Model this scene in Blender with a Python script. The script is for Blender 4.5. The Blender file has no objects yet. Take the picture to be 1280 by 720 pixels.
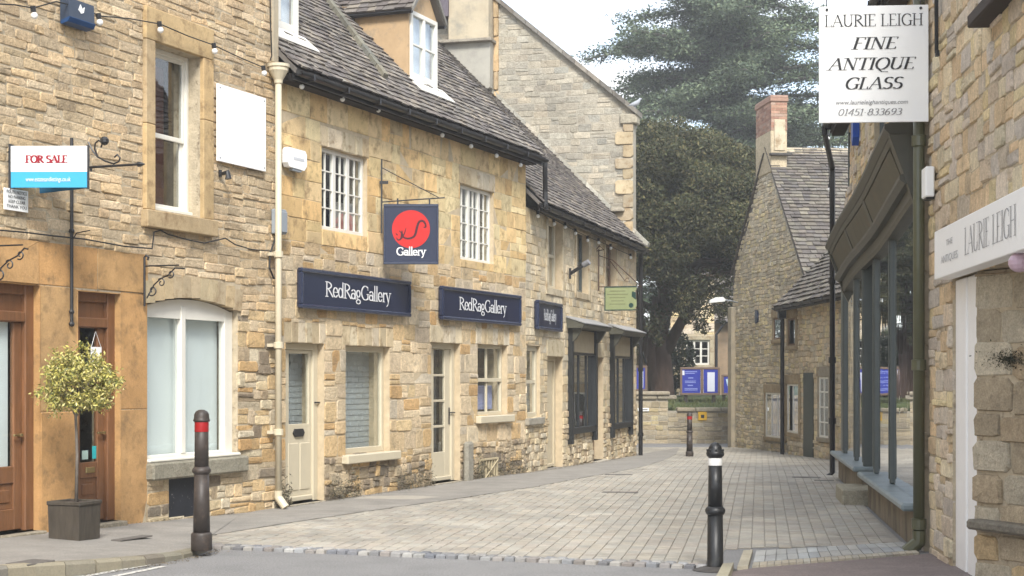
import bpy, math, random
import numpy as np
from math import sin, cos, pi, radians, atan2, sqrt, hypot
from mathutils import Matrix, Vector
random.seed(7)
rnd = random.random
U = random.uniform
scn = bpy.context.scene
col = scn.collection

# ------------------------------------------------------------------ camera, sky, sun, exposure
FP = 2000.0; CX = 640.0; HY = 473.0; EYE = 1.6      # focal length in photo pixels, horizon row, eye height
cam = bpy.data.cameras.new('camera'); camo = bpy.data.objects.new('camera', cam); col.objects.link(camo)
cam.sensor_width = 36; cam.lens = FP/1280*36; cam.shift_y = (HY-360)/1280
camo.location = (0, 0, EYE); camo.rotation_euler = (radians(90), 0, 0)
cam.clip_start = .3; cam.clip_end = 3000
cam.dof.use_dof = True; cam.dof.focus_distance = 21; cam.dof.aperture_fstop = 7.0
scn.camera = camo
scn.view_settings.view_transform = 'Standard'; scn.view_settings.look = 'None'
scn.view_settings.exposure = 1.84; scn.view_settings.gamma = 1
SUN_EL, SUN_AZ = radians(42), radians(172)          # azimuth clockwise from +Y: the sun stands behind the viewer, to the right
w = bpy.data.worlds.new('World'); scn.world = w; w.use_nodes = True
nt = w.node_tree; nd = nt.nodes; nd.clear(); L = nt.links.new
out = nd.new('ShaderNodeOutputWorld'); bg = nd.new('ShaderNodeBackground')
sky = nd.new('ShaderNodeTexSky'); sky.sky_type = 'NISHITA'; sky.sun_disc = False
sky.sun_elevation = SUN_EL; sky.sun_rotation = SUN_AZ
tc = nd.new('ShaderNodeTexCoord'); mp = nd.new('ShaderNodeMapping'); mp.inputs['Scale'].default_value = (1, 1, 2.2)
nz = nd.new('ShaderNodeTexNoise'); nz.inputs['Scale'].default_value = 5.5; nz.inputs['Detail'].default_value = 7; nz.inputs['Roughness'].default_value = .5
rp = nd.new('ShaderNodeValToRGB'); rp.color_ramp.elements[0].position = .36; rp.color_ramp.elements[0].color = (.22, .22, .22, 1)
rp.color_ramp.elements[1].position = .56; rp.color_ramp.elements[1].color = (1, 1, 1, 1)
mx = nd.new('ShaderNodeMix'); mx.data_type = 'RGBA'
mx.inputs[7].default_value = (5.0, 5.1, 5.3, 1)    # bright thin overcast
L(tc.outputs['Generated'], mp.inputs[0]); L(mp.outputs[0], nz.inputs['Vector']); L(nz.outputs[0], rp.inputs[0])
L(rp.outputs[0], mx.inputs[0]); L(sky.outputs[0], mx.inputs[6]); L(mx.outputs[2], bg.inputs[0])
bg.inputs[1].default_value = .1; L(bg.outputs[0], out.inputs[0])
sl = bpy.data.lights.new('sun', 'SUN'); sl.energy = 1.5; sl.angle = radians(16); sl.color = (1, .96, .89)
so = bpy.data.objects.new('sun', sl); col.objects.link(so)
sd = Vector((sin(SUN_AZ)*cos(SUN_EL), cos(SUN_AZ)*cos(SUN_EL), sin(SUN_EL)))
so.rotation_euler = (-sd).to_track_quat('-Z', 'Y').to_euler(); so.location = (0, 0, 30)

# ------------------------------------------------------------------ materials
MATS = {}
def mat(name, color=(.5, .5, .5), rough=.8, metal=0, tint=False, var=.12, vscale=6, bump=0., bscale=40, spec=.3,
        dirt=None, dscale=2.5, dth=(.5, .7), coat=0, stretch=None, grain=0):
    if name in MATS: return MATS[name]
    m = bpy.data.materials.new(name); m.use_nodes = True; t = m.node_tree; n = t.nodes; l = t.links.new
    b = n['Principled BSDF']; b.inputs['Roughness'].default_value = rough; b.inputs['Metallic'].default_value = metal
    b.inputs['Specular IOR Level'].default_value = spec
    if coat: b.inputs['Coat Weight'].default_value = coat
    g = n.new('ShaderNodeNewGeometry')
    vec = g.outputs['Position']
    if stretch:
        mpn = n.new('ShaderNodeMapping'); mpn.inputs['Scale'].default_value = stretch; l(vec, mpn.inputs[0]); vec = mpn.outputs[0]
    if tint:
        a = n.new('ShaderNodeAttribute'); a.attribute_name = 'tint'; base = a.outputs['Color']
    else:
        c = n.new('ShaderNodeRGB'); c.outputs[0].default_value = (*color, 1); base = c.outputs[0]
    nn = n.new('ShaderNodeTexNoise'); nn.inputs['Scale'].default_value = vscale; nn.inputs['Detail'].default_value = 6; nn.inputs['Roughness'].default_value = .65
    l(vec, nn.inputs['Vector'])
    mr = n.new('ShaderNodeMapRange'); mr.inputs[1].default_value = .25; mr.inputs[2].default_value = .75
    mr.inputs[3].default_value = 1-var; mr.inputs[4].default_value = 1+var; l(nn.outputs[0], mr.inputs[0])
    mm = n.new('ShaderNodeVectorMath'); mm.operation = 'SCALE'; l(base, mm.inputs[0]); l(mr.outputs[0], mm.inputs['Scale'])
    fin = mm.outputs[0]
    if grain and tint:      # broad patches of weather staining
        n3 = n.new('ShaderNodeTexNoise'); n3.inputs['Scale'].default_value = .9; n3.inputs['Detail'].default_value = 5; n3.inputs['Roughness'].default_value = .6; l(vec, n3.inputs['Vector'])
        m3 = n.new('ShaderNodeMapRange'); m3.inputs[1].default_value = .3; m3.inputs[2].default_value = .7; m3.inputs[3].default_value = .82; m3.inputs[4].default_value = 1.14; l(n3.outputs[0], m3.inputs[0])
        v3 = n.new('ShaderNodeVectorMath'); v3.operation = 'SCALE'; l(fin, v3.inputs[0]); l(m3.outputs[0], v3.inputs['Scale']); fin = v3.outputs[0]
    if grain:
        n2 = n.new('ShaderNodeTexNoise'); n2.inputs['Scale'].default_value = 55; n2.inputs['Detail'].default_value = 4; n2.inputs['Roughness'].default_value = .8; l(vec, n2.inputs['Vector'])
        m2 = n.new('ShaderNodeMapRange'); m2.inputs[1].default_value = .3; m2.inputs[2].default_value = .7; m2.inputs[3].default_value = 1-grain; m2.inputs[4].default_value = 1+grain*.7; l(n2.outputs[0], m2.inputs[0])
        v2 = n.new('ShaderNodeVectorMath'); v2.operation = 'SCALE'; l(fin, v2.inputs[0]); l(m2.outputs[0], v2.inputs['Scale']); fin = v2.outputs[0]
    if dirt:
        dn = n.new('ShaderNodeTexNoise'); dn.inputs['Scale'].default_value = dscale; dn.inputs['Detail'].default_value = 8; dn.inputs['Roughness'].default_value = .7
        l(vec, dn.inputs['Vector'])
        dr = n.new('ShaderNodeMapRange'); dr.inputs[1].default_value = dth[0]; dr.inputs[2].default_value = dth[1]; l(dn.outputs[0], dr.inputs[0])
        dx = n.new('ShaderNodeMix'); dx.data_type = 'RGBA'; l(dr.outputs[0], dx.inputs[0]); l(fin, dx.inputs[6]); dx.inputs[7].default_value = (*dirt, 1)
        fin = dx.outputs[2]
    l(fin, b.inputs['Base Color'])
    if bump:
        bn = n.new('ShaderNodeTexNoise'); bn.inputs['Scale'].default_value = bscale; bn.inputs['Detail'].default_value = 5; bn.inputs['Roughness'].default_value = .7
        l(vec, bn.inputs['Vector'])
        bp = n.new('ShaderNodeBump'); bp.inputs['Strength'].default_value = 1; bp.inputs['Distance'].default_value = bump
        l(bn.outputs[0], bp.inputs['Height']); l(bp.outputs[0], b.inputs['Normal'])
    MATS[name] = m; return m
def glassmat(name, tintc=(.8, .85, .85), rough=.015, k=1.0, add=.04):
    m = bpy.data.materials.new(name); m.use_nodes = True; t = m.node_tree; n = t.nodes; l = t.links.new
    n.clear(); o = n.new('ShaderNodeOutputMaterial'); tr = n.new('ShaderNodeBsdfTransparent'); tr.inputs[0].default_value = (*tintc, 1)
    gl = n.new('ShaderNodeBsdfGlossy'); gl.inputs['Roughness'].default_value = rough; gl.inputs['Color'].default_value = (.95, .97, 1, 1)
    lw = n.new('ShaderNodeLayerWeight'); lw.inputs['Blend'].default_value = .5
    fr = n.new('ShaderNodeMath'); fr.operation = 'POWER'; fr.inputs[1].default_value = 4.0; l(lw.outputs['Facing'], fr.inputs[0])
    ma = n.new('ShaderNodeMath'); ma.operation = 'MULTIPLY_ADD'; ma.inputs[1].default_value = k; ma.inputs[2].default_value = add; ma.use_clamp = True
    nz = n.new('ShaderNodeTexNoise'); nz.inputs['Scale'].default_value = 1.7; g = n.new('ShaderNodeNewGeometry'); l(g.outputs['Position'], nz.inputs['Vector'])
    bp = n.new('ShaderNodeBump'); bp.inputs['Distance'].default_value = .004; bp.inputs['Strength'].default_value = .5; l(nz.outputs[0], bp.inputs['Height']); l(bp.outputs[0], gl.inputs['Normal'])
    mx = n.new('ShaderNodeMixShader'); l(fr.outputs[0], ma.inputs[0]); l(ma.outputs[0], mx.inputs[0]); l(tr.outputs[0], mx.inputs[1]); l(gl.outputs[0], mx.inputs[2]); l(mx.outputs[0], o.inputs[0])
    MATS[name] = m; return m

STONE = mat('rubble_stone', tint=True, grain=.30, var=.24, vscale=14, bump=.022, bscale=26, rough=.92, spec=.15, dirt=(.17, .145, .11), dscale=3.2, dth=(.56, .80))
STONE_S = mat('smooth_limestone', tint=True, grain=.14, var=.16, vscale=5, bump=.004, bscale=30, rough=.9, spec=.15, dirt=(.22, .145, .075), dscale=5.5, dth=(.50, .72))
MORT = mat('lime_mortar', (.46, .39, .28), var=.25, vscale=9, bump=.008, bscale=40, rough=.95, spec=.1, dirt=(.16, .125, .085), dscale=7, dth=(.55, .68))
MORT_P = mat('pale_mortar', (.50, .41, .28), var=.18, vscale=9, bump=.004, bscale=40, rough=.95, spec=.1)
MORT_G = mat('grey_mortar', (.36, .33, .27), var=.2, vscale=8, bump=.006, bscale=40, rough=.95, spec=.1)
SLATE = mat('stone_slate', tint=True, var=.3, vscale=9, bump=.006, bscale=30, rough=.9, spec=.2, dirt=(.26, .25, .21), dscale=6, dth=(.60, .72))
PAVE = mat('paver', tint=True, var=.12, vscale=5, bump=.002, bscale=60, rough=.85, spec=.25, grain=.18, dirt=(.17, .16, .14), dscale=1.1, dth=(.48, .85))
SAND = mat('joint_sand', (.30, .28, .245), var=.2, vscale=12, rough=.95)
ASPH = mat('asphalt', (.225, .223, .222), grain=.5, var=.18, vscale=1.6, bump=.004, bscale=140, rough=.85, spec=.3, dirt=(.20, .197, .193), dscale=.8, dth=(.5, .7))
ASPH_F = mat('worn_asphalt_footway', (.275, .258, .232), grain=.3, var=.18, vscale=2.5, bump=.004, bscale=120, rough=.9, dirt=(.20, .19, .172), dscale=1.3, dth=(.48, .72))
REDTAR = mat('red_tarmac', (.20, .165, .155), grain=.4, var=.2, vscale=3, bump=.004, bscale=120, rough=.9, dirt=(.17, .14, .13), dscale=2)
PAINT = mat('road_paint', (.55, .54, .50), var=.2, vscale=20, rough=.8, dirt=(.14, .135, .13), dscale=14, dth=(.52, .62))
CREAM = mat('cream_paint', (.56, .50, .37), var=.05, vscale=6, rough=.45, spec=.4, dirt=(.40, .33, .22), dscale=7, dth=(.66, .85))
WHITE = mat('white_paint', (.72, .70, .63), var=.04, vscale=6, rough=.45, spec=.4, dirt=(.45, .41, .33), dscale=8, dth=(.66, .85))
SIGNW = mat('sign_white', (.88, .89, .88), var=.02, rough=.4, spec=.4)
NAVY = mat('navy_paint', (.009, .015, .045), var=.1, rough=.32, spec=.5)
NAVY2 = mat('navy_mould', (.02, .028, .06), var=.1, rough=.25, spec=.6)
RED = mat('red_disc', (.50, .02, .018), var=.05, rough=.4)
LETTER = mat('letter_white', (.72, .73, .74), var=.02, rough=.5)
LETTER_K = mat('letter_black', (.035, .036, .04), var=.02, rough=.5)
LETTER_G = mat('letter_grey', (.22, .22, .23), var=.02, rough=.5)
LETTER_R = mat('letter_red', (.28, .015, .03), var=.02, rough=.5)
SKYB = mat('board_blue', (.05, .36, .60), var=.04, rough=.45)
BLACK = mat('black_iron', (.018, .018, .02), var=.2, vscale=15, rough=.45, spec=.5)
GUTT = mat('black_gutter', (.012, .012, .013), var=.2, vscale=15, rough=.4, spec=.5)
BOLB = mat('bollard_black', (.010, .011, .012), var=.25, vscale=10, rough=.42, spec=.5, dirt=(.07, .065, .055), dscale=7, dth=(.6, .85))
BOLN = mat('bollard_brown', (.045, .036, .031), var=.35, vscale=10, rough=.5, spec=.4, dirt=(.11, .08, .06), dscale=9, dth=(.55, .75))
BANDW = mat('band_white', (.72, .72, .70), var=.05, rough=.4, dirt=(.4, .38, .34), dscale=20, dth=(.6, .8))
BANDR = mat('band_red', (.30, .012, .014), var=.05, rough=.4, dirt=(.2, .03, .03), dscale=20, dth=(.6, .8))
OAK = mat('varnished_oak', (.20, .092, .040), var=.35, vscale=5, rough=.45, spec=.4, stretch=(6, 6, .8), dirt=(.12, .06, .03), dscale=2.5, dth=(.5, .75), bump=.002, bscale=20)
OAK_W = mat('weathered_oak', (.19, .12, .075), var=.35, vscale=5, rough=.7, stretch=(8, 8, .8), dirt=(.10, .075, .055), dscale=3, dth=(.5, .7), bump=.003, bscale=20)
GDOOR = mat('sage_cream_door', (.50, .43, .30), var=.08, rough=.55)
OLIVE = mat('dark_olive_paint', (.070, .068, .050), var=.15, vscale=5, rough=.5, spec=.4, dirt=(.12, .085, .05), dscale=2.2, dth=(.6, .8))
GGREY = mat('grey_green_paint', (.085, .100, .095), var=.12, vscale=5, rough=.4, spec=.5)
SILLB = mat('blue_grey_sill', (.20, .245, .26), var=.15, vscale=5, rough=.4, spec=.5, dirt=(.10, .12, .13), dscale=3)
PIPEO = mat('olive_pipe', (.085, .088, .048), var=.1, vscale=8, rough=.35, spec=.5)
PLIN = mat('stained_render', (.21, .175, .125), var=.25, vscale=3, bump=.004, bscale=25, rough=.9, dirt=(.085, .072, .05), dscale=2.6, dth=(.48, .66), stretch=(1, 1, .5))
REND = mat('pale_render', (.42, .36, .26), var=.15, vscale=2, bump=.004, bscale=15, rough=.95, dirt=(.27, .25, .20), dscale=2.2, dth=(.5, .68))
RENDO = mat('ochre_render', (.45, .32, .19), var=.15, vscale=3, bump=.003, bscale=20, rough=.95, dirt=(.24, .21, .16), dscale=2.6, dth=(.52, .72))
LEAD = mat('lead_flashing', (.30, .30, .30), var=.15, rough=.5)
BLIND = mat('white_blind', (.84, .88, .87), var=.03, vscale=1.5, rough=.9)
WBRICK = mat('painted_inner_wall', (.50, .53, .54), var=.06, rough=.8, tint=False, bump=.01, bscale=8)
DARK = mat('room_dark', (.030, .027, .025), var=.3, vscale=2, rough=.9)
CURT = mat('curtain', (.45, .42, .38), var=.25, vscale=3, rough=.9, stretch=(5, 5, .3))
CURTB = mat('blue_curtain', (.32, .34, .55), var=.3, vscale=3, rough=.9, stretch=(6, 6, .3))
REDB = mat('red_brown_inner', (.13, .055, .04), var=.2, rough=.8)
BULB = mat('bulb_opal', (.78, .78, .76), var=.02, rough=.2, spec=.5)
GREENS = mat('green_sign', (.23, .26, .13), var=.1, rough=.5)
GREEND = mat('dark_green', (.02, .05, .04), var=.1, rough=.4)
BRICK = mat('chimney_brick', tint=True, var=.2, vscale=15, bump=.004, bscale=40, rough=.9)
BLUE = mat('notice_blue', (.035, .05, .32), var=.05, rough=.35)
PAPER = mat('paper', (.62, .65, .75), var=.03, rough=.6)
PAPERB = mat('pale_blue_print', (.25, .30, .62), var=.03, rough=.6)
YELLOW = mat('yellow_grit', (.60, .36, .03), var=.05, rough=.5)
BARKY = mat('yew_bark', (.085, .055, .042), var=.35, vscale=6, bump=.03, bscale=7, rough=.95, stretch=(1, 1, .3))
BARKC = mat('cedar_bark', (.10, .09, .08), var=.3, vscale=6, bump=.02, bscale=6, rough=.95)
BARKS = mat('young_bark', (.16, .14, .12), var=.3, vscale=20, rough=.9)
LEAFY = mat('yew_foliage', tint=True, var=.3, vscale=1.2, rough=.7, spec=.2)
PLANTER = mat('stained_planter', (.062, .052, .040), var=.35, vscale=5, rough=.7, stretch=(5, 5, 1), bump=.002, bscale=15)
SOIL = mat('soil', (.05, .035, .025), var=.3, vscale=20, rough=1)
GRASS = mat('grass_blades', tint=True, var=.2, rough=.8)
EARTH = mat('churchyard_turf', (.075, .095, .04), var=.3, vscale=2, rough=.95, bump=.02, bscale=8)
CABLE = mat('black_cable', (.02, .02, .02), var=.1, rough=.6)
METER = mat('grey_box', (.27, .30, .33), var=.05, rough=.5)
BLUEB = mat('alarm_blue', (.02, .06, .16), var=.05, rough=.3)
DGREYB = mat('alarm_dark', (.04, .055, .085), var=.05, rough=.35)
LOUV = mat('vent_timber', (.40, .34, .22), var=.2, rough=.8)
FUZZ = mat('creeper_leaf', tint=True, var=.3, rough=.8)
GLASS = glassmat('window_glass', (.96, .98, .98)); GLASSD = glassmat('shop_glass', (.50, .55, .55), .02, 1.6, .10)

# ------------------------------------------------------------------ mesh helper
class M:
    def __init__(s): s.v = []; s.f = []; s.t = []
    def add(s, vs, fs, tint=None):
        b = len(s.v); s.v += [tuple(p) for p in vs]; s.f += [tuple(b+i for i in f) for f in fs]
        s.t += [tint or (.5, .5, .5)]*len(vs)
    def box(s, x0, y0, z0, x1, y1, z1, tint=None):
        if x0 > x1: x0, x1 = x1, x0
        if y0 > y1: y0, y1 = y1, y0
        if z0 > z1: z0, z1 = z1, z0
        s.add([(x0,y0,z0),(x1,y0,z0),(x1,y1,z0),(x0,y1,z0),(x0,y0,z1),(x1,y0,z1),(x1,y1,z1),(x0,y1,z1)],
              [(0,3,2,1),(4,5,6,7),(0,1,5,4),(1,2,6,5),(2,3,7,6),(3,0,4,7)], tint)
    def bbox(s, x0, y0, z0, x1, y1, z1, c=.006, tint=None):
        # box with chamfered edges
        xs, ys, zs = sorted((x0, x1)), sorted((y0, y1)), sorted((z0, z1)); c = min(c, (xs[1]-xs[0])*.4, (ys[1]-ys[0])*.4, (zs[1]-zs[0])*.4)
        vs = []; idx = {}
        for i in (0, 1):
            for j in (0, 1):
                for k in (0, 1):
                    P = [xs[i], ys[j], zs[k]]; sg = [c if i == 0 else -c, c if j == 0 else -c, c if k == 0 else -c]
                    for a in range(3):      # vertex lying on the face normal to axis a
                        q = [P[b] + (0 if b == a else sg[b]) for b in range(3)]; idx[i, j, k, a] = len(vs); vs.append(tuple(q))
        f = []
        for i in (0, 1):
            f.append([idx[i,0,0,0], idx[i,1,0,0], idx[i,1,1,0], idx[i,0,1,0]][::-1 if i == 0 else 1])
            f.append([idx[0,i,0,1], idx[0,i,1,1], idx[1,i,1,1], idx[1,i,0,1]][::-1 if i == 0 else 1])
            f.append([idx[0,0,i,2], idx[1,0,i,2], idx[1,1,i,2], idx[0,1,i,2]][::-1 if i == 0 else 1])
        for i in (0, 1):
            for j in (0, 1):
                f.append([idx[i,j,0,0], idx[i,j,1,0], idx[i,j,1,1], idx[i,j,0,1]])
                f.append([idx[i,0,j,0], idx[i,1,j,0], idx[i,1,j,2], idx[i,0,j,2]])
                f.append([idx[0,i,j,1], idx[1,i,j,1], idx[1,i,j,2], idx[0,i,j,2]])
                for k in (0, 1): f.append([idx[i,j,k,0], idx[i,j,k,1], idx[i,j,k,2]])
        s.add(vs, f, tint); s.fix = True
    def prism(s, poly, y0, y1, tint=None):          # poly in (x, z), extruded along y
        n = len(poly); vs = [(x, y0, z) for x, z in poly]+[(x, y1, z) for x, z in poly]
        s.add(vs, [tuple(range(n)), tuple(range(2*n-1, n-1, -1))]+[(i, n+i, n+(i+1) % n, (i+1) % n) for i in range(n)], tint); s.fix = True
    def prismx(s, poly, x0, x1, tint=None):         # poly in (y, z), extruded along x
        n = len(poly); vs = [(x0, y, z) for y, z in poly]+[(x1, y, z) for y, z in poly]
        s.add(vs, [tuple(range(n)), tuple(range(2*n-1, n-1, -1))]+[(i, n+i, n+(i+1) % n, (i+1) % n) for i in range(n)], tint); s.fix = True
    def prismz(s, poly, z0, z1, tint=None):
        n = len(poly); vs = [(x, y, z0) for x, y in poly]+[(x, y, z1) for x, y in poly]
        s.add(vs, [tuple(range(n)), tuple(range(2*n-1, n-1, -1))]+[(i, n+i, n+(i+1) % n, (i+1) % n) for i in range(n)], tint); s.fix = True
    def tube(s, pts, r, n=6, cap=True, tint=None):
        pts = [Vector(p) for p in pts]; rr = r if hasattr(r, '__len__') else [r]*len(pts); vs = []; up = None
        for i, p in enumerate(pts):
            d = (pts[min(i+1, len(pts)-1)]-pts[max(i-1, 0)]).normalized()
            if up is None: up = Vector((0, 0, 1)) if abs(d.z) < .9 else Vector((1, 0, 0))
            a = d.cross(up).normalized(); b = a.cross(d).normalized(); up = b
            vs += [p+(a*cos(2*pi*k/n)+b*sin(2*pi*k/n))*rr[i] for k in range(n)]
        fs = [(i*n+k, i*n+(k+1) % n, (i+1)*n+(k+1) % n, (i+1)*n+k) for i in range(len(pts)-1) for k in range(n)]
        if cap: fs += [tuple(range(n-1, -1, -1)), tuple(range((len(pts)-1)*n, len(pts)*n))]
        s.add(vs, fs, tint)
    def lathe(s, prof, n=24, cx=0, cy=0, tint=None):
        vs = [(cx+r*cos(2*pi*k/n), cy+r*sin(2*pi*k/n), z) for r, z in prof for k in range(n)]
        fs = [(i*n+k, i*n+(k+1) % n, (i+1)*n+(k+1) % n, (i+1)*n+k) for i in range(len(prof)-1) for k in range(n)]
        fs += [tuple(range(n-1, -1, -1)), tuple(range((len(prof)-1)*n, len(prof)*n))]
        s.add(vs, fs, tint)
    def ball(s, c, r, n=10, sz=1, tint=None):
        m = n//2; pr = [(max(1e-4, r*sin(pi*i/m)), -r*cos(pi*i/m)*sz) for i in range(m+1)]
        vs = [(c[0]+q*cos(2*pi*k/n), c[1]+q*sin(2*pi*k/n), c[2]+z) for q, z in pr for k in range(n)]
        s.add(vs, [(i*n+k, i*n+(k+1) % n, (i+1)*n+(k+1) % n, (i+1)*n+k) for i in range(m) for k in range(n)], tint)
    def build(s, name, mt, parent=None, label=None, mtx=None, smooth=False, kind=None, tf=None):
        vs = s.v if tf is None else [tuple(tf @ Vector(p)) for p in s.v]
        me = bpy.data.meshes.new(name); me.from_pydata(vs, [], s.f)
        if mt is not None: me.materials.append(mt)
        a = me.attributes.new('tint', 'FLOAT_COLOR', 'POINT')
        a.data.foreach_set('color', np.array([(*c, 1) for c in s.t], dtype=np.float32).ravel())
        if getattr(s, 'fix', False):
            import bmesh
            bm = bmesh.new(); bm.from_mesh(me); bmesh.ops.recalc_face_normals(bm, faces=bm.faces); bm.to_mesh(me); bm.free()
        if smooth: me.polygons.foreach_set('use_smooth', [True]*len(me.polygons))
        o = bpy.data.objects.new(name, me); col.objects.link(o)
        if parent: o.parent = parent
        if mtx is not None: o.matrix_basis = mtx
        if label: o['label'] = label
        if kind: o['kind'] = kind
        return o
def tag(o, label, cat, group=None, kind=None):
    if label: o['label'] = label
    if cat: o['category'] = cat
    if group: o['group'] = group
    if kind: o['kind'] = kind
    return o
def thing(name, label, cat, loc=(0, 0, 0), rz=0, group=None):
    o = bpy.data.objects.new(name, None); col.objects.link(o); o.location = loc; o.rotation_euler = (0, 0, rz)
    o.empty_display_size = .3; return tag(o, label, cat, group)
def copy_tree(o, parent=None):
    c = o.copy(); col.objects.link(c)
    if parent: c.parent = parent
    for ch in list(o.children): copy_tree(ch, c)
    return c

# ------------------------------------------------------------------ places: ground height and wall frames
def G(y):                                            # the street falls gently beyond 26 m
    return -.018*max(0, min(y, 46)-26)
def ground_pt(px, py, z=0):
    for _ in range(6):
        Y = (EYE-z)*FP/(py-HY); z2 = G(Y) if z == 0 or _ else z
    return ((px-CX)/FP*Y, Y)
class Frame:
    """vertical wall plane: x runs along the wall (left to right as seen), y into the building, z up"""
    def __init__(s, ox, oy, phi): s.ox, s.oy, s.phi = ox, oy, phi; s.c, s.s = cos(phi), sin(phi)
    def world(s, x, y, z=0): return (s.ox+x*s.c-y*s.s, s.oy+x*s.s+y*s.c, z)
    def hit(s, px, py=None, d=0):                    # d = local y of the plane
        k = (px-CX)/FP; ox = s.ox-d*s.s; oy = s.oy+d*s.c
        # (ox + u c) = k (oy + u s)
        u = (k*oy-ox)/(s.c-k*s.s); Y = oy+u*s.s
        if py is None: return u
        return u, EYE-(py-HY)/FP*Y
    def r(s, x0, x1, yt, yb, d=0, at=None):
        xm = (x0+x1)/2 if at is None else at
        return [s.hit(x0, d=d), s.hit(xm, yb, d)[1], s.hit(x1, d=d), s.hit(xm, yt, d)[1]]
    def tp(s): return (s.ox, s.oy, 0)
def px_area(F, u0, z0, u1, z1, y=0):
    a = F.world(u0, y); b = F.world(u1, y)
    if a[1] < 2 or b[1] < 2: return 0
    xa, xb = CX+FP*a[0]/a[1], CX+FP*b[0]/b[1]; Y = (a[1]+b[1])/2
    za, zb = HY-FP*(z0-EYE)/Y, HY-FP*(z1-EYE)/Y
    if max(xa, xb) < 0 or min(xa, xb) > 1280 or max(za, zb) < 0 or min(za, zb) > 720: return 0
    return abs(xb-xa)*abs(za-zb)

# ------------------------------------------------------------------ stones
def stone_rects(u0, u1, z0, z1, holes=(), h=(.09, .16), wd=(.14, .42), split=.25, gap=.006, clip=None):
    out = []; z = z0
    while z < z1-.03:
        hh = min(U(*h), z1-z)
        if z1-(z+hh) < h[0]*.6: hh = z1-z
        za, zb = z, z+hh; z = zb
        lo, hi = u0, u1
        if clip:
            lo, hi = clip((za+zb)/2)
            lo, hi = max(lo, u0), min(hi, u1)
            if hi-lo < .05: continue
        bp = sorted({lo, hi} | {c for q in holes for c in (q[0], q[2]) if lo < c < hi and q[1] < zb and q[3] > za})
        segs = []
        for a, b in zip(bp, bp[1:]):
            if b-a < .02: continue
            m = (a+b)/2; fr = [(za, zb)]
            for q in holes:
                if q[0] < m < q[2]:
                    nf = []
                    for (c, d) in fr:
                        if q[3] <= c or q[1] >= d: nf.append((c, d)); continue
                        if q[1] > c: nf.append((c, q[1]))
                        if q[3] < d: nf.append((q[3], d))
                    fr = nf
            fr = [f for f in fr if f[1]-f[0] > .03]
            if not fr: continue
            f = max(fr, key=lambda f: f[1]-f[0])
            if segs and segs[-1][1] == a and segs[-1][2:] == f: segs[-1] = (segs[-1][0], b, *f)
            else: segs.append((a, b, *f))
        for a, b, c, d in segs:
            x = a+(-U(0, wd[0]) if False else 0)
            while x < b-.01:
                ww = U(*wd)*U(.7, 1.25)
                if b-(x+ww) < wd[0]*.6: ww = b-x
                x2 = min(b, x+ww)
                if d-c > .12 and rnd() < split and x2-x > .14:
                    m = c+(d-c)*U(.38, .62)
                    out.append((x+gap, c+gap, x2-gap, m-gap)); out.append((x+gap, m+gap, x2-gap, d-gap))
                elif d-c > .05: out.append((x+gap, c+gap, x2-gap, d-gap))
                x = x2
    return out
def stone_geo(m, r, y0, proud, tint, jit=.012, ox=0, oz=0, back=.02, cut=.22):
    a, b, c, d = r; a -= ox; c -= ox; b -= oz; d -= oz
    if jit > .009: wz = .016*sin(3.1*(a+ox)+1.7*(b+oz))+.010*sin(7.7*(a+ox)-3*(b+oz)); b += wz; d += wz
    w_, h_ = c-a, d-b; k = min(w_, h_)*(cut if jit > .009 else .03); ch = min(.007, min(w_, h_)*.10)
    o = [(a+k*U(.2, 1.2), b), (c-k*U(.2, 1.2), b), (c, b+k*U(.2, 1)), (c, d-k*U(.2, 1)), (c-k*U(.2, 1.2), d), (a+k*U(.2, 1.2), d), (a, d-k*U(.2, 1)), (a, b+k*U(.2, 1))]
    o = [(x+U(-jit, jit)*.6, z+U(-jit, jit)*.6) for x, z in o]
    cx, cz = (a+c)/2, (b+d)/2; tx, tz = U(-.02, .02), U(-.03, .03)
    ins = [(x+(ch if x < cx else -ch)*U(.6, 1.5), z+(ch if z < cz else -ch)*U(.6, 1.5)) for x, z in o]
    vs = [(x, y0+back, z) for x, z in o]+[(x, y0-proud*.35, z) for x, z in o]+[(x, y0-proud*U(.75, 1.15)+tx*(x-cx)/max(w_, .1)*.3+tz*(z-cz)/max(h_, .1)*.2, z) for x, z in ins]
    fs = []
    for L0 in (0, 8):
        fs += [(L0+i, L0+(i+1) % 8, L0+8+(i+1) % 8, L0+8+i) for i in range(8)]
    vs.append((cx, y0-proud*U(.9, 1.3), cz))
    fs += [(16+i, 16+(i+1) % 8, 24) for i in range(8)]
    m.add(vs, fs, tint)
def pick(pal, v=.14):
    c = random.choice(pal); k = 1+U(-v, v); e = U(-.03, .03)
    return (max(.01, c[0]*k*(1+e)), max(.01, c[1]*k), max(.01, c[2]*k*(1-e)))
def lay_stones(root, F, rects, pal, proud=.018, y0=0, mt=None, name='stone', limit=300, tintf=None, mtx=None, jit=.012, fr=None):
    """the stones largest in the photograph become parts of their own, the rest one joined part"""
    mt = mt or STONE; fr = fr or F
    sc = sorted(range(len(rects)), key=lambda i: -px_area(fr, *rects[i], y=y0))
    big = set(i for i in sc[:limit] if px_area(fr, *rects[i], y=y0) > 25)
    rest = M()
    for i, r in enumerate(rects):
        t = tintf(r) if tintf else pick(pal)
        pr = proud*random.choice((.2, .5, .8, 1, 1.5))*U(.8, 1.2)
        if i in big:
            m = M(); ox, oz = (r[0]+r[2])/2, (r[1]+r[3])/2
            stone_geo(m, r, 0, pr, t, jit, ox, oz)
            T = Matrix.Translation((ox, y0, oz))
            m.build(name, mt, root, mtx=(mtx @ T if mtx is not None else T))
        else: stone_geo(rest, r, y0, pr, t, jit)
    if rest.v: rest.build(name, mt, root, kind='stuff', mtx=mtx)
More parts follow.
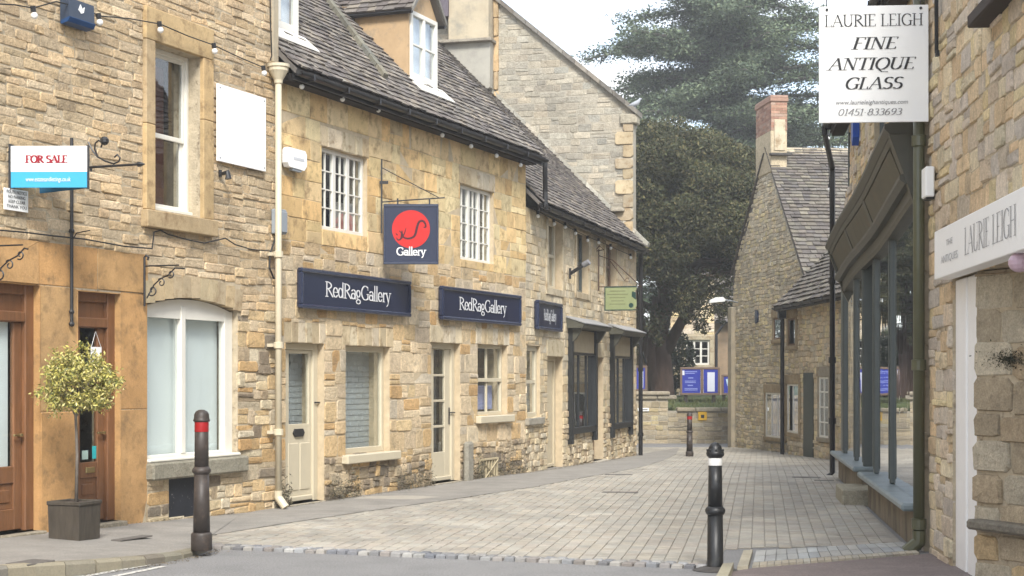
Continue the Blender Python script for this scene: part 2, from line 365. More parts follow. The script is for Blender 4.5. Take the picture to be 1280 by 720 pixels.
def slab(m, u0, u1, z0, z1, y0, y1, holes=()):
    us = sorted({u0, u1} | {c for q in holes for c in (q[0], q[2]) if u0 < c < u1}); zs = sorted({z0, z1} | {c for q in holes for c in (q[1], q[3]) if z0 < c < z1})
    def solid(i, j):
        if not (0 <= i < len(us)-1 and 0 <= j < len(zs)-1): return False
        a, b = (us[i]+us[i+1])/2, (zs[j]+zs[j+1])/2
        return not any(q[0] < a < q[2] and q[1] < b < q[3] for q in holes)
    for i in range(len(us)-1):
        for j in range(len(zs)-1):
            if not solid(i, j): continue
            a, b, c, d = us[i], zs[j], us[i+1], zs[j+1]
            m.add([(a,y0,b),(c,y0,b),(c,y0,d),(a,y0,d)], [(0,1,2,3)]); m.add([(a,y1,b),(c,y1,b),(c,y1,d),(a,y1,d)], [(3,2,1,0)])
            if not solid(i-1, j): m.add([(a,y0,b),(a,y0,d),(a,y1,d),(a,y1,b)], [(0,1,2,3)])
            if not solid(i+1, j): m.add([(c,y0,b),(c,y1,b),(c,y1,d),(c,y0,d)], [(0,1,2,3)])
            if not solid(i, j-1): m.add([(a,y0,b),(a,y1,b),(c,y1,b),(c,y0,b)], [(0,1,2,3)])
            if not solid(i, j+1): m.add([(a,y0,d),(c,y0,d),(c,y1,d),(a,y1,d)], [(0,1,2,3)])

# ------------------------------------------------------------------ roof slates: a plane from the eave line back and up
def slates(root, F, u0, u1, y_e, z_e, run, pitch, pal, inside=None, row=(.17, .11), wd=(.13, .26), limit=260, part=None, thick=.022, flip=False, name='roof_slate'):
    ln = run/cos(pitch); s = 0; items = []
    def P(u, t, n): return (u, y_e+t*cos(pitch)-n*sin(pitch)*1, z_e+t*sin(pitch)+n*cos(pitch))
    while s < ln:
        ex = row[0]+(row[1]-row[0])*s/ln; u = u0-U(0, .1)
        while u < u1:
            ww = U(*wd); u2 = min(u1+.03, u+ww)
            if u2-u > .04 and (inside is None or inside((u+u2)/2, s+ex/2)): items.append((max(u0, u), u2, s, ex))
            u = u2
        s += ex
    def area(it):
        a, b, s_, ex = it; p = P(a, s_, 0); q = P(b, s_+ex, 0); A = F.world(p[0], p[1]); B = F.world(q[0], q[1])
        if A[1] < 2: return 0
        X0, X1 = CX+FP*A[0]/A[1], CX+FP*B[0]/B[1]; Z0, Z1 = HY-FP*(p[2]-EYE)/A[1], HY-FP*(q[2]-EYE)/B[1]
        if max(X0, X1) < 0 or min(X0, X1) > 1280 or max(Z0, Z1) < 0 or min(Z0, Z1) > 720: return 0
        return FP*(b-a)/A[1]*FP*ex/A[1]
    order = sorted(range(len(items)), key=lambda i: -area(items[i])); big = set(i for i in order[:limit] if area(items[i]) > 40)
    rest = M()
    for i, (a, b, s_, ex) in enumerate(items):
        t = pick(pal, .3); lift = U(0, .012); g = .004; th = thick*U(.7, 1.4); dl = U(-.012, .012)
        f0, f1 = s_-.02+dl, s_+ex*1.35
        c8 = [P(a+g, f0, lift+th+.012), P(b-g, f0+U(-.006, .006), lift+th+.012+U(-.004, .004)), P(b-g, f1, .006), P(a+g, f1, .006),
              P(a+g, f0, lift+.006), P(b-g, f0, lift+.006), P(b-g, f1, -.01), P(a+g, f1, -.01)]
        fs = [(0,1,2,3), (4,7,6,5), (4,5,1,0), (5,6,2,1), (6,7,3,2), (7,4,0,3)]
        if i in big:
            c = P((a+b)/2, s_, 0); m = M(); m.add([(x-c[0], y-c[1], z-c[2]) for x, y, z in c8], fs, t)
            m.build(name, SLATE, part or root, mtx=Matrix.Translation(c))
        else: rest.add(c8, fs, t)
    if rest.v: rest.build(name, SLATE, part or root, kind='stuff')

# ------------------------------------------------------------------ windows and doors (local wall coordinates)
def window(root, r, y, mt=None, fw=.06, nx=1, nz=1, bw=.022, depth=.05, sill=None, glass=None, lights=None, interior='dark', back=.35, mull=.05, label=None, curtain=None, arch=0):
    """r = opening (u0,z0,u1,z1); frame with lights, glazing bars and panes"""
    mt = mt or WHITE; glass = glass or GLASS; u0, z0, u1, z1 = r
    m = M(); m.bbox(u0, y, z0, u0+fw, y+depth, z1, .005); m.bbox(u1-fw, y, z0, u1, y+depth, z1, .005)
    m.bbox(u0+fw, y+.001, z0, u1-fw, y+depth, z0+fw, .005); m.bbox(u0+fw, y+.001, z1-fw, u1-fw, y+depth, z1, .005)
    lights = lights or [(0, 1)]
    W = u1-u0-2*fw; 
    edges = [u0+fw+W*a for a, b in lights[1:]]
    for e in edges: m.bbox(e-mull/2, y+.002, z0+fw, e+mull/2, y+depth-.002, z1-fw, .005)
    wo = m.build('window', mt, root, label=label)
    bars = M()
    for (a, b) in lights:
        A = u0+fw+W*a+(mull/2 if a > 0 else 0); B = u0+fw+W*b-(mull/2 if b < 1 else 0); Z0, Z1 = z0+fw, z1-fw
        for i in range(1, nx): x = A+(B-A)*i/nx; bars.box(x-bw/2, y+.012, Z0, x+bw/2, y+depth-.012, Z1)
        for j in range(1, nz): z = Z0+(Z1-Z0)*j/nz; bars.box(A, y+.010, z-bw/2, B, y+depth-.010, z+bw/2)
        for i in range(nx):
            for j in range(nz):
                p = M(); p.box(A+(B-A)*i/nx+.002, y+depth*.5, Z0+(Z1-Z0)*j/nz+.002, A+(B-A)*(i+1)/nx-.002, y+depth*.5+.004, Z0+(Z1-Z0)*(j+1)/nz-.002)
                p.build('pane', glass, wo)
    if bars.v: bars.build('glazing_bars', mt, wo)
    if interior:
        k = M(); s = .12
        a, b, c, d = u0-s, z0-s, u1+s, z1+s; Y0, Y1 = y+depth+.04, y+depth+back+.25
        k.add([(a,Y1,b),(c,Y1,b),(c,Y1,d),(a,Y1,d)], [(0,1,2,3)])
        k.add([(a,Y0,b),(a,Y0,d),(a,Y1,d),(a,Y1,b)], [(0,1,2,3)]); k.add([(c,Y0,b),(c,Y1,b),(c,Y1,d),(c,Y0,d)], [(0,1,2,3)])
        k.add([(a,Y0,b),(a,Y1,b),(c,Y1,b),(c,Y0,b)], [(0,1,2,3)]); k.add([(a,Y0,d),(c,Y0,d),(c,Y1,d),(a,Y1,d)], [(0,1,2,3)])
        k.build('interior', DARK, wo)
    if curtain:
        cm, parts = curtain
        for (a, b, c, d) in parts:
            q = M(); A, B = u0+(u1-u0)*a, u0+(u1-u0)*b; n = max(2, int((B-A)/.05)); Z0, Z1 = z0+(z1-z0)*c, z0+(z1-z0)*d
            vs = []; 
            for i in range(n+1): x = A+(B-A)*i/n; yy = y+depth+.05+(.02 if i % 2 else 0); vs += [(x, yy, Z0), (x, yy, Z1)]
            q.add(vs, [(2*i, 2*i+2, 2*i+3, 2*i+1) for i in range(n)]); q.build('curtain', cm, wo)
    if sill:
        sm, sh, sp = sill; q = M(); q.bbox(u0-.05, -sp, z0-sh, u1+.05, y+.02, z0-.002, .01); q.build('sill', sm, wo)
    return wo

# ------------------------------------------------------------------ lettering: broad-nib strokes with serifs
def arc(cx, cy, rx, ry, a0, a1, n=10): return [(cx+rx*cos(radians(a0+(a1-a0)*i/n)), cy+ry*sin(radians(a0+(a1-a0)*i/n))) for i in range(n+1)]
def sf(x, y, w=.13): return [(x-w, y), (x+w, y)]
GL = {
 'A': (.80, [[(.06,0),(.40,1)], [(.40,1),(.74,0)], [(.19,.36),(.61,.36)], sf(.06,0,.1), sf(.74,0,.1)], [.3,1,1,1,1]),
 'D': (.78, [[(.14,0),(.14,1)], arc(.14,.5,.55,.5,-90,90), sf(.14,0,.1), sf(.14,1,.1)], None),
 'E': (.62, [[(.14,0),(.14,1)], [(.02,1),(.54,1),(.54,.86)], [(.14,.52),(.44,.52)], [(.02,0),(.58,0),(.58,.16)]], [1,.4,.4,.4]),
 'F': (.60, [[(.14,0),(.14,1)], [(.02,1),(.56,1),(.56,.84)], [(.14,.52),(.44,.52)], sf(.14,0)], [1,.4,.4,1]),
 'G': (.82, [arc(.44,.5,.38,.5,50,310,14), [(.70,.05),(.70,.42)], sf(.70,.42,.1), [(.69,.88),(.69,.72)]], [1,1,1,.4]),
 'H': (.82, [[(.14,0),(.14,1)], [(.66,0),(.66,1)], [(.14,.52),(.66,.52)], sf(.14,0,.1), sf(.14,1,.1), sf(.66,0,.1), sf(.66,1,.1)], None),
 'I': (.32, [[(.16,0),(.16,1)], sf(.16,0,.1), sf(.16,1,.1)], None),
 'L': (.58, [[(.14,0),(.14,1)], [(.02,0),(.54,0),(.54,.18)], sf(.14,1,.1)], [1,.4,1]),
 'N': (.84, [[(.14,0),(.14,1)], [(.14,1),(.68,0)], [(.68,0),(.68,1)], sf(.14,0,.1), sf(.68,1,.1), sf(.08,1,.08)], [.35,1,.35,1,1,1]),
 'O': (.84, [arc(.42,.5,.36,.5,0,360,20)], None),
 'Q': (.84, [arc(.42,.5,.36,.5,0,360,20), [(.30,-.02),(.52,-.2),(.86,-.22)]], [1,.5]),
 'R': (.72, [[(.14,0),(.14,1)], arc(.14,.76,.42,.24,-90,90), [(.30,.50),(.70,0)], sf(.14,0,.1), sf(.14,1,.1)], None),
 'S': (.58, [arc(.30,.75,.22,.24,40,270,10)+arc(.30,.26,.24,.26,90,-140,10)], None),
 'T': (.68, [[(.34,0),(.34,1)], [(.02,.84),(.02,1),(.66,1),(.66,.84)], sf(.34,0)], [1,.4,1]),
 'U': (.82, [[(.14,1),(.14,.3)]+arc(.40,.3,.26,.3,180,360,10), [(.66,.3),(.66,1)], sf(.14,1,.1), sf(.66,1,.1)], [1,.4,1,1]),
 'e': (.50, [arc(.25,.33,.20,.33,0,325,14), [(.05,.34),(.45,.34)]], None),
 'd': (.56, [arc(.24,.33,.19,.33,0,360,14), [(.46,0),(.46,1.05)]], None),
 'a': (.50, [arc(.22,.20,.17,.20,0,360,12), [(.42,0),(.42,.45)]+arc(.24,.45,.18,.2,0,150,6)], None),
 'g': (.52, [arc(.24,.40,.17,.24,0,360,12), [(.12,.18),(.10,.05),(.36,-.04)], arc(.24,-.17,.20,.15,0,360,12)], [1,.6,.8]),
 'l': (.24, [[(.12,0),(.12,1.08)], sf(.12,0,.08)], None),
 'r': (.38, [[(.12,0),(.12,.66)], arc(.28,.42,.16,.22,150,50,5), sf(.12,0,.08)], None),
 'y': (.50, [[(.06,.66),(.27,.02)], [(.46,.66),(.22,-.2),(.10,-.32)], sf(.06,.66,.07), sf(.46,.66,.07)], [1,.45,1,1]),
 '0': (.56, [arc(.26,.5,.22,.5,0,360,16)], None), '1': (.34, [[(.08,.85),(.18,1),(.18,0)], sf(.18,0,.1)], None),
 '3': (.52, [arc(.24,.75,.18,.25,140,-90,9)+arc(.24,.25,.22,.26,90,-140,9)], None),
 '4': (.56, [[(.40,0),(.40,1),(.04,.3),(.52,.3)]], None),
 '5': (.52, [[(.44,1),(.14,1),(.10,.55)]+arc(.24,.3,.22,.3,110,-140,10)], None),
 '6': (.54, [arc(.26,.28,.20,.28,0,360,12), arc(.42,.35,.36,.65,100,190,8)], None),
 '8': (.54, [arc(.26,.76,.17,.24,0,360,12), arc(.26,.27,.22,.27,0,360,12)], None),
 '9': (.54, [arc(.26,.72,.20,.28,0,360,12), arc(.10,.65,.36,.65,10,-80,8)], None),
 '-': (.36, [[(.10,.45),(.16,.45)]], None), ' ': (.34, [], None), '.': (.2, [[(.08,0),(.1,0)]], None)}
def hull(ps):
    ps = sorted(set(ps)); 
    if len(ps) < 3: return ps
    def half(q):
        o = []
        for p in q:
            while len(o) > 1 and (o[-1][0]-o[-2][0])*(p[1]-o[-2][1])-(o[-1][1]-o[-2][1])*(p[0]-o[-2][0]) <= 1e-12: o.pop()
            o.append(p)
        return o
    a, b = half(ps), half(ps[::-1]); return a[:-1]+b[:-1]
def nib_width(text, track=0.0): return sum(GL[c][0]+track for c in text)-track
def nib_text(m, text, cx, cz, H, width=None, y=0, nibw=.12, nibh=.035, shear=0, track=.0):
    """letters on the local xz plane facing -y, centred on cx, baseline cz, cap height H"""
    tw = nib_width(text, track); k = (width/tw) if width else H; x = cx-tw*k/2; e = 0
    for c in text:
        adv, st, wt = GL[c]
        for si, ln in enumerate(st):
            q = (wt[si] if wt else 1); nw = max(nibw*q*k, nibh*H)/2; nh = nibh*H/2
            P = [(x+(px+shear*py)*k, cz+py*H) for px, py in ln]
            for a, b in zip(P, P[1:]):
                h = hull([(p[0]+sx*nw, p[1]+sz*nh) for p in (a, b) for sx in (-1, 1) for sz in (-1, 1)])
                e += 1; yy = y-.004-.00004*e
                m.add([(p[0], yy, p[1]) for p in h], [tuple(range(len(h)))])
        x += (adv+track)*k
    return m
def nib_words(parent, mt, text, cx, cz, H, width, y, **kw):
    tr = kw.get('track', 0); k = width/nib_width(text, tr); x = cx-width/2
    ws = text.split(' ')
    for i, w_ in enumerate(ws):
        ww = nib_width(w_, tr)*k; m = M(); nib_text(m, w_, x+ww/2, cz, H, width=ww, y=y, **kw); m.build('lettering', mt, parent); x += ww+(GL[' '][0]+2*tr)*k
def plain_text(name, text, parent, size, mt, x, y, z, width=None, shear=0, align='CENTER', mtx=None):
    cu = bpy.data.curves.new(name, 'FONT'); cu.body = text; cu.size = size; cu.align_x = align; cu.shear = shear; cu.extrude = 0.0005
    o = bpy.data.objects.new(name, cu); col.objects.link(o); bpy.context.view_layer.update()
    dg = bpy.context.evaluated_depsgraph_get(); me = bpy.data.meshes.new_from_object(o.evaluated_get(dg))
    wd = o.dimensions.x; bpy.data.objects.remove(o)
    me.materials.clear(); me.materials.append(mt)
    ob = bpy.data.objects.new(name, me); col.objects.link(ob); ob.parent = parent
    s = (width/wd) if width and wd > 0 else 1
    T = Matrix.Translation((x, y-.003, z)) @ Matrix.Rotation(pi/2, 4, 'X') @ Matrix.Diagonal((s, 1, 1, 1))
    ob.matrix_basis = (mtx @ T) if mtx is not None else T
    return ob
# ================================================================== GROUND, ROAD, PAVING
def sheet(name, poly, z, mt, kind='structure', label=None, n=0):
    m = M()
    m.add([(x, y, G(y)+z) for x, y in poly], [tuple(range(len(poly)))]); o = m.build(name, mt, kind=kind, label=label); return o
def grid_sheet(name, xs, ys, zf, mt):
    m = M(); nx = len(xs)
    m.add([(x, y, zf(x, y)) for y in ys for x in xs], [(j*nx+i, j*nx+i+1, (j+1)*nx+i+1, (j+1)*nx+i) for j in range(len(ys)-1) for i in range(nx-1)])
    return m.build(name, mt, kind='structure')
grid_sheet('road', [-150, -60, 0, 60, 150], [-50, 0, 26, 46, 60, 120, 200], lambda x, y: G(y), ASPH)
def inside(x, y, poly):
    c = False; n = len(poly)
    for i in range(n):
        x1, y1 = poly[i]; x2, y2 = poly[(i+1) % n]
        if (y1 > y) != (y2 > y) and x < (x2-x1)*(y-y1)/(y2-y1)+x1: c = not c
    return c
SETT_L, SETT_R = (-3.05, 15.24), (1.60, 13.55)
pave_poly = [SETT_L, (1.60, 13.58), (2.02, 15.0), (3.55, 15.35), (3.78, 15.5), (5.1, 25.0), (6.9, 31), (6.85, 38), (6.25, 44.6), (1.0, 44.6), (3.2, 38), (2.3, 34.5), (-3.2, 17)]
def strip(poly, ys):                                  # split a polygon-like region into bands so it follows the fall of the street
    return poly
m = M()
def clip_band(poly, ya, yb):
    def cl(p, f):
        o = []
        for i in range(len(p)):
            a, b = p[i], p[(i+1) % len(p)]; fa, fb = f(a), f(b)
            if fa >= 0: o.append(a)
            if (fa >= 0) != (fb >= 0): t = fa/(fa-fb); o.append((a[0]+(b[0]-a[0])*t, a[1]+(b[1]-a[1])*t))
        return o
    p = cl(poly, lambda q: q[1]-ya); return cl(p, lambda q: yb-q[1]) if p else p
def band_sheet(name, poly, z, mt, label=None):
    m = M()
    for ya, yb in ((-50, 26), (26, 46), (46, 80)):
        p = clip_band(poly, ya, yb)
        if len(p) > 2: m.add([(x, y, G(y)+z) for x, y in p], [tuple(range(len(p)))])
    m.fix = True
    o = m.build(name, mt, kind='structure'); 
    if o.data.polygons and o.data.polygons[0].normal.z < 0: o.data.flip_normals()
    return o
band_sheet('paving_bed', pave_poly, .004, SAND)
# pavers: long joints run with the street
paving = thing('street_paving', None, None); paving['kind'] = 'structure'
A8 = radians(8.8); dv = (sin(A8), cos(A8)); rv = (cos(A8), -sin(A8))
PPAL = [(0.356, 0.328, 0.279), (0.370, 0.343, 0.289), (0.337, 0.314, 0.269), (0.361, 0.333, 0.285), (0.346, 0.314, 0.269), (0.375, 0.348, 0.295)]
pv = []
PW, PL = .125, .21
for i in range(-80, 80):
    off = (i % 2)*.5*PL + U(-.02, .02)
    for j in range(0, 175):
        s = 12+j*PL+off; cx, cy = rv[0]*i*PW+dv[0]*(s-12)+.2, rv[1]*i*PW+dv[1]*(s-12)+12
        if inside(cx, cy, pave_poly): pv.append((cx, cy))
pv.sort(key=lambda p: p[1])
def in_view(x, y): return y > 1 and -.33 < x/y < .33
rest = M(); nobj = 0; shared = []
def paver_geo(m, cx, cy, t, rel=True):
    g = .0035; a, b = PW/2-g, PL/2-g; c = .005; h = U(-.002, .002); tx, ty = U(-.0016, .0016), U(-.0016, .0016)
    z = 0 if rel else G(cy)
    vs = []
    for q, zz in ((1, .002), (1, .011), (0, .0155)):
        for sx, sy in ((-1, -1), (1, -1), (1, 1), (-1, 1)):
            X = sx*(a-(c if q == 0 else 0)); Yv = sy*(b-(c if q == 0 else 0))
            vs.append((cx+rv[0]*X+dv[0]*Yv, cy+rv[1]*X+dv[1]*Yv, z+zz+h+(tx*sx+ty*sy if zz > .005 else 0)))
    m.add(vs, [(8,9,10,11)]+[(k*4+i, k*4+(i+1) % 4, k*4+4+(i+1) % 4, k*4+4+i) for k in (0, 1) for i in range(4)], t)
for k in range(14):
    q = M(); paver_geo(q, 0, 0, pick(PPAL, .06)); shared.append(q)
meshes = []
for q in shared:
    o = q.build('paver', PAVE, paving, mtx=Matrix.Translation((0, 0, -5))); meshes.append(o.data); bpy.data.objects.remove(o)
for (cx, cy) in pv:
    if nobj < 300 and in_view(cx, cy) and abs(HY+FP*EYE/cy-720) < 400:
        o = bpy.data.objects.new('paver', random.choice(meshes)); col.objects.link(o); o.parent = paving; o.location = (cx, cy, G(cy)); nobj += 1
    else: paver_geo(rest, cx, cy, pick(PPAL, .06), rel=False)
rest.build('paver', PAVE, paving, kind='stuff')
# setts along the edge of the paving
SP = [(.23, .235, .245), (.30, .30, .30), (.17, .175, .19), (.34, .33, .31), (.27, .25, .235)]
edge = thing('sett_edging', None, None); edge['kind'] = 'structure'
n = 46
for row in (0, 1):
    for i in range(n):
        t = (i+.5+.5*row)/n; x = SETT_L[0]+(SETT_R[0]-SETT_L[0])*t; y = SETT_L[1]+(SETT_R[1]-SETT_L[1])*t-row*.105-.02
        m = M(); a, b = .046*U(.9, 1.05), .046*U(.9, 1.05); h = .022+U(0, .012)
        vs = [(sx*a, sy*b, 0) for sx, sy in ((-1,-1),(1,-1),(1,1),(-1,1))]+[(sx*a*.98, sy*b*.98, h) for sx, sy in ((-1,-1),(1,-1),(1,1),(-1,1))]+[(sx*a*.75, sy*b*.75, h+.010+U(-.003,.003)) for sx, sy in ((-1,-1),(1,-1),(1,1),(-1,1))]
        m.add(vs, [(8,9,10,11)]+[(k*4+q, k*4+(q+1) % 4, k*4+4+(q+1) % 4, k*4+4+q) for k in (0, 1) for q in range(4)], pick(SP, .2))
        o = m.build('sett', PAVE, edge); o.location = (x, y, 0); o.rotation_euler = (0, 0, radians(-20+U(-7, 7))); o.scale = (1, 1, 1)
# crossing with tactile slabs, and red tarmac by the right-hand shop
cA, cB = ground_pt(945, 691), ground_pt(1128, 680); cC, cD = ground_pt(1150, 694), ground_pt(940, 711)
band_sheet('red_tarmac', [(1.75, 8), (3.9, 8), (3.85, 14.6), cC, cD, (1.72, 13.1)], .006, REDTAR)
cross = thing('crossing_slabs', None, None); cross['kind'] = 'structure'
def lerp2(a, b, t): return (a[0]+(b[0]-a[0])*t, a[1]+(b[1]-a[1])*t)
def quadp(u, v): return lerp2(lerp2(cD, cC, u), lerp2(cA, cB, u), v)
def slab_piece(name, u0, u1, v0, v1, h, t, g=.006):
    P = [quadp(u0, v0), quadp(u1, v0), quadp(u1, v1), quadp(u0, v1)]; c = (sum(p[0] for p in P)/4, sum(p[1] for p in P)/4)
    m = M(); lo = []; hi = []
    for p in P:
        dx, dy = p[0]-c[0], p[1]-c[1]; L_ = hypot(dx, dy); k = 1-g*1.4/L_; lo.append((dx*k, dy*k, 0)); hi.append((dx*(k-.006/L_), dy*(k-.006/L_), h))
    m.add(lo+hi, [(4,5,6,7)]+[(i, (i+1) % 4, 4+(i+1) % 4, 4+i) for i in range(4)], t)
    return m.build(name, PAVE, cross, mtx=Matrix.Translation((c[0], c[1], .004)))
SLP = [(.36, .37, .37), (.44, .45, .44), (.33, .335, .33), (.41, .41, .39)]
for i in range(15):
    slab_piece('tactile_slab', i/15, (i+1)/15, .24, .62, .018, pick(SLP, .08)); slab_piece('tactile_slab', i/15, (i+1)/15, .62, 1, .018, pick(SLP, .08))
for i in range(24): slab_piece('edging_stone', i/24, (i+1)/24, 0, .22, .02, pick([(.42, .38, .30), (.38, .35, .29)], .1), .004)
slab_piece('edging_stone', -.02-.06, -.02, -.05, 1.0, .03, (.42, .38, .29)); slab_piece('kerb_stone', -.16, -.10, -.9, .02, .06, (.36, .33, .24))

# left footway (asphalt) and the raised pavement with its kerb
F2 = Frame(-2.881, 19.529, radians(68)); F1 = Frame(-6.252, 11.184, radians(68))
o3 = F2.hit(657); w3 = F2.world(o3, 0); F3 = Frame(w3[0], w3[1], radians(74.8))
def wallpt(F, u, d=0): p = F.world(u, d); return (p[0], p[1])
foot = [wallpt(F1, 8.3, .1), wallpt(F2, 3, .1), wallpt(F2, o3, .1), wallpt(F3, 5, .1), wallpt(F3, 10.4, .1), (4.6, 44), (3.9, 38), (3.25, 34), (2.45, 30), (1.5, 26.5), (.35, 23.4), (-.75, 21), (-1.75, 19), (-2.5, 17.4), (-3.05, 16.1), (-3.3, 15.3)]
band_sheet('footway', foot, .0205, ASPH_F)
def zpav(u): return .02+.125*max(0, min(1, (8.6-u)/5.0))
us = [-4, 0, 3, 4.2, 5.2, 6.2, 7.0, 7.6, 8.2, 8.7]
kerbo = [(-6.0, 8.0), (-4.6, 10.9), (-4.15, 12.2), (-3.87, 12.75), (-3.50, 13.2), (-3.22, 13.7), (-3.02, 14.2), (-2.92, 14.75), (-2.98, 15.3), (-3.1, 15.9)]
m = M(); vs = []
for u, k in zip(us, kerbo):
    p = wallpt(F1, u, .2); vs += [(p[0], p[1], zpav(u)), (k[0], k[1], zpav(u)-.012*(u < 8))]
m.add(vs, [(2*i, 2*i+1, 2*i+3, 2*i+2) for i in range(len(us)-1)]); m.fix = True
m.build('pavement', ASPH_F, kind='structure')
kb = thing('pavement_kerb', None, None); kb['kind'] = 'structure'
for i in range(len(us)-1):
    for h in range(2):
        a, b = lerp2(kerbo[i], kerbo[i+1], h/2+.006), lerp2(kerbo[i], kerbo[i+1], h/2+.494); za = zpav(us[i]+(us[i+1]-us[i])*h/2); zb = zpav(us[i]+(us[i+1]-us[i])*(h+1)/2)
        d = Vector((b[0]-a[0], b[1]-a[1])).normalized(); nx_, ny_ = d.y, -d.x; W = .11
        m = M(); pts = []
        for (p, z) in ((a, za), (b, zb)):
            pts += [(p[0]+nx_*W-a[0], p[1]+ny_*W-a[1], -.02), (p[0]+nx_*W-a[0], p[1]+ny_*W-a[1], z-.022), (p[0]+nx_*(W-.02)-a[0], p[1]+ny_*(W-.02)-a[1], z+.001), (p[0]-nx_*.01-a[0], p[1]-ny_*.01-a[1], z+.002), (p[0]-nx_*.01-a[0], p[1]-ny_*.01-a[1], -.02)]
        m.add(pts, [(i_, (i_+1) % 5, 5+(i_+1) % 5, 5+i_) for i_ in range(5)]+[(4,3,2,1,0), (5,6,7,8,9)], pick([(.22, .195, .145), (.25, .225, .165), (.20, .18, .145)], .1)); m.fix = True
        m.build('kerb_stone', PAVE, kb, mtx=Matrix.Translation((a[0], a[1], 0)))
# road markings (double line near the left kerb)
for k, (xa, ya, xb, yb) in enumerate(((100, 722, 186, 706.5), (128, 724, 204, 708.5))):
    a, b = ground_pt(xa, ya), ground_pt(xb, yb); d = Vector((b[0]-a[0], b[1]-a[1])).normalized(); nn = (-d.y*.035, d.x*.035)
    a = (a[0]-d.x*4, a[1]-d.y*4)
    sheet('road_marking', [(a[0]-nn[0], a[1]-nn[1]), (b[0]-nn[0], b[1]-nn[1]), (b[0]+nn[0], b[1]+nn[1]), (a[0]+nn[0], a[1]+nn[1])], .005, PAINT)
for (px, py, wx, wy, zz) in ((38, 704, .34, .22, .135), (165, 668, .5, .12, .11)):
    g = ground_pt(px, py, .12); m = M(); m.bbox(-wx/2, -wy/2, 0, wx/2, wy/2, .012, .003, tint=(.11, .10, .09)); o = m.build('drain_cover', mat('cast_cover', (.12, .11, .10), var=.3, vscale=30, rough=.7), kind='structure'); o.location = (g[0], g[1], zpav(F1.hit(px)+.0)-.004); o.rotation_euler = (0, 0, radians(68))
# small covers and pale patches in the paving
for (px, py, wx, wy) in ((773, 594, .45, .3), (775, 617, .5, .22), (1008, 598, .45, .3), (1030, 602, .3, .2)):
    g = ground_pt(px, py); m = M(); m.bbox(-wx/2, -wy/2, 0, wx/2, wy/2, .004, .002, tint=(.11, .10, .09)); o = m.build('drain_cover', mat('cast_cover', (.12, .11, .10), var=.3, vscale=30, rough=.7), paving); o.location = (g[0], g[1], G(g[1])+.017); o.rotation_euler = (0, 0, -A8)
g = ground_pt(493, 624); sheet('concrete_patch', [(g[0]+x, g[1]+y) for x, y in ((-.55, -.15), (.3, -.3), (.6, .15), (.2, .4), (-.4, .3))], .021, mat('concrete', (.36, .33, .28), var=.2))

# ================================================================== PALETTES
P_GREY = [(0.552, 0.424, 0.263), (0.589, 0.453, 0.285), (0.513, 0.407, 0.270), (0.616, 0.459, 0.273), (0.552, 0.418, 0.263), (0.653, 0.512, 0.339), (0.476, 0.372, 0.243)]
P_GOLD = [(0.645, 0.533, 0.373), (0.618, 0.499, 0.338), (0.637, 0.507, 0.330), (0.573, 0.482, 0.356), (0.591, 0.427, 0.233), (0.627, 0.482, 0.295), (0.573, 0.394, 0.199), (0.645, 0.525, 0.356), (0.555, 0.455, 0.321), (0.618, 0.464, 0.263), (0.663, 0.533, 0.356), (0.546, 0.358, 0.173)]
P_UP = [(0.675, 0.482, 0.242), (0.680, 0.516, 0.266), (0.651, 0.449, 0.214), (0.680, 0.550, 0.313), (0.662, 0.505, 0.285)]
P_ROUGH = [(0.374, 0.297, 0.200), (0.462, 0.371, 0.250), (0.286, 0.233, 0.170), (0.506, 0.360, 0.190), (0.550, 0.445, 0.300), (0.242, 0.201, 0.150)]
P_CREAM = [(0.605, 0.508, 0.347), (0.660, 0.562, 0.400), (0.572, 0.454, 0.283), (0.550, 0.475, 0.347), (0.627, 0.518, 0.336)]
P_TALL = [(0.374, 0.345, 0.278), (0.402, 0.368, 0.296), (0.351, 0.322, 0.264), (0.428, 0.386, 0.306), (0.392, 0.359, 0.292), (0.329, 0.309, 0.259)]
P_FAR = [(0.582, 0.493, 0.359), (0.668, 0.565, 0.396), (0.514, 0.449, 0.339), (0.616, 0.547, 0.417), (0.680, 0.582, 0.359)]
P_BLOCK = [(0.679, 0.525, 0.332), (0.680, 0.585, 0.407), (0.629, 0.525, 0.394), (0.566, 0.500, 0.420), (0.680, 0.562, 0.332), (0.655, 0.562, 0.444), (0.603, 0.462, 0.294)]
P_SLATE = [(0.154, 0.140, 0.127), (0.175, 0.158, 0.141), (0.126, 0.112, 0.106), (0.204, 0.184, 0.158), (0.154, 0.137, 0.127), (0.225, 0.197, 0.162)]
P_SLATE2 = [(0.120, 0.108, 0.096), (0.138, 0.124, 0.108), (0.107, 0.096, 0.089), (0.151, 0.137, 0.115), (0.125, 0.113, 0.098), (0.164, 0.152, 0.124), (0.102, 0.092, 0.086)]
P_OCH = [(0.484, 0.287, 0.125), (0.504, 0.312, 0.144), (0.466, 0.263, 0.104), (0.495, 0.304, 0.136)]

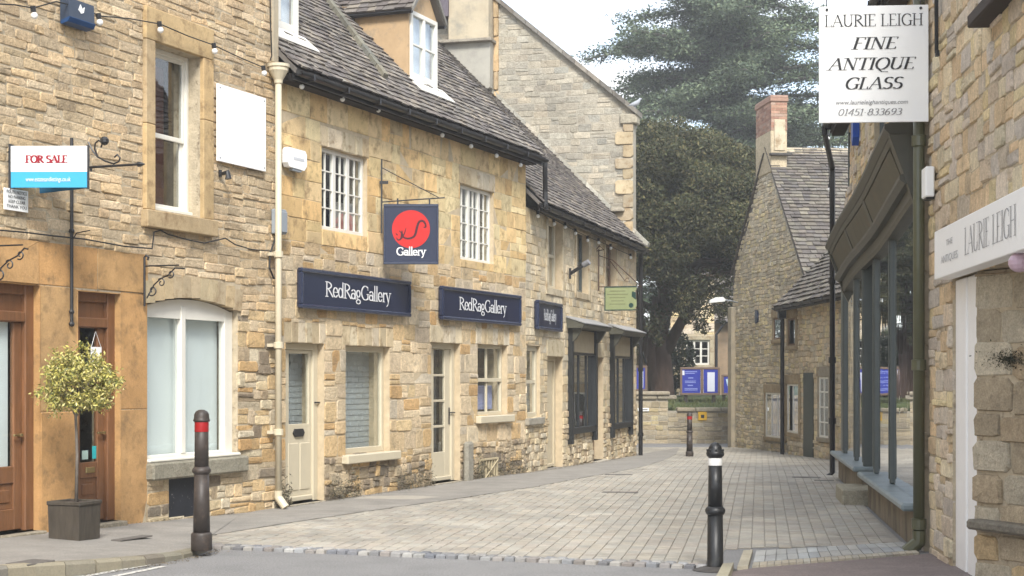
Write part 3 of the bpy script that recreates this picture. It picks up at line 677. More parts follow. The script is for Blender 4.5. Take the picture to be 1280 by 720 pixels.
def slates3(parent, O, eu, et, lu, lt, pal, row=(.16, .11), wd=(.12, .24), inside=None, name='roof_slate', thick=.02, F=None, limit=0):
    """rows of slates on any plane: O corner at the eave, eu along the eave, et up the slope"""
    O, eu, et = Vector(O), Vector(eu).normalized(), Vector(et).normalized(); en = eu.cross(et)
    if en.z < 0: en = -en
    s = 0; m = M(); its = []
    while s < lt:
        ex = row[0]+(row[1]-row[0])*s/lt; u = -U(0, .1)
        while u < lu:
            u2 = min(lu+.02, u+U(*wd))
            if u2-max(0, u) > .04 and (inside is None or inside((u+u2)/2, s+ex/2)): its.append((max(0, u), u2, s, ex))
            u = u2
        s += ex
    def ar(it):
        if F is None: return 0
        p = O+eu*it[0]+et*it[2]; q = O+eu*it[1]+et*(it[2]+it[3]); a = F.world(p.x, p.y); b = F.world(q.x, q.y)
        if a[1] < 2: return 0
        x0, x1, y0, y1 = CX+FP*a[0]/a[1], CX+FP*b[0]/b[1], HY-FP*(p.z-EYE)/a[1], HY-FP*(q.z-EYE)/b[1]
        if max(x0, x1) < 0 or min(x0, x1) > 1280 or max(y0, y1) < 0 or min(y0, y1) > 720: return 0
        return (it[1]-it[0])*it[3]*(FP/a[1])**2
    big = set(sorted(range(len(its)), key=lambda i: -ar(its[i]))[:limit])
    for i, (a, b, s_, ex) in enumerate(its):
        g = .004; th = thick*U(.7, 1.5); l = U(0, .01); f0, f1 = s_-.02+U(-.01, .01), s_+ex*1.3
        P = lambda x, y, z: O+eu*x+et*y+en*z
        c8 = [P(a+g, f0, l+th+.012), P(b-g, f0, l+th+.012), P(b-g, f1, .006), P(a+g, f1, .006), P(a+g, f0, l), P(b-g, f0, l), P(b-g, f1, -.01), P(a+g, f1, -.01)]
        fs = [(0,1,2,3), (4,7,6,5), (4,5,1,0), (5,6,2,1), (6,7,3,2), (7,4,0,3)]; t = pick(pal, .2)
        if i in big and ar(its[i]) > 15:
            c = c8[0].copy(); q = M(); q.add([v-c for v in c8], fs, t); q.fix = False; q.build(name, SLATE, parent, mtx=Matrix.Translation(c))
        else: m.add(c8, fs, t)
    if m.v: m.build(name, SLATE, parent, kind='stuff')

def roof_body(root, u0, u1, ye, ze, run, depth, pitch=radians(45), thick=.12, name='roof'):
    """ridge roof: eave at (ye, ze), ridge after run, back slope down to depth"""
    rz = ze+run*math.tan(pitch); m = M(); yr = ye+run; zb = rz-(depth-yr)*math.tan(pitch)
    m.prismx([(ye, ze-.03), (yr, rz-.03), (depth, zb-.03), (depth, zb-thick), (yr, rz-thick-.05), (ye+.02, ze-thick+.03)], u0, u1)
    o = m.build(name, mat('roof_underlay', (.12, .11, .10), var=.2), root)
    r = M(); n = int((u1-u0)/.45)
    for i in range(n): a = u0+(u1-u0)*i/n; b = u0+(u1-u0)*(i+1)/n-.012; r.prismx([(yr-.15, rz-.12), (yr, rz+.07+U(-.008, .008)), (yr+.15, rz-.12), (yr, rz-.06)], a, b, tint=pick([(.33, .30, .24), (.28, .26, .22)]))
    r.build('ridge_tile', SLATE, o)
    return o, rz
def quoin_blocks(root, F, u, z0, z1, pal, side=-1, w=(.24, .42), h=(.2, .3), proud=.02):
    z = z0; out_ = []; k = 0
    while z < z1-.05:
        hh = min(U(*h), z1-z); ww = w[k % 2]; k += 1
        out_.append((u-ww if side < 0 else u, z+.006, u if side < 0 else u+ww, z+hh-.006)); z += hh
    return out_

# ================================================================== BUILDING 1: the shop on the left (for sale)
b1 = thing('corner_shop', 'grey-tan rubble stone shop with ochre stone door surrounds, nearest on the left', 'building', F1.tp(), F1.phi)
U1 = F1.hit(346)
sash = F1.r(190, 250, 62, 266); sur = F1.r(178, 263, 22, 290)
arcw = F1.r(184, 297, 372, 574); vent = F1.r(211, 245, 590, 647)
d2 = F1.r(96, 150, 365, 662); d1 = F1.r(-12, 49, 355, 668); zf1 = F1.hit(95, 307)[1]; zf0 = F1.hit(95, 360)[1]
d2[1] = .13; d1[1] = .14; d1[0] = d1[2]-1.25; d1[3] = d2[3]+.02
uo = F1.hit(184); up1 = F1.hit(90)
holes1 = [sash, arcw, d2, d1, vent]
m = M(); slab(m, -3, U1, -.3, 8.6, 0, .35, holes1); m.build('wall', MORT, b1)
m = M(); m.box(-3, .36, -.3, -2.7, 8, 8.6); m.box(U1-.35, .352, -.3, U1-.003, 8, 8.6); m.box(-3, 8, -.3, U1, 8.3, 8.6); m.prismx([(.3, 8.6), (4.15, 12.3), (8, 8.6)], U1-.34, U1-.005); m.prismx([(.3, 8.6), (4.15, 12.3), (8, 8.6)], -2.99, -2.7)
m.build('side_wall', MORT, b1)
# ochre dressed stone front below the rubble
och = []
zb = .0
def blocks(u0, u1, z0, z1, hh, ww, out_, g=.004):
    nz_ = max(1, round((z1-z0)/hh)); nu = max(1, round((u1-u0)/ww))
    for j in range(nz_):
        of = U(-.1, .1) if nu > 1 else 0
        for i in range(nu):
            a = u0+(u1-u0)*i/nu+(of if i else 0); b = u0+(u1-u0)*(i+1)/nu+(of if i < nu-1 else 0)
            out_.append((a+g, z0+(z1-z0)*j/nz_+g, b-g, z0+(z1-z0)*(j+1)/nz_-g))
blocks(-3, uo, zf0, zf1, .5, .95, och)
blocks(d1[2], d2[0], .05, zf0, 1.35, 1, och, .003); blocks(d2[2], uo, .05, zf0, 1.2, 1, och, .003); blocks(-3, d1[0], .05, zf0, .8, .6, och)
lay_stones(b1, F1, och, P_OCH, proud=.022, mt=STONE_S, name='dressed_stone', jit=.002)
for q in (d1, d2):      # dressed stone reveals of the two doorways
    for x0_, x1_ in ((q[0]-.004, q[0]+.006), (q[2]-.006, q[2]+.004)):
        m = M(); m.box(x0_, -.012, q[1], x1_, .30, q[3]-.001, tint=pick(P_OCH, .08)); m.build('reveal_stone', STONE_S, b1)
    m = M(); m.box(q[0], -.011, q[3]-.006, q[2], .30, q[3]+.004, tint=P_OCH[0]); m.build('reveal_stone', STONE_S, b1)
# sash surround and sill
sr = [(sur[0], sash[1]-.02, sash[0], (sash[1]+sash[3])/2), (sur[0], (sash[1]+sash[3])/2, sash[0], sash[3]), (sash[2], sash[1]-.02, sur[2], (sash[1]+sash[3])/2+.2), (sash[2], (sash[1]+sash[3])/2+.2, sur[2], sash[3]),
      (sur[0], sash[3], sur[2], sur[3])]
for q in sr: 
    m = M(); m.bbox(q[0]+.002, -.05, q[1]+.002, q[2]-.002, .16, q[3]-.002, .008, tint=pick([(.50, .36, .19), (.46, .34, .20)], .06)); m.build('dressed_stone', STONE_S, b1)
m = M(); m.bbox(sur[0]-.03, -.09, sur[1], sur[2]+.03, .16, sash[1]-.024, .01, tint=(.42, .32, .19)); m.build('window_sill', STONE_S, b1)
# arched window sill, lintel arch
asill = (arcw[0]-.02, arcw[1]-.19, arcw[2]+.10, arcw[1])
m = M(); m.bbox(asill[0], -.10, asill[1], asill[2], .2, asill[3]-.003, .02, tint=(.30, .28, .22)); m.build('window_sill', STONE, b1)
hs = holes1+[sur, asill, (-3, -.3, uo, zf1)]
hs1 = [q for q in hs]
# arch stones above the window
nv = 11; aw = arcw[2]-arcw[0]; 
for i in range(nv):
    a = arcw[0]-.05+(aw+.1)*i/nv; b = arcw[0]-.05+(aw+.1)*(i+1)/nv; t = ((i+.5)/nv*2-1); zb_ = arcw[3]-.10*t*t*1.1-.01; lean = t*.05
    m = M(); m.prism([(a+.003, zb_-.0+.0), (b-.003, zb_-(.012 if t > 0 else -.012)), (b-.003+lean, zb_+.24), (a+.003+lean, zb_+.24)], -.022, .1, tint=pick([(.50, .40, .25), (.44, .36, .24)], .1)); m.build('arch_stone', STONE_S, b1)
hs1.append((arcw[0]-.06, arcw[3]-.14, arcw[2]+.06, arcw[3]+.22))
# brick-like tan stones beside the arched window, rubble elsewhere
ub = F1.hit(297)+.02; zt_ = F1.hit(320, 330)[1]
rects = stone_rects(-3, U1, zf1-.5, 8.5, hs1, (.06, .115), (.12, .42), 0)
rects = [r for r in rects if not (r[0] > uo-.05 and r[3] < zf1+.05 and False)]
lower = stone_rects(uo, U1, -.02, zf1-.5, hs1, (.10, .20), (.15, .42), .35)
lay_stones(b1, F1, rects, P_GREY, proud=.011, limit=230)
lay_stones(b1, F1, lower, P_CREAM+P_GOLD+P_ROUGH, proud=.014, limit=70)
# sash window
y0 = .15
sw = window(b1, sash, y0, WHITE, fw=.05, nx=1, nz=1, depth=.10, interior=True, back=.9)
# replace single pane by two sashes
for c in list(sw.children):
    if c.name.startswith('pane'): bpy.data.objects.remove(c)
zm = (sash[1]+sash[3])/2-.05; a, b = sash[0]+.05, sash[2]-.05
for nm, za, zb_, yy in (('sash_frame', sash[1]+.05, zm+.025, y0+.055), ('sash_frame', zm-.025, sash[3]-.05, y0+.025)):
    m = M(); t = .04; m.bbox(a, yy, za, a+t, yy+.03, zb_, .004); m.bbox(b-t, yy, za, b, yy+.03, zb_, .004); m.bbox(a+t, yy+.001, za, b-t, yy+.03, za+t*1.3, .004); m.bbox(a+t, yy+.001, zb_-t, b-t, yy+.03, zb_, .004)
    m.build(nm, WHITE, sw); m = M(); m.box(a+t, yy+.012, za+t, b-t, yy+.016, zb_-t); m.build('pane', GLASS, sw)
m = M(); m.bbox(sash[0]+.002, y0-.06, sash[1]+.001, sash[2]-.002, y0, sash[1]+.05, .008); m.build('sill', WHITE, sw)
m = M(); m.box(a+.45, y0+.30, sash[1]+.1, b, y0+.31, sash[3]-.1); m.build('inner_board', REDB, sw)
m = M(); m.box(a, y0+.28, sash[1]+.05, a+.5, y0+.29, sash[3]-.3); m.build('curtain', mat('dull_blind', (.16, .15, .15), var=.4, vscale=4), sw)
# arched shop window with two lights and blinds
u0, z0, u1, z1 = arcw; m = M(); y = .07; fw = .13; N = 10
def topz(u): t = (u-(u0+u1)/2)/((u1-u0)/2); return z1-.02-.12*t*t
m.bbox(u0, y, z0, u0+.10, y+.08, topz(u0+.05), .006); m.bbox(u1-fw-.04, y, z0, u1, y+.08, topz(u1-.05), .006); m.bbox(u0+.1, y+.002, z0, u1-fw-.04, y+.08, z0+.07, .006)
mu = F1.hit(238); mu2 = F1.hit(232); m.bbox(mu2+.01, y-.01, z0+.07, mu, y+.08, topz(mu)-.08, .006)
pts = [(u0+(u1-u0)*i/N, topz(u0+(u1-u0)*i/N)) for i in range(N+1)]
m.prism(pts+[(u1, z1-.24), (u0, z1-.24)], y+.003, y+.08)
aw_ = m.build('window', WHITE, b1)
for (a, b) in ((u0+.1, mu2+.01), (mu, u1-fw-.04)):
    p = M(); p.box(a, y+.045, z0+.07, b, y+.049, z1-.24); p.build('pane', GLASS, aw_)
    
p = M(); p.box(u0+.02, y+.13, z0-.04, u1-fw+.0, y+.135, z1-.16); p.build('blind', BLIND, aw_)
m = M(); m.box(u0-.1, y+.45, z0-.1, u1+.1, y+.47, z1+.05); m.build('interior', DARK, aw_)
m = M(); m.bbox(u0-.0, -.035, z0-.0, u1+.02, y, z0+.035, .01); m.build('sill', WHITE, aw_)
# vent panel below
m = M(); m.bbox(vent[0], .01, vent[1], vent[2], .06, vent[3], .01); m.build('vent_panel', mat('peeling_black', (.018, .02, .026), var=.3, rough=.6, dirt=(.25, .24, .22), dscale=26, dth=(.63, .68)), b1)
def oak_door(root, r, label, glass_z, leafx, blind=False, y=.10, letter=None):
    u0, z0, u1, z1 = r
    f = M(); f.bbox(u0, y-.04, z0, u0+.07, y+.08, z1, .01); f.bbox(u1-.13, y-.04, z0, u1-.0, y+.08, z1, .01); f.bbox(u0+.07, y-.03, z1-.10, u1-.13, y+.08, z1, .01); f.bbox(u0+.07, y-.045, z1-.36, u1-.13, y+.08, z1-.26, .01); f.bbox(u0+.07, y+.01, z1-.262, u1-.13, y+.06, z1-.098, .004)
    f.build('door_frame', OAK, root)
    a, b, c, d = u0+.075, z0+.02, u1-.135, z1-.365; st = .11; gz0, gz1 = glass_z
    m = M(); m.bbox(a, y, b, a+st, y+.05, d, .006); m.bbox(c-st, y, b, c, y+.05, d, .006); m.bbox(a+st, y+.001, gz1, c-st, y+.05, d, .006); m.bbox(a+st, y+.001, gz0-.16, c-st, y+.05, gz0, .006); m.bbox(a+st, y+.001, b, c-st, y+.05, b+.20, .006)
    m.bbox(a+st, y+.02, b+.2, c-st, y+.045, gz0-.16, .004); m.bbox(a+st+.05, y+.008, b+.26, c-st-.05, y+.03, gz0-.22, .008)
    dr = m.build('door', OAK, root, label=label)
    p = M(); p.box(a+st, y+.022, gz0, c-st, y+.027, gz1); p.build('pane', GLASS, dr)
    if blind: p = M(); p.box(a+st-.02, y+.06, gz0-.02, c-st-.015, y+.064, gz1); p.build('blind', BLIND, dr)
    k = M(); k.box(u0-.2, y+.9, z0-.1, u1+.2, y+.92, z1); k.build('interior', DARK, dr)
    m = M(); m.bbox(c-.07, y-.05, (gz0+.28), c-.03, y+.0, gz0+.31, .004); m.bbox(c-.16, y-.05, gz0+.285, c-.07, y-.03, gz0+.305, .004); m.build('handle', mat('brass', (.5, .4, .2), rough=.3, metal=1), dr)
    return dr, (a+st, c-st)
gz = F1.hit(120, 577, d=.10)[1]; gt = F1.hit(120, 402, d=.10)[1]
dd, (ga, gb) = oak_door(b1, d2, 'varnished glazed door behind the potted tree', (gz, gt), None)
m = M(); m.bbox(ga+.08, .085, gz-.11, gb-.06, .102, gz-.05, .005); m.build('letterbox', mat('brass', (.5, .4, .2), rough=.3, metal=1), dd)
m = M(); m.box(ga+.22, .115, gz+.03, ga+.36, .117, gz+.16); m.build('sticker', mat('teal_sticker', (.03, .42, .45), rough=.5), dd)
m = M(); m.box(ga+.05, .115, gz+.03, ga+.15, .117, gz+.12); m.build('sticker', mat('pale_sticker', (.4, .55, .5), rough=.5), dd)
m = M(); m.box(ga+.16, .09, gt-.42, ga+.34, .092, gt-.26, ); m.build('hanging_sign', SIGNW, dd); m = M(); m.tube([(ga+.17, .09, gt-.26), (ga+.24, .09, gt-.1), (ga+.33, .09, gt-.26)], .003, 4); m.build('sign_cord', SIGNW, dd)
m = M(); m.bbox(d2[0], -.10, -.1, d2[2], .5, d2[1]+.0, .01, tint=(.33, .29, .22)); m.build('door_step', STONE, b1)
# second door / shopfront at the left edge
gz = F1.hit(15, 583, d=.10)[1]; gt = F1.hit(15, 398, d=.10)[1]
dd, _ = oak_door(b1, d1, 'wide varnished glazed door with a white blind, partly out of frame', (gz, gt), None, blind=True)
m = M(); m.bbox(d1[0], -.10, -.1, d1[2], .5, d1[1]+.0, .01, tint=(.33, .29, .22)); m.build('door_step', STONE, b1)
rf, _ = roof_body(b1, -3.1, U1+.03, -.3, 8.55, 4.45, 8.6); slates(b1, F1, -3.1, U1+.03, -.3, 8.55, 4.4, pi/4, P_SLATE, part=rf, row=(.3, .2), wd=(.25, .5))
# pale rendered strip at the right-hand top corner
m = M(); m.bbox(U1-.14, -.03, F1.hit(340, 78)[1], U1-.001, .1, 8.5, .01); m.build('corner_render', REND, b1)

# ================================================================== BUILDING 2: the gallery
b2 = thing('gallery_building', 'golden limestone gallery building with two navy fascia boards and dormers', 'building', F2.tp(), F2.phi)
E2 = 5.30; L2 = o3
w1 = F2.r(432, 487, 433, 566); d21 = F2.r(357, 405, 429, 630); d22 = F2.r(539, 575, 429, 605); w2 = F2.r(597, 634, 431, 519)
ua = F2.r(402, 459, 190, 291); ub2 = F2.r(575, 617, 235, 327)
d21[1] = .03; d22[1] = .03
holes2 = [w1, d21, d22, w2, ua, ub2]
m = M(); slab(m, 0, L2, -.3, E2, 0, .35, holes2); m.build('wall', MORT_P, b2)
m = M(); m.box(L2-.35, .352, -.3, L2-.003, 8, E2); m.box(0, 8, -.3, L2, 8.3, E2); m.prismx([(-.1, E2), (4, E2+4.1), (8.1, E2)], L2-.3, L2-.004); m.build('side_wall', MORT_P, b2)
# soldier-course lintels
lint = []
for r, n_, e in ((w1, 7, .10), (d21, 6, .04), (d22, 5, .06), (w2, 6, .08), (ua, 7, .05), (ub2, 6, .05)):
    a, b = r[0]-e, r[2]+e; h_ = .26
    for i in range(n_): lint.append((a+(b-a)*i/n_+.003, r[3]+.004, a+(b-a)*(i+1)/n_-.003, r[3]+h_))
lay_stones(b2, F2, lint, [(.56, .47, .32), (.52, .42, .27), (.58, .50, .37)], proud=.012, mt=STONE_S, name='lintel_stone', jit=.004)
hl = holes2+[(r[0], r[1], r[2], r[3]) for r in lint]
zmid = F2.hit(520, 325)[1]
hl2 = hl
base = stone_rects(0, L2, -.02, .58, hl2, (.09, .17), (.12, .30), .4, gap=.006)
mid = stone_rects(0, L2, .58, zmid, hl2, (.16, .30), (.20, .46), .2, gap=.007)
top = stone_rects(0, L2, zmid, E2-.02, hl2, (.20, .30), (.30, .62), .1, gap=.003)
lay_stones(b2, F2, base, P_ROUGH, proud=.026, limit=50)
lay_stones(b2, F2, mid, P_GOLD, proud=.009, limit=150, jit=.010)
lay_stones(b2, F2, top, P_UP, proud=.007, limit=90, mt=STONE_S, jit=.006)
# windows
def gal_sill(r, px0, px1):
    a, b = F2.hit(px0), F2.hit(px1); m = M(); m.bbox(a, -.10, r[1]-.12, b, .12, r[1]-.002, .012); m.build('window_sill', CREAM, b2)
def inner_bricks(a, b, z0, z1, y, parent):
    m = M(); z = z0; k = 0
    while z < z1:
        x = a-(.11 if k % 2 else 0)
        while x < b: m.box(x, y-.012-U(0, .003), z, x+.213, y+.02, z+.066); x += .225
        z += .076; k += 1
    m.build('inner_brick', WBRICK, parent, kind='stuff')
window(b2, w1, .09, CREAM, fw=.075, depth=.06, back=.8)
m = M(); m.box(w1[0]-.4, .34, w1[1]-.1, w1[2]+.20, .35, w1[3]); m.build('inner_wall', WBRICK, b2); inner_bricks(w1[0]-.35, w1[2]+.2, w1[1]-.1, w1[3], .335, b2)
gal_sill(w1, 427, 494)
ww = window(b2, w2, .09, CREAM, fw=.06, nx=2, nz=2, bw=.03, depth=.06, back=.8, curtain=(CURTB, [(.1, .9, .08, .42)]))
zc = (w2[1]+w2[3])/2; m = M(); m.bbox(w2[0]+.05, .08, zc-.03, w2[2]-.05, .12, zc+.03, .004); m.build('meeting_rail', CREAM, ww)
gal_sill(w2, 594, 637)
window(b2, ua, .06, WHITE, fw=.055, nx=2, nz=4, bw=.016, depth=.05, mull=.085, lights=[(0, .34), (.34, .67), (.67, 1)], curtain=(CURT, [(.45, .7, .04, .4), (.75, .98, .04, .42)]), back=.5)
window(b2, ub2, .06, WHITE, fw=.05, nx=2, nz=4, bw=.016, depth=.05, mull=.085, lights=[(0, .34), (.34, .67), (.67, 1)], curtain=(CURT, [(.1, .9, .04, .97)]), back=.5)
# cream door with letterbox, to the left
def leaf(root, r, y, mt, glass_r, fw=.08, nz=1, label=None, split=None, frame_mt=None):
    u0, z0, u1, z1 = r; f = M(); f.bbox(u0, y-.03, z0, u0+fw*.5, y+.09, z1, .006); f.bbox(u1-fw*1.5, y-.03, z0, u1, y+.09, z1, .006); f.bbox(u0+fw*.5, y-.029, z1-fw, u1-fw*1.5, y+.09, z1, .006); f.build('door_frame', frame_mt or mt, root)
    a, b, c, d = u0+fw*.5+.004, z0+.015, u1-fw*1.5-.004, z1-fw-.004; ga, gb, gc, gd = glass_r
    m = M(); m.bbox(a, y, b, ga, y+.045, d, .004); m.bbox(gc, y, b, c, y+.045, d, .004); m.bbox(ga, y+.001, gd, gc, y+.045, d, .004); m.bbox(ga, y+.001, b, gc, y+.045, gb, .004)
    pm = (ga+gc)/2
    for (pa, pc) in ((ga-.02, pm-.02), (pm+.02, gc+.02)):
        if gb-b > .5 and split: m.bbox(pa, y-.008, b+.14, pc, y+.01, gb-.24, .007)
    m.bbox(a+.01, y-.03, b, c-.01, y, b+.07, .015)
    dr = m.build('door', mt, root, label=label)
    for j in range(nz):
        p = M(); p.box(ga, y+.02, gb+(gd-gb)*j/nz+.01, gc, y+.024, gb+(gd-gb)*(j+1)/nz-.01); p.build('pane', GLASS, dr)
        if j: q = M(); q.bbox(ga, y+.005, gb+(gd-gb)*j/nz-.018, gc, y+.04, gb+(gd-gb)*j/nz+.018, .004); q.build('glazing_bar', mt, dr)
    k = M(); k.box(u0-.3, y+.7, z0, u1+.3, y+.72, z1); k.build('interior', DARK, dr)
    return dr, (a, b, c, d)
def lever(dr, u, z, y, s=1):
    m = M(); m.bbox(u-.018, y-.012, z-.13, u+.018, y, z+.13, .004); m.tube([(u, y-.01, z+.05), (u, y-.05, z+.05), (u+.10*s, y-.055, z+.05)], .011, 6); m.build('handle', BLACK, dr)
g0 = F2.r(361, 386, 442, 530, d=.12); dr, q = leaf(b2, d21, .12, CREAM, g0, label='cream half-glazed door with a black letterbox', split=True)
hu = F2.hit(390.5, d=.12); lever(dr, hu, F2.hit(390, 508, d=.12)[1], .12)
m = M(); zz = F2.hit(372, 541, d=.12)[1]; uu = F2.hit(372.5, d=.12); m.prism([(uu-.14, zz), (uu-.10, zz+.05), (uu+.10, zz+.05), (uu+.14, zz), (uu+.10, zz-.05), (uu-.10, zz-.05)], .10, .119); m.build('letterbox', BLACK, dr)
m = M(); m.box(g0[0]-.4, .34, g0[1]-.2, g0[2]+.6, .35, g0[3]+.2); m.build('inner_wall', WBRICK, dr); inner_bricks(g0[0]-.3, g0[2]+.5, g0[1]-.2, g0[3]+.2, .335, dr)
g0 = F2.r(542, 556, 437, 565, d=.12); dr, q = leaf(b2, d22, .12, CREAM, [g0[0], g0[1], g0[2], g0[3]], nz=4, label='cream door with four stacked panes')
hu = F2.hit(561, d=.12); lever(dr, hu, F2.hit(558, 520, d=.12)[1], .12)
m = M(); m.box(g0[0]-.1, .40, g0[1]-.2, g0[2]+.3, .41, g0[3]+.2); m.build('curtain', mat('grey_blind', (.22, .22, .22), var=.2), dr)
for r in (d21, d22): m = M(); m.bbox(r[0], -.04, -.1, r[2], .5, r[1], .01, tint=(.42, .37, .28)); m.build('door_step', STONE, b2)
# timber lattice vent low in the wall
v = F2.r(597, 618, 575, 603); m = M(); n_ = 6
for i in range(n_+1): x = v[0]+(v[2]-v[0])*i/n_; m.bbox(x-.018, -.06, v[1], x+.018, -.03, v[3], .004)
m.bbox(v[0]-.02, -.07, v[3], v[2]+.02, -.025, v[3]+.03, .004); m.bbox(v[0]-.02, -.07, v[1]-.02, v[2]+.02, -.025, v[1], .004)
m.tube([(v[0], -.065, v[1]), (v[2], -.065, v[3])], .012, 4); m.tube([(v[0]+.05, -.066, v[3]), (v[2], -.066, v[1])], .012, 4)
m.build('lattice_vent', LOUV, b2)
# stone stump beside the door, dark weathering plant tufts handled later
m = M(); st = F2.r(576, 584, 552, 604); m.bbox(st[0], -.12, -.05, st[2], -.03, st[3], .03, tint=(.30, .28, .23)); m.build('corner_stone', STONE, b2)
# roof
rf2, RZ2 = roof_body(b2, U1-9.0+.0, L2+.08, -.28, E2+.10, 4.4, 8.4)
def zroof2(y): return E2+.10+(y+.28)
def dsolve(px, py):
    lo, hi = 0, 4
    for _ in range(40):
        d = (lo+hi)/2; z = F2.hit(px, py, d=d)[1]
        if z > zroof2(d): lo = d
        else: hi = d
    return d
ud = [dsolve(527, 104), dsolve(359, 40)]
dorm = []
for (pxa, pxb, ptop, pbot), d in (((512, 545, 20, 104), ud[0]), ((347, 371, -40, 40), ud[1])):
    a, b = F2.hit(pxa, d=d), F2.hit(pxb, d=d); z0 = zroof2(d)+.0; z1 = F2.hit((pxa+pxb)/2, ptop, d=d)[1]
    if pxa < 400: z1 = z0+1.05; a = b-.95
    dorm.append((a, b, z0, z1, d))
def in2(u, s):
    y = -.28+s*cos(pi/4)
    for (a, b, z0, z1, d) in dorm:
        if a-.02 < u < b+.02 and d-.02 < y < d+(z1-z0): return False
    return True
slates(b2, F2, 0, L2+.10, -.28, E2+.10, 4.4, pi/4, P_SLATE, inside=in2, part=rf2, row=(.13, .085), wd=(.10, .20), limit=300, thick=.016)
# raised stone line where the roof steps
sa = dsolve(408, 3); ua_ = F2.hit(408, d=sa); sb = dsolve(479, 98); ub_ = F2.hit(479, d=sb)
m = M(); n_ = 13
for i in range(n_):
    t0, t1 = -.6+1.62*i/n_, -.6+1.62*(i+.96)/n_; A = (ua_+(ub_-ua_)*t0, sa+(sb-sa)*t0); B = (ua_+(ub_-ua_)*t1, sa+(sb-sa)*t1)
    zA, zB = zroof2(A[1]), zroof2(B[1]); w_ = .075
    m.add([(A[0]-w_, A[1], zA+.01), (A[0]-w_, A[1]-.04, zA+.08), (A[0]+w_, A[1]-.04, zA+.08), (A[0]+w_, A[1], zA+.01), (B[0]-w_, B[1], zB+.01), (B[0]-w_, B[1]-.04, zB+.08), (B[0]+w_, B[1]-.04, zB+.08), (B[0]+w_, B[1], zB+.01)],
          [(0,1,5,4), (1,2,6,5), (2,3,7,6), (0,3,2,1), (4,5,6,7)], pick([(.20, .19, .15), (.16, .155, .13)], .2)); m.fix = True
m.build('roof_step', SLATE, rf2)
for (a, b, z0, z1, d) in dorm:
    dm = M(); back = d+(z1-z0)+.25
    # cheeks follow the roof
    for x0_, x1_ in ((a-.04, a), (b, b+.04)): dm.prismx([(d, z0-.05), (d, z1), (back, z1), (back, zroof2(back)-.1)], x0_, x1_)
    mid_ = (a+b)/2; rz = z1+(b-a)/2*1.1+.05
    dm.prism([(a-.04, z1), (b+.04, z1), (mid_, rz)], d, d+.08)
    dor = dm.build('dormer', RENDO, b2)
    window_ = None
    fr = M(); fw = .07; fr.bbox(a, d-.03, z0, a+fw, d+.05, z1, .006); fr.bbox(b-fw, d-.03, z0, b, d+.05, z1, .006); fr.bbox(a+fw, d-.029, z1-fw, b-fw, d+.05, z1, .006); fr.bbox(a+fw, d-.029, z0, b-fw, d+.05, z0+.10, .006); fr.bbox(mid_-.03, d-.028, z0+.1, mid_+.03, d+.05, z1-fw, .006)
    zz = (z0+z1)/2+.02; fr.box(a+fw, d-.015, zz-.012, b-fw, d+.03, zz+.012)
    fr.build('window', WHITE, dor)
    for (p, q_) in ((a+fw, mid_-.03), (mid_+.03, b-fw)):
        for (r_, s_) in ((z0+.1, zz-.012), (zz+.012, z1-fw)): g = M(); g.box(p, d+.01, r_, q_, d+.014, s_); g.build('pane', GLASS, dor)
    g = M(); g.box(a+.02, d+.10, z0, b-.02, d+.11, z1); g.build('blind', mat('net_curtain', (.62, .66, .72), var=.08), dor)
    g = M(); g.prismx([(d-.04, z0+.0), (d-.04, z0-.03), (d-.26, zroof2(d-.26)+.05), (d-.26, zroof2(d-.26)+.065)], a-.12, b+.14); g.build('flashing', WHITE, dor)
    # dormer roof, gutter and slates on both slopes
    for sg, x_ in ((-1, a-.12), (1, b+.12)):
        e = Vector((x_, d-.10, z1-.02)); tp = Vector((mid_-x_, 0, rz+.05-(z1-.02)))
        under = M(); bk = back+.9; under.add([e, e+Vector((0, bk-d+.1, 0)), e+Vector((0, bk-d+.1, 0))+tp, e+tp, e-Vector((0,0,.05)), e+Vector((0, bk-d+.1, -.05)), e+Vector((0, bk-d+.1, -.05))+tp, e+tp-Vector((0,0,.05))], [(0,1,2,3), (7,6,5,4), (0,4,5,1), (1,5,6,2), (2,6,7,3), (3,7,4,0)]); under.fix = True; under.build('dormer_roof', mat('roof_underlay'), dor)
        slates3(dor, e+Vector((0, 0, .01)), (0, 1, 0), tp, bk-d+.1, tp.length, P_SLATE, row=(.12, .1), wd=(.12, .22))
        gt_ = M(); gt_.tube([(x_, d-.1, z1-.05), (x_, back, z1-.05)], .035, 6); gt_.build('gutter', GUTT, dor)
    bb = M(); bb.prism([(a-.13, z1-.05), (mid_, rz+.03), (b+.13, z1-.05), (b+.13, z1+.02), (mid_, rz+.11), (a-.13, z1+.02)], d-.13, d-.10); bb.build('bargeboard', mat('weathered_verge', (.2, .19, .17), var=.2), dor)
# gutter
def gutter(root, u0, u1, y, z, r=.06, mt=None):
    pr = [(y+r*cos(pi+pi*i/8), z+r*sin(pi+pi*i/8)) for i in range(9)]+[(y+(r-.012)*cos(2*pi-pi*i/8), z+.004+(r-.012)*sin(2*pi-pi*i/8)) for i in range(9)]
    m = M(); m.prismx(pr, u0, u1); m.box(u0, y+r+.004, z-.09, u1, y+r+.03, z+.02); k = int((u1-u0)/.9)
    for i in range(k): x = u0+.3+i*.9; m.box(x-.015, y-r-.006, z-.075, x+.015, y+r, z-.06); m.box(x-.015, y-r-.008, z-.07, x+.015, y-r+.003, z+.01)
    return m.build('gutter', mt or GUTT, root)
gutter(b2, .02, L2+.2, -.30, E2+.03, .055)
m = M(); m.box(0, -.18, E2-.07, L2+.05, -.005, E2+.02); m.build('eaves_board', mat('dark_eaves', (.035, .03, .027), var=.3), b2)
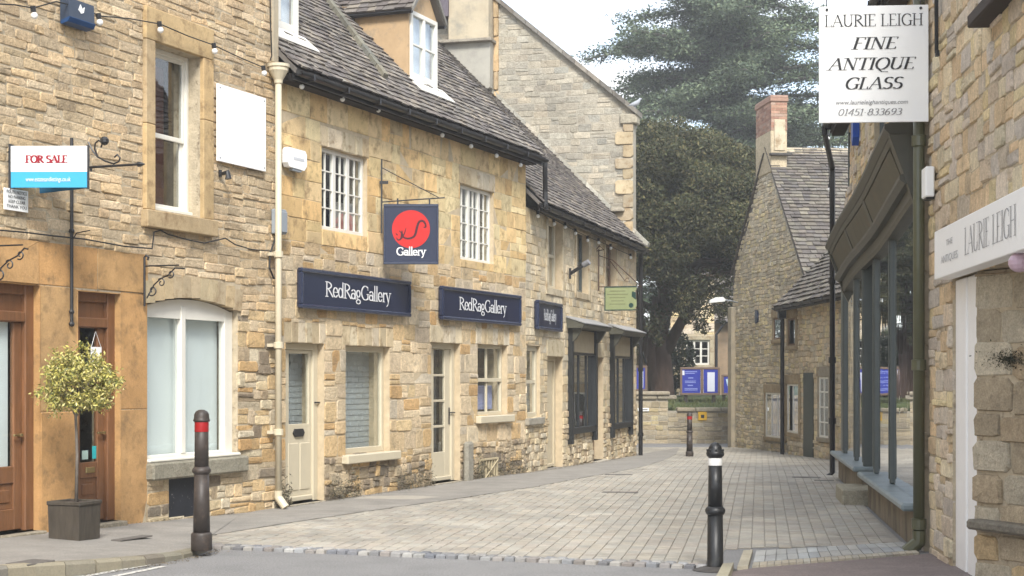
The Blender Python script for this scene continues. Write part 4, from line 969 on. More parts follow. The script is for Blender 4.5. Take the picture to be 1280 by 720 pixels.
# gutter outlet pipe dropping on to the lower roof
m = M(); a = L2+.14; m.tube([(a, -.30, E2-.03), (a, -.30, E2-.1), (a+.12, -.26, E2-.5), (a+.12, -.26, E2-.82)], .045, 8); m.build('outlet_pipe', GUTT, b2)

# ================================================================== BUILDING 3: lower shops beyond
b3 = thing('far_shop_row', 'lower cream stone shop row with two black bay shopfronts, past the gallery', 'building', F3.tp(), F3.phi)
E3 = 4.52; L3 = 10.05
v1 = F3.r(658, 675, 432, 522); dA = F3.r(684, 703, 446, 591); ba = F3.r(711, 741, 406, 541); dB = F3.r(741.5, 754, 447, 579); bb_ = F3.r(763, 786, 414, 535)
t1 = F3.r(684, 702, 276, 361); t2 = F3.r(720, 735, 291, 366); t3 = F3.r(756, 770, 304, 361)
g3 = lambda u: G(F3.world(u, 0)[1])
dA[1] = -.05; dB[1] = g3(dB[0])+.03
holes3 = [v1, dA, ba, dB, bb_, t1, t2, t3]
m = M(); slab(m, 0, L3, -.6, E3, 0, .3, holes3); m.build('wall', MORT_P, b3)
m = M(); m.box(0, 8, -.6, L3, 8.3, E3); m.build('rear_wall', MORT_P, b3)
low = stone_rects(0, L3, -.35, 1.0, holes3, (.09, .15), (.14, .36), .2); upr = stone_rects(0, L3, 1.0, E3-.02, holes3, (.12, .19), (.2, .45), .15, gap=.006)
lay_stones(b3, F3, low, P_CREAM+P_ROUGH[:2], proud=.022, limit=130); lay_stones(b3, F3, upr, P_CREAM, proud=.008, limit=170, jit=.008)
window(b3, v1, .06, CREAM, fw=.09, nz=2, bw=.06, depth=.06, back=.5, curtain=(CURT, [(.05, .95, .05, .5)]))
m = M(); m.bbox(v1[0]-.08, -.07, v1[1]-.12, v1[2]+.1, .1, v1[1]-.003, .01, tint=(.35, .32, .26)); m.build('window_sill', STONE, b3)
for k, r in enumerate((t1, t2, t3)):
    fr_ = [(r[0]-.13, r[1]-.13, r[0], r[3]), (r[2], r[1]-.13, r[2]+.13, r[3]), (r[0]-.13, r[3], r[2]+.13, r[3]+.10), (r[0], r[1]-.13, r[2], r[1])]
    for q in fr_: m = M(); m.bbox(q[0]+.002, -.03, q[1]+.002, q[2]-.002, .10, q[3]-.002, .006, tint=pick([(.50, .42, .29)], .1)); m.build('dressed_stone', STONE_S, b3)
    window(b3, r, .12, [CREAM, GGREY, OAK_W][k], fw=.07, nx=1, nz=2, bw=.05, depth=.05, back=.5, curtain=(CURT, [(.3, .95, .02, .95)]) if k == 0 else None)
dr, q = leaf(b3, dA, .16, GDOOR, (dA[0]+.3, dA[1]+.9, dA[0]+.31, dA[1]+.91), label='plain sage-cream painted door', frame_mt=GDOOR)
m = M(); m.ball((dA[0]+.12, .12, 1.0), .03, 8); m.build('handle', BLACK, dr)
dr, q = leaf(b3, dB, .22, OAK_W, (dB[0]+.3, dB[1]+.9, dB[0]+.31, dB[1]+.91), label='shadowed brown door between the two black shopfronts', frame_mt=OAK_W)
for r in (dA, dB): m = M(); m.bbox(r[0]-.04, -.12, r[1]-.3, r[2]+.05, .3, r[1], .01, tint=(.5, .46, .38)); m.build('door_step', STONE, b3)
for r in (dA, dB): m = M(); m.bbox(r[0]-.06, -.02, r[3]+.003, r[2]+.04, .2, r[3]+.30, .01, tint=(.48, .41, .28)); m.build('lintel_stone', STONE_S, b3)
for ri, (r, ex) in enumerate(((ba, .16), (bb_, .14))):
    u0, z0, u1, z1 = r; sf_ = M(); zt = z1-.10; zg = z1-.55
    sf_.bbox(u0-.10, -.10, z0-.18, u0+.04, .10, zt, .008); sf_.bbox(u1-.10, -.10, z0-.18, u1+.05, .10, zt, .008)
    sf_.bbox(u0+.04, -.09, z0, u1-.10, .10, z0+.12, .008); sf_.bbox(u0+.04, -.06, zg-.05, u1-.10, .10, zg, .008)
    for t_ in (.36, .68): x = u0+(u1-u0)*t_; sf_.box(x-.02, -.03, z0+.12, x+.02, .02, zg-.05)
    so_ = sf_.build('shopfront', mat('black_gloss_timber', (.016, .018, .019), var=.2, rough=.4, spec=.5), b3)
    m = M(); m.bbox(u0+.04, -.05, zg, u1-.10, .06, zt-.02, .006); m.build('fascia_board', mat('tan_fascia', (.36, .30, .20), var=.1), so_)
    xs = [u0+.04, u0+(u1-u0)*.36, u0+(u1-u0)*.68, u1-.10]
    for a, b in zip(xs, xs[1:]): m = M(); m.box(a+.02, -.008, z0+.12, b-.02, -.004, zg-.05); m.build('pane', GLASSD, so_)
    m = M(); m.box(u0, .7, z0, u1, .72, zg); m.build('interior', DARK, so_)
    m = M(); m.box(u0+(u1-u0)*.56, .03, z0+.6, u0+(u1-u0)*.62, .04, zg-.35); m.build('window_poster', PAPER, so_)
    m = M(); m.prismx([(.0, zt), (-.30, zt), (-.34, zt+.05), (-.34, zt+.08), (-.02, zt+.20), (0, zt+.20)], u0-.22, u1+.22); m.build('canopy', OLIVE, so_)
    m = M(); m.prismx([(.0, zt+.203), (-.36, zt+.083), (-.36, zt+.10), (0, zt+.235)], u0-.24, u1+.24); m.build('lead_flashing', LEAD, so_)
    for x in (u0-.06, u1-.02): m = M(); m.prismx([(-.10, zt-.25), (-.16, zt-.2), (-.28, zt-.001), (-.10, zt-.001)], x-.05, x+.05); m.build('console_bracket', OLIVE, so_)
rf3, RZ3 = roof_body(b3, -.0, L3-.25, -.25, E3+.10, 4.9, 8.4, thick=.1)
slates(b3, F3, .15, L3-.1, -.27, E3+.10, 4.9, pi/4, P_SLATE, part=rf3, row=(.14, .10), wd=(.11, .22), limit=200, thick=.017)
gutter(b3, .1, L3, -.28, E3+.03, .055)
# verge stones against the tall gable
m = M(); n_ = 18
for i in range(n_):
    a, b = -.3+5.2*i/n_, -.3+5.2*(i+.97)/n_; z = lambda y: E3+.10+(y+.25)
    m.prismx([(a, z(a)+.04), (b, z(b)+.04), (b-.03, z(b)+.13+U(-.008, .008)), (a-.03, z(a)+.13)], L3-.28, L3-.02, tint=pick([(.46, .43, .36), (.40, .38, .32)]))
m.build('verge_stone', STONE, b3)

# ================================================================== BUILDING 4: tall house end behind the row
c4 = F3.world(9.78, 0.02); ph4 = F3.phi-pi/2; W4 = 9.2
F4 = Frame(c4[0]-W4*cos(ph4), c4[1]-W4*sin(ph4), ph4); T4 = math.tan(radians(40)); E4 = 7.72
b4 = thing('tall_gabled_house', 'tall grey stone house end with a plain gable above the lower roofs', 'building', F4.tp(), F4.phi)
m = M(); AP = E4+W4/2*T4; D4 = 11
m.prism([(0, -.6), (W4, -.6), (W4, E4), (W4/2, AP), (0, E4)], .03, .35); m.build('gable_wall', MORT_G, b4)
SKW = Matrix(((1, -.24, 0, 0), (0, 1, 0, 0), (0, 0, 1, 0), (0, 0, 0, 1)))      # the plan is skewed: side walls are not square to the gable
m = M(); m.box(W4-.35, .352, -.6, W4-.03, D4, E4); m.box(.03, .352, -.6, .35, D4, E4); m.prism([(0, -.6), (W4, -.6), (W4, E4), (W4/2, AP), (0, E4)], D4, D4+.3); m.build('side_wall', MORT_G, b4, tf=SKW)
clipf = lambda z: (0, W4) if z < E4-.05 else ((z-E4)/T4+.06, W4-(z-E4)/T4-.06)
rr = stone_rects(0, W4, 3.6, AP, (), (.12, .19), (.18, .48), .15, gap=.007, clip=clipf)
lay_stones(b4, F4, rr, P_TALL, proud=.010, y0=.03, limit=300)
m = M()
for sg in (0, 1):
    n_ = 16
    for i in range(n_):
        a, b = (W4/2+.12)*i/n_, (W4/2+.12)*(i+.97)/n_
        xa, xb = (W4+.12-a, W4+.12-b) if sg else (-.12+a, -.12+b); za, zb_ = E4-.12+a*T4, E4-.12+b*T4
        m.prism([(xa, za+.02), (xb, zb_+.02), (xb, zb_+.14), (xa, za+.14)], -.10, .5, tint=pick([(.22, .20, .17), (.17, .155, .135)], .2))
m.build('verge_slate', SLATE, b4)
m = M()
m.prism([(-.15, E4-.13), (W4/2, AP+.0), (W4/2, AP+.14), (-.2, E4+.0)], .5, D4+.4); m.prism([(W4+.15, E4-.13), (W4/2, AP+.0), (W4/2, AP+.14), (W4+.2, E4+.0)], .5, D4+.4); m.build('roof', SLATE, b4, tf=SKW)
# kneeler and ledge stones at the right-hand shoulder
m = M(); m.bbox(W4-.30, -.06, E4-.28, W4+.10, .3, E4-.06, .02, tint=(.40, .36, .28)); m.build('kneeler_stone', STONE, b4)
zl = F4.hit(772, 262)[1]; m = M(); m.bbox(F4.hit(765), -.16, zl-.06, F4.hit(781), .03, zl+.03, .02, tint=(.38, .34, .27)); m.build('ledge_stone', STONE, b4)
# quoins of warmer stone down the right edge
q4 = []; z = 3.2; k = 0
while z < E4-.3:
    h_ = U(.24, .34); q4.append((W4-(.42 if k % 2 else .24), z+.005, W4, z+h_-.005)); z += h_; k += 1
lay_stones(b4, F4, q4, [(.45, .36, .23), (.40, .33, .23)], proud=.03, y0=.01, name='quoin_stone', limit=40, mt=STONE_S)
# attached chimney breast with patched render, left of the gable
ca, cb = F4.hit(549, d=-.3), F4.hit(612, d=-.3); zc0 = F4.hit(580, 108)[1]; zc1 = F4.hit(580, 50, d=-.4)[1]
m = M(); m.bbox(ca+.25, -.42, zc1, cb, .05, 13.2, .03); cbst = m.build('chimney_breast', REND, b4)
m = M(); m.prism([(ca, zc1-.02), (cb+.02, zc1-.02), (cb+.0, zc0-.1), ((ca+cb)/2, zc0-.5), (ca+.1, zc1-.8)], -.30, .05); m.build('render_patch', mat('grey_render', (.36, .345, .30), var=.12, vscale=2, bump=.004, bscale=12, rough=.95, dirt=(.28, .27, .24), dscale=1.5), b4)
m = M(); m.bbox(ca, -.46, zc1-.05, cb+.08, .0, zc1+.02, .01, tint=(.3, .27, .22)); m.build('string_course', STONE, b4)
ob = [(cb+.0, 5.2, cb+.30, 13)]
qs = []; z = zc0-1.0; 
while z < 12.5: qs.append((cb+.01, z, cb+.13, z+.42)); z += .43
lay_stones(b4, F4, qs, [(.52, .38, .22), (.46, .35, .22)], proud=.05, y0=.0, name='quoin_stone', limit=30, mt=STONE_S)
# dark slated cheek at the left, above the gallery roof
a, b = F4.hit(548), F4.hit(568); z_, zt2 = F4.hit(558, 26)[1], F4.hit(558, -20)[1]
m = M(); m.box(a, -.5, z_, b, .0, zt2+.5); m.build('slate_hung_cheek', mat('purple_slate', (.11, .095, .11), var=.2, vscale=12), b4)
# ================================================================== BUILDING 5: far house on the right (gable to the street, low wing nearer)
Fg = Frame(6.19, 45.0, atan2(-7, .81)); Fw = Frame(6.55, 38.0, atan2(-4.2, .22))
b5 = thing('far_stone_cottage', 'steep stone cottage with a brick chimney where the street bends', 'building', Fg.tp(), Fg.phi)
LG = 7.1; apu = Fg.hit(957); EG = 3.80; APZ = 7.5
zlft = 4.4
gp = [(0, -.8), (LG, -.8), (LG, EG-.18), (apu+.05, APZ-.2), (apu-.25, APZ-.2), (.30, zlft+.15), (0, zlft-.45)]
win5 = [Fg.hit(958), Fg.hit(970, 547)[1], Fg.hit(980), Fg.hit(970, 491)[1]]
win6 = [Fg.hit(968), Fg.hit(975, 424)[1], Fg.hit(978), Fg.hit(975, 397)[1]]
m = M(); m.prism(gp, .03, .4); m.build('gable_wall', MORT_G, b5)
def clip5(z):
    lo = 0 if z < zlft-.4 else (.25*(z-zlft+.4)/.7 if z < zlft+.3 else .25+(apu-.55-.25)*(z-zlft-.3)/(APZ-zlft-.3)); hi = LG if z < EG-.2 else LG+(apu-LG)*(z-EG+.2)/(APZ-EG)
    return lo+.03, hi-.03
hb = [(win5[0]-.15, win5[1]-.12, win5[2]+.15, win5[3]+.25), (win6[0]-.15, win6[1]-.1, win6[2]+.15, win6[3]+.15)]
rr = stone_rects(0, LG, -.7, APZ, hb, (.08, .13), (.13, .36), .1, gap=.006, clip=clip5)
lay_stones(b5, Fg, rr, P_FAR, proud=.016, y0=.03, limit=220)
def simple_window(root, r, mt=WHITE, sur_t=(.36, .29, .19), lights=2, cur=None, y=-.0, head=.22):
    u0, z0, u1, z1 = r
    for q in ((u0-.14, z1, u1+.14, z1+head), (u0-.16, z0-.10, u1+.16, z0)):
        m = M(); m.bbox(q[0], y-.05, q[1]+.002, q[2], y+.03, q[3]-.002, .01, tint=sur_t); m.build('lintel_stone' if q[1] > z0 else 'window_sill', STONE_S, root)
    for q in ((u0-.14, z0, u0, z1), (u1, z0, u1+.14, z1)): m = M(); m.bbox(q[0]+.001, y-.03, q[1], q[2]-.001, y+.03, q[3], .01, tint=sur_t); m.build('dressed_stone', STONE_S, root)
    m = M(); m.box(u0, y+.012, z0, u1, y+.02, z1); m.build('interior', DARK, root)
    m = M(); f = .045; m.box(u0, y-.02, z0, u0+f, y+.01, z1); m.box(u1-f, y-.02, z0, u1, y+.01, z1); m.box(u0+f, y-.019, z1-f, u1-f, y+.01, z1); m.box(u0+f, y-.019, z0, u1-f, y+.01, z0+f)
    for i in range(1, lights): x = u0+(u1-u0)*i/lights; m.box(x-.02, y-.018, z0+f, x+.02, y+.01, z1-f)
    wo = m.build('window', mt, root)
    for i in range(lights): p = M(); a, b = u0+(u1-u0)*i/lights, u0+(u1-u0)*(i+1)/lights; p.box(a+.02, y-.006, z0+f, b-.02, y-.003, z1-f); p.build('pane', GLASS, wo)
    if cur: p = M(); p.box(u0+(u1-u0)*cur[0], y+.002, z0+.03, u0+(u1-u0)*cur[1], y+.006, z1-.03); p.build('curtain', CURTB, wo)
    return wo
simple_window(b5, win5, WHITE, lights=3, cur=(.35, .95)); simple_window(b5, win6, OAK_W, lights=1)
# body, ridge running away to the right, near slope slated
m = M(); m.prism([(.05, -.8), (LG-.05, -.8), (LG-.05, EG-.1), (apu, APZ-.25), (.3, zlft+.1)], .401, 9); m.build('side_wall', MORT_G, b5)
m = M(); m.prism([(LG+.16, EG-.13), (apu-.02, APZ+.02), (apu-.02, APZ-.12), (LG+.10, EG-.25)], .02, 9.2); m.prism([(-.05, zlft-.3), (.1, zlft+.2), (apu, APZ+.02), (apu, APZ-.12), (.1, zlft-.0)], .02, 9.2); rf5 = m.build('roof', mat('roof_underlay'), b5)
sl_ = Vector((apu-LG-.16, 0, APZ-EG+.15)); slates3(rf5, (LG+.16, -.02, EG-.12), (0, 1, 0), sl_, 7, sl_.length, P_SLATE2, row=(.17, .11), wd=(.13, .28), F=Fg, limit=300, thick=.03)
sl2 = Vector((apu-.1, 0, APZ-zlft-.2)); slates3(rf5, (.0, -.05, zlft+.15), (0, 1, 0), sl2, 7, sl2.length, P_SLATE2, row=(.17, .11), wd=(.2, .4))
m = M()
for i in range(16): m.prism([(apu-.18, APZ-.1), (apu-.02, APZ+.10+U(-.01, .01)), (apu+.16, APZ-.1)], .5+i*.5, .5+i*.5+.48, tint=pick([(.38, .33, .24), (.33, .29, .22)], .1))
m.build('ridge_tile', SLATE, rf5)
# chimney: stone base, brick shaft
cu0, cu1 = Fg.hit(945, d=.0), Fg.hit(964, d=.0); cw = .42; zt5 = Fg.hit(958, 124)[1]; zb5 = Fg.hit(958, 196)[1]; zmid5 = zb5+.62
m = M(); m.bbox(cu0, -.01, zb5-.45, cu1, cw, zmid5, .02, tint=(.50, .42, .29)); ch5 = m.build('chimney', STONE, b5)
rows = []; z = zmid5; k = 0
def brick_stack(parent, u0, u1, y0, y1, z0, z1, name='brick', pal=None):
    pal = pal or [(.30, .17, .12), (.34, .21, .15), (.26, .15, .11), (.36, .25, .19)]
    core = M(); core.box(u0+.01, y0+.01, z0, u1-.01, y1-.01, z1); core.build('chimney_core', MORT, parent)
    z = z0; k = 0; m = M()
    while z < z1-.02:
        h = .072
        for (a, b, f) in ((u0, u1, 'y'), (y0, y1, 'x')):
            p = a+(.11 if k % 2 else 0); 
            if k % 2: spans = [(a, a+.10)]
            else: spans = []
            x = a+(.11 if k % 2 else 0)
            while x < b-.02: x2 = min(b, x+.22); spans.append((x, x2-.008)); x = x2
            for s0, s1 in spans:
                t = pick(pal, .2)
                if f == 'y': m.box(s0+.002, y0-.002, z+.004, s1, y0+.05, z+h-.006, t); m.box(s0+.002, y1-.05, z+.004, s1, y1+.002, z+h-.006, t)
                else: m.box(u1-.05, s0+.002, z+.0045, u1+.002, s1, z+h-.0065, t); m.box(u0-.002, s0+.002, z+.0045, u0+.05, s1, z+h-.0065, t)
        z += h; k += 1
    return m.build(name, BRICK, parent, kind='stuff')
brick_stack(ch5, cu0, cu1, 0, cw, zmid5, zt5-.12)
m = M(); m.bbox(cu0-.03, -.03, zt5-.13, cu1+.03, cw+.03, zt5-.04, .01, tint=(.30, .19, .14)); m.bbox(cu0-.02, -.02, zt5-.04, cu1+.02, cw+.02, zt5+.03, .01, tint=(.32, .21, .16)); m.build('chimney_cap', BRICK, ch5)
m = M(); m.bbox(cu1+.001, .08, zb5+.1, cu1+.03, cw-.06, zb5+.9, .01, tint=(.50, .43, .31)); m.build('render_patch', STONE_S, ch5)
m = M(); m.bbox(cu1-.02, -.05, zb5-.03, cu1+.14, cw+.1, zb5+.03, .005, tint=(.08, .075, .07)); m.build('drip_slate', SLATE, ch5)
# slim curved buttress strip down the far corner
m = M(); m.bbox(-.12, -.10, -.8, .30, .2, 3.6, .03, tint=(.46, .38, .26)); m.build('corner_render', REND, b5)
# oval plaque-like wall box
u_, z_ = Fg.hit(947, 396); m = M(); m.lathe([(.001, -.04), (.10, -.03), (.13, .03), (.001, .04)], 12); o = m.build('wall_lantern', mat('dark_blue_box', (.03, .04, .07), rough=.4), b5, tf=Matrix.Translation((u_, -.02, z_)) @ Matrix.Rotation(pi/2, 4, 'X') @ Matrix.Diagonal((1, 1.5, 1, 1)))
# wing
b5w = thing('cottage_wing', 'low wing of the far cottage with a mossy slate roof and white sash window', 'building', Fw.tp(), Fw.phi)
EW = 3.30; LW = 9.5
x1w = Fw.r(985, 999, 480, 541); x2w = Fw.r(1004, 1016, 466, 566); x3w = Fw.r(1025, 1037, 471, 547); x4w = Fw.r(986, 995, 398, 432)
wh = [x1w, x2w, x3w, x4w]; hb = [(q[0]-.14, q[1]-.1, q[2]+.14, q[3]+.2) for q in (x1w, x3w, x4w)]+[(x2w[0]-.05, -1, x2w[2]+.05, x2w[3]+.05)]
m = M(); m.box(0, .02, -.8, LW, .4, EW); m.box(0, .401, -.8, .35, 6, EW); m.box(LW-.4, .401, -.8, LW-.002, 6, EW); m.build('wall', MORT, b5w)
rr = stone_rects(0, LW, -.6, EW, hb, (.09, .15), (.14, .36), .15)
lay_stones(b5w, Fw, rr, P_FAR+P_GOLD[:2], proud=.022, y0=.02, limit=220)
m = M(); FwL = Frame(*Fw.world(0, 0)[:2], Fw.phi-pi/2)
simple_window(b5w, x1w, WHITE, lights=2, cur=(.5, .95)); simple_window(b5w, x3w, WHITE, lights=2, sur_t=(.30, .27, .21)); simple_window(b5w, x4w, OAK_W, lights=1)
m = M()
for j in range(1, 4): z = x3w[1]+(x3w[3]-x3w[1])*j/4; m.box(x3w[0]+.04, -.02, z-.015, x3w[2]-.04, .008, z+.015)
m.build('glazing_bars', WHITE, b5w)
m = M(); m.box(x2w[0], -.0, -.4, x2w[2], .019, x2w[3]); m.build('door', mat('dark_green_door', (.03, .045, .04), rough=.4), b5w)
m = M(); m.prismx([(-.25, EW-.02), (3.6, EW+3.9), (3.6, EW+3.75), (-.2, EW-.12)], -.15, LW); rfw = m.build('roof', mat('roof_underlay'), b5w)
et_ = Vector((0, 3.85, 3.92)); slates3(rfw, (-.18, -.28, EW+.0), (1, 0, 0), et_, LW, 3.2, P_SLATE2, row=(.17, .12), wd=(.14, .3), F=Fw, limit=220, thick=.03)
gutter(b5w, -.2, LW, -.30, EW-.02, .05)
m = M(); m.tube([(-.05, -.12, EW-.05), (-.05, -.12, -.3)], .05, 8); m.build('downpipe', GUTT, b5w)
m = M(); m.bbox(-.16, -.22, EW-.28, .06, -.03, EW-.08, .02); m.build('hopper', GUTT, b5w)

# ================================================================== BUILDING 6: green shopfront on the right
F6 = Frame(5.14, 24.6, atan2(-.991, -.134)); L6 = 9.9; E6 = 5.5
b6 = thing('green_shop', 'stone shop with a tall dark olive shopfront and grey-green mullions on the right', 'building', F6.tp(), F6.phi)
s0u, s1u = F6.hit(1052), L6-.12; ZT6 = 3.42
pA = (s0u, F6.hit(1083)); pD = (F6.hit(1083), F6.hit(1092)); pB = (F6.hit(1092), s1u-.02)
ZS = .44
h6 = [(s0u, -.5, s1u, ZT6)]
upw = [F6.hit(1055), 4.45, F6.hit(1063), 5.6]; upw2 = [F6.hit(1093), 4.5, F6.hit(1108), 5.6]
hole6 = h6+[tuple(upw), tuple(upw2)]
m = M(); slab(m, 0, L6, -.5, E6, 0, .35, hole6); m.build('wall', MORT, b6)
m = M(); m.box(0, .352, -.5, .35, 7, E6); m.box(0, 7, -.5, L6, 7.3, E6); m.build('side_wall', MORT, b6)
rr = stone_rects(0, L6, -.3, E6, hole6, (.12, .20), (.18, .45), .15)
lay_stones(b6, F6, rr, P_BLOCK, proud=.022, limit=200)
window(b6, upw, .06, GGREY, fw=.07, nz=2, bw=.04, depth=.05, back=.4); window(b6, upw2, .06, GGREY, fw=.07, nz=2, nx=2, bw=.03, depth=.05, back=.4)
# plinth under the glass, sills, posts
sfr = M(); 
pl1 = M(); pl1.bbox(pA[0], -.05, -.5, pA[1], .14, ZS-.07, .01); pl1.bbox(pB[0], -.07, -.5, pB[1], .14, ZS-.08, .01); pl1.build('plinth', PLIN, b6)
m = M(); m.bbox(pA[0]-.06, -.18, ZS-.069, pA[1]+.03, .12, ZS+.0, .02); m.build('shop_sill', SILLB, b6)
m = M(); m.bbox(pB[0]-.04, -.20, ZS-.079, pB[1]+.05, .12, ZS-.005, .02); m.build('shop_sill', SILLB, b6)
def post(u, w_=.07, y=-.035, z0=ZS, z1=ZT6, name='mullion'):
    m = M(); m.bbox(u-w_/2, y, z0, u+w_/2, y+.16, z1, .008); m.bbox(u-w_/2+.015, y-.012, z0+.05, u+w_/2-.015, y, z1-.05, .006); return m.build(name, GGREY, b6)
for px, ww in ((1056, .42), (1071, .10), (1082, .10)): post(F6.hit(px), ww)
for px, ww in ((1096, .10), (1116, .08)): post(F6.hit(px), ww)
post(s1u-.05, .12)
m = M(); m.bbox(pA[0], -.02, ZT6-.14, pD[0], .10, ZT6, .006); m.bbox(pB[0], -.02, ZT6-.16, pB[1], .10, ZT6, .006); m.build('head_rail', GGREY, b6)
segs = [(pA[0]+.2, F6.hit(1071)-.05), (F6.hit(1071)+.05, F6.hit(1082)-.05), (F6.hit(1095)+.08, F6.hit(1117)-.06), (F6.hit(1117)+.06, s1u-.11)]
for k, (a, b) in enumerate(segs): p = M(); p.box(a-.05, -.004, ZS, b+.05, .002, ZT6-.14); p.build('pane', GLASSD, b6)
m = M(); m.box(s0u, 1.6, 0, s1u, 1.62, ZT6); m.box(s0u, .2, -.3, s1u, 1.6, .0); m.box(s0u-.02, .36, -.3, s0u-.01, 1.6, ZT6); m.build('interior', DARK, b6)
m = M(); m.bbox(pB[0]+.3, .5, .0, pB[1]-.3, 1.2, .95, .02); m.build('display_cabinet', mat('dark_wood', (.06, .035, .02), var=.3), b6)
# recessed door
m = M(); y = .30; a, b = pD; m.bbox(a+.05, y, .15, a+.15, y+.05, 2.6, .006); m.bbox(b-.15, y, .15, b-.05, y+.05, 2.6, .006); m.bbox(a+.15, y+.001, .15, b-.15, y+.05, .7, .006); m.bbox(a+.15, y+.001, 2.48, b-.15, y+.05, 2.6, .006); m.bbox(a+.05, y-.01, 2.6, b-.05, y+.06, ZT6, .006); dr = m.build('door', GGREY, b6, label='recessed grey-green shop door')
p = M(); p.box(a+.15, y+.02, .7, b-.15, y+.026, 2.48); p.build('pane', GLASSD, dr)
m = M(); m.bbox(a-.25, -.38, -.3, b-.05, .28, .20, .015, tint=(.36, .33, .25)); m.build('door_step', STONE, b6)
# fascia: leaning board with cornice, bowed along its length
def loft(m, stations):
    n = len(stations[0][1]); base = []
    for x, poly in stations: base += [(x, y, z) for y, z in poly]
    fs = [(i*n+k, i*n+(k+1) % n, (i+1)*n+(k+1) % n, (i+1)*n+k) for i in range(len(stations)-1) for k in range(n)]+[tuple(range(n)), tuple(range(len(stations)*n-1, (len(stations)-1)*n-1, -1))]
    m.add(base, fs); m.fix = True
def wav(t): return .34*t-.16+.035*sin(t*7.5)
u_a, u_b = F6.hit(1060), s1u-.12; ST = [i/16 for i in range(17)]
def lf(name, prof, ms, a=0, b=1, parent=b6): 
    m = M(); loft(m, [(u_a+(u_b-u_a)*t, [(y, z+wav(t)-.2) for y, z in prof]) for t in [a+(b-a)*q for q in ST]]); return m.build(name, ms, parent)
fa = lf('fascia', [(.0, 3.52), (-.13, 3.52), (-.27, 3.88), (.0, 3.88)], OLIVE)
lf('cornice', [(.0, 3.882), (-.29, 3.885), (-.34, 3.94), (-.34, 3.98), (-.15, 4.05), (.0, 4.08)], OLIVE)
lf('fascia_moulding', [(.0, 3.42), (-.15, 3.42), (-.20, 3.46), (-.20, 3.50), (-.14, 3.519), (.0, 3.519)], OLIVE)
lf('architrave', [(.0, 3.26), (-.07, 3.26), (-.09, 3.30), (-.09, 3.419), (.0, 3.419)], OLIVE)
lf('fascia_rail', [(-.24, 3.82), (-.265, 3.815), (-.285, 3.879), (-.25, 3.879)], OLIVE)
for (ta, tb) in ((.03, .30), (.33, .62), (.65, .96)):      # sunk panels between pilaster strips
    lf('fascia_panel', [(-.14, 3.555), (-.153, 3.55), (-.256, 3.805), (-.243, 3.81)], mat('rusted_olive', (.085, .078, .052), var=.2, vscale=4, rough=.55, dirt=(.13, .075, .04), dscale=3.5, dth=(.56, .72)), ta, tb)
for t in (0.0, .315, .635, .985):
    lf('fascia_strip', [(-.12, 3.525), (-.155, 3.525), (-.285, 3.875), (-.25, 3.875)], OLIVE, max(0, t-.012), min(1, t+.012))
for uu in (u_a+.05, u_b-.03): m = M(); zz = wav((uu-u_a)/(u_b-u_a))-.2; m.prismx([(.0, 3.10+zz), (-.08, 3.25+zz), (-.16, 3.5+zz), (-.30, 3.88+zz), (.0, 3.88+zz)], uu-.06, uu+.06); m.build('console_bracket', OLIVE, b6)
rf6 = M(); rf6.prismx([(-.25, E6-.02), (3.5, E6+3.3), (7.4, E6-.02), (7.4, E6-.15), (3.5, E6+3.15), (-.2, E6-.12)], -.12, L6); rf6 = rf6.build('roof', mat('roof_underlay'), b6)
slates3(rf6, (-.14, -.28, E6), (1, 0, 0), (0, 3.75, 3.32), L6, 4.9, P_SLATE, row=(.2, .15), wd=(.2, .4))
gutter(b6, -.25, L6, -.30, E6, .06)
m = M(); m.box(-.05, -.22, E6-.16, L6, -.03, E6+.02); m.build('eaves_board', mat('dark_eaves'), b6)
u_ = F6.hit(1040.5, d=-.1); m = M(); m.tube([(.04, -.33, E6-.02), (.04, -.33, E6-.12), (u_, -.10, E6-.45), (u_, -.10, .05), (u_, -.22, -.05)], .045, 8)
for z in (1.9, 3.2, .9): m.tube([(u_, -.10, z-.05), (u_, -.10, z+.05)], .062, 8)
m.build('downpipe', GUTT, b6)

# ================================================================== BUILDING 7: near right wall
F7 = Frame(3.84, 14.7, atan2(-.996, -.0857)); L7 = 9.5; E7 = 7.6
b7 = thing('antique_shop', 'blockwork stone shop at the right edge with a white-framed doorway', 'building', F7.tp(), F7.phi)
ud0, ud1 = F7.hit(1191), 8.6; zt7, zb7 = F7.hit(1168, 290, d=-.16)[1], F7.hit(1168, 350, d=-.16)[1]; ZH = zb7+.02
up7 = [F7.hit(1240), F7.hit(1240, 24)[1]+.06, F7.hit(1240)+1.3, E7-1.2]
sgn7 = [F7.hit(1168, d=-.16), zb7, F7.hit(1168)+6.0, zt7]
hole7 = [(ud0, -.5, ud1, ZH), tuple(up7)]
m = M(); slab(m, 0, L7, -.5, E7, 0, .45, hole7); m.build('wall', MORT, b7)
m = M(); m.box(0, .452, -.5, .35, 7, E7); m.box(0, 7, -.5, L7, 7.3, E7); m.build('side_wall', MORT, b7)
rr = stone_rects(0, L7, -.3, E7, hole7, (.12, .21), (.20, .50), .2, gap=.006)
lay_stones(b7, F7, rr, P_BLOCK, proud=.016, limit=200, jit=.014)
m = M(); m.box(-.001, .47, ZH, 9, 1.4, ZH+.1); m.build('soffit', mat('dark_soffit', (.06, .045, .035), var=.3), b7)
window(b7, up7, .10, WHITE, fw=.07, nx=2, nz=2, back=.5)
m = M(); m.bbox(up7[0]-.12, -.16, up7[1]-.10, up7[2]+.1, .1, up7[1]-.002, .01); m.build('window_sill', mat('dark_sill', (.045, .035, .03), var=.2), b7)
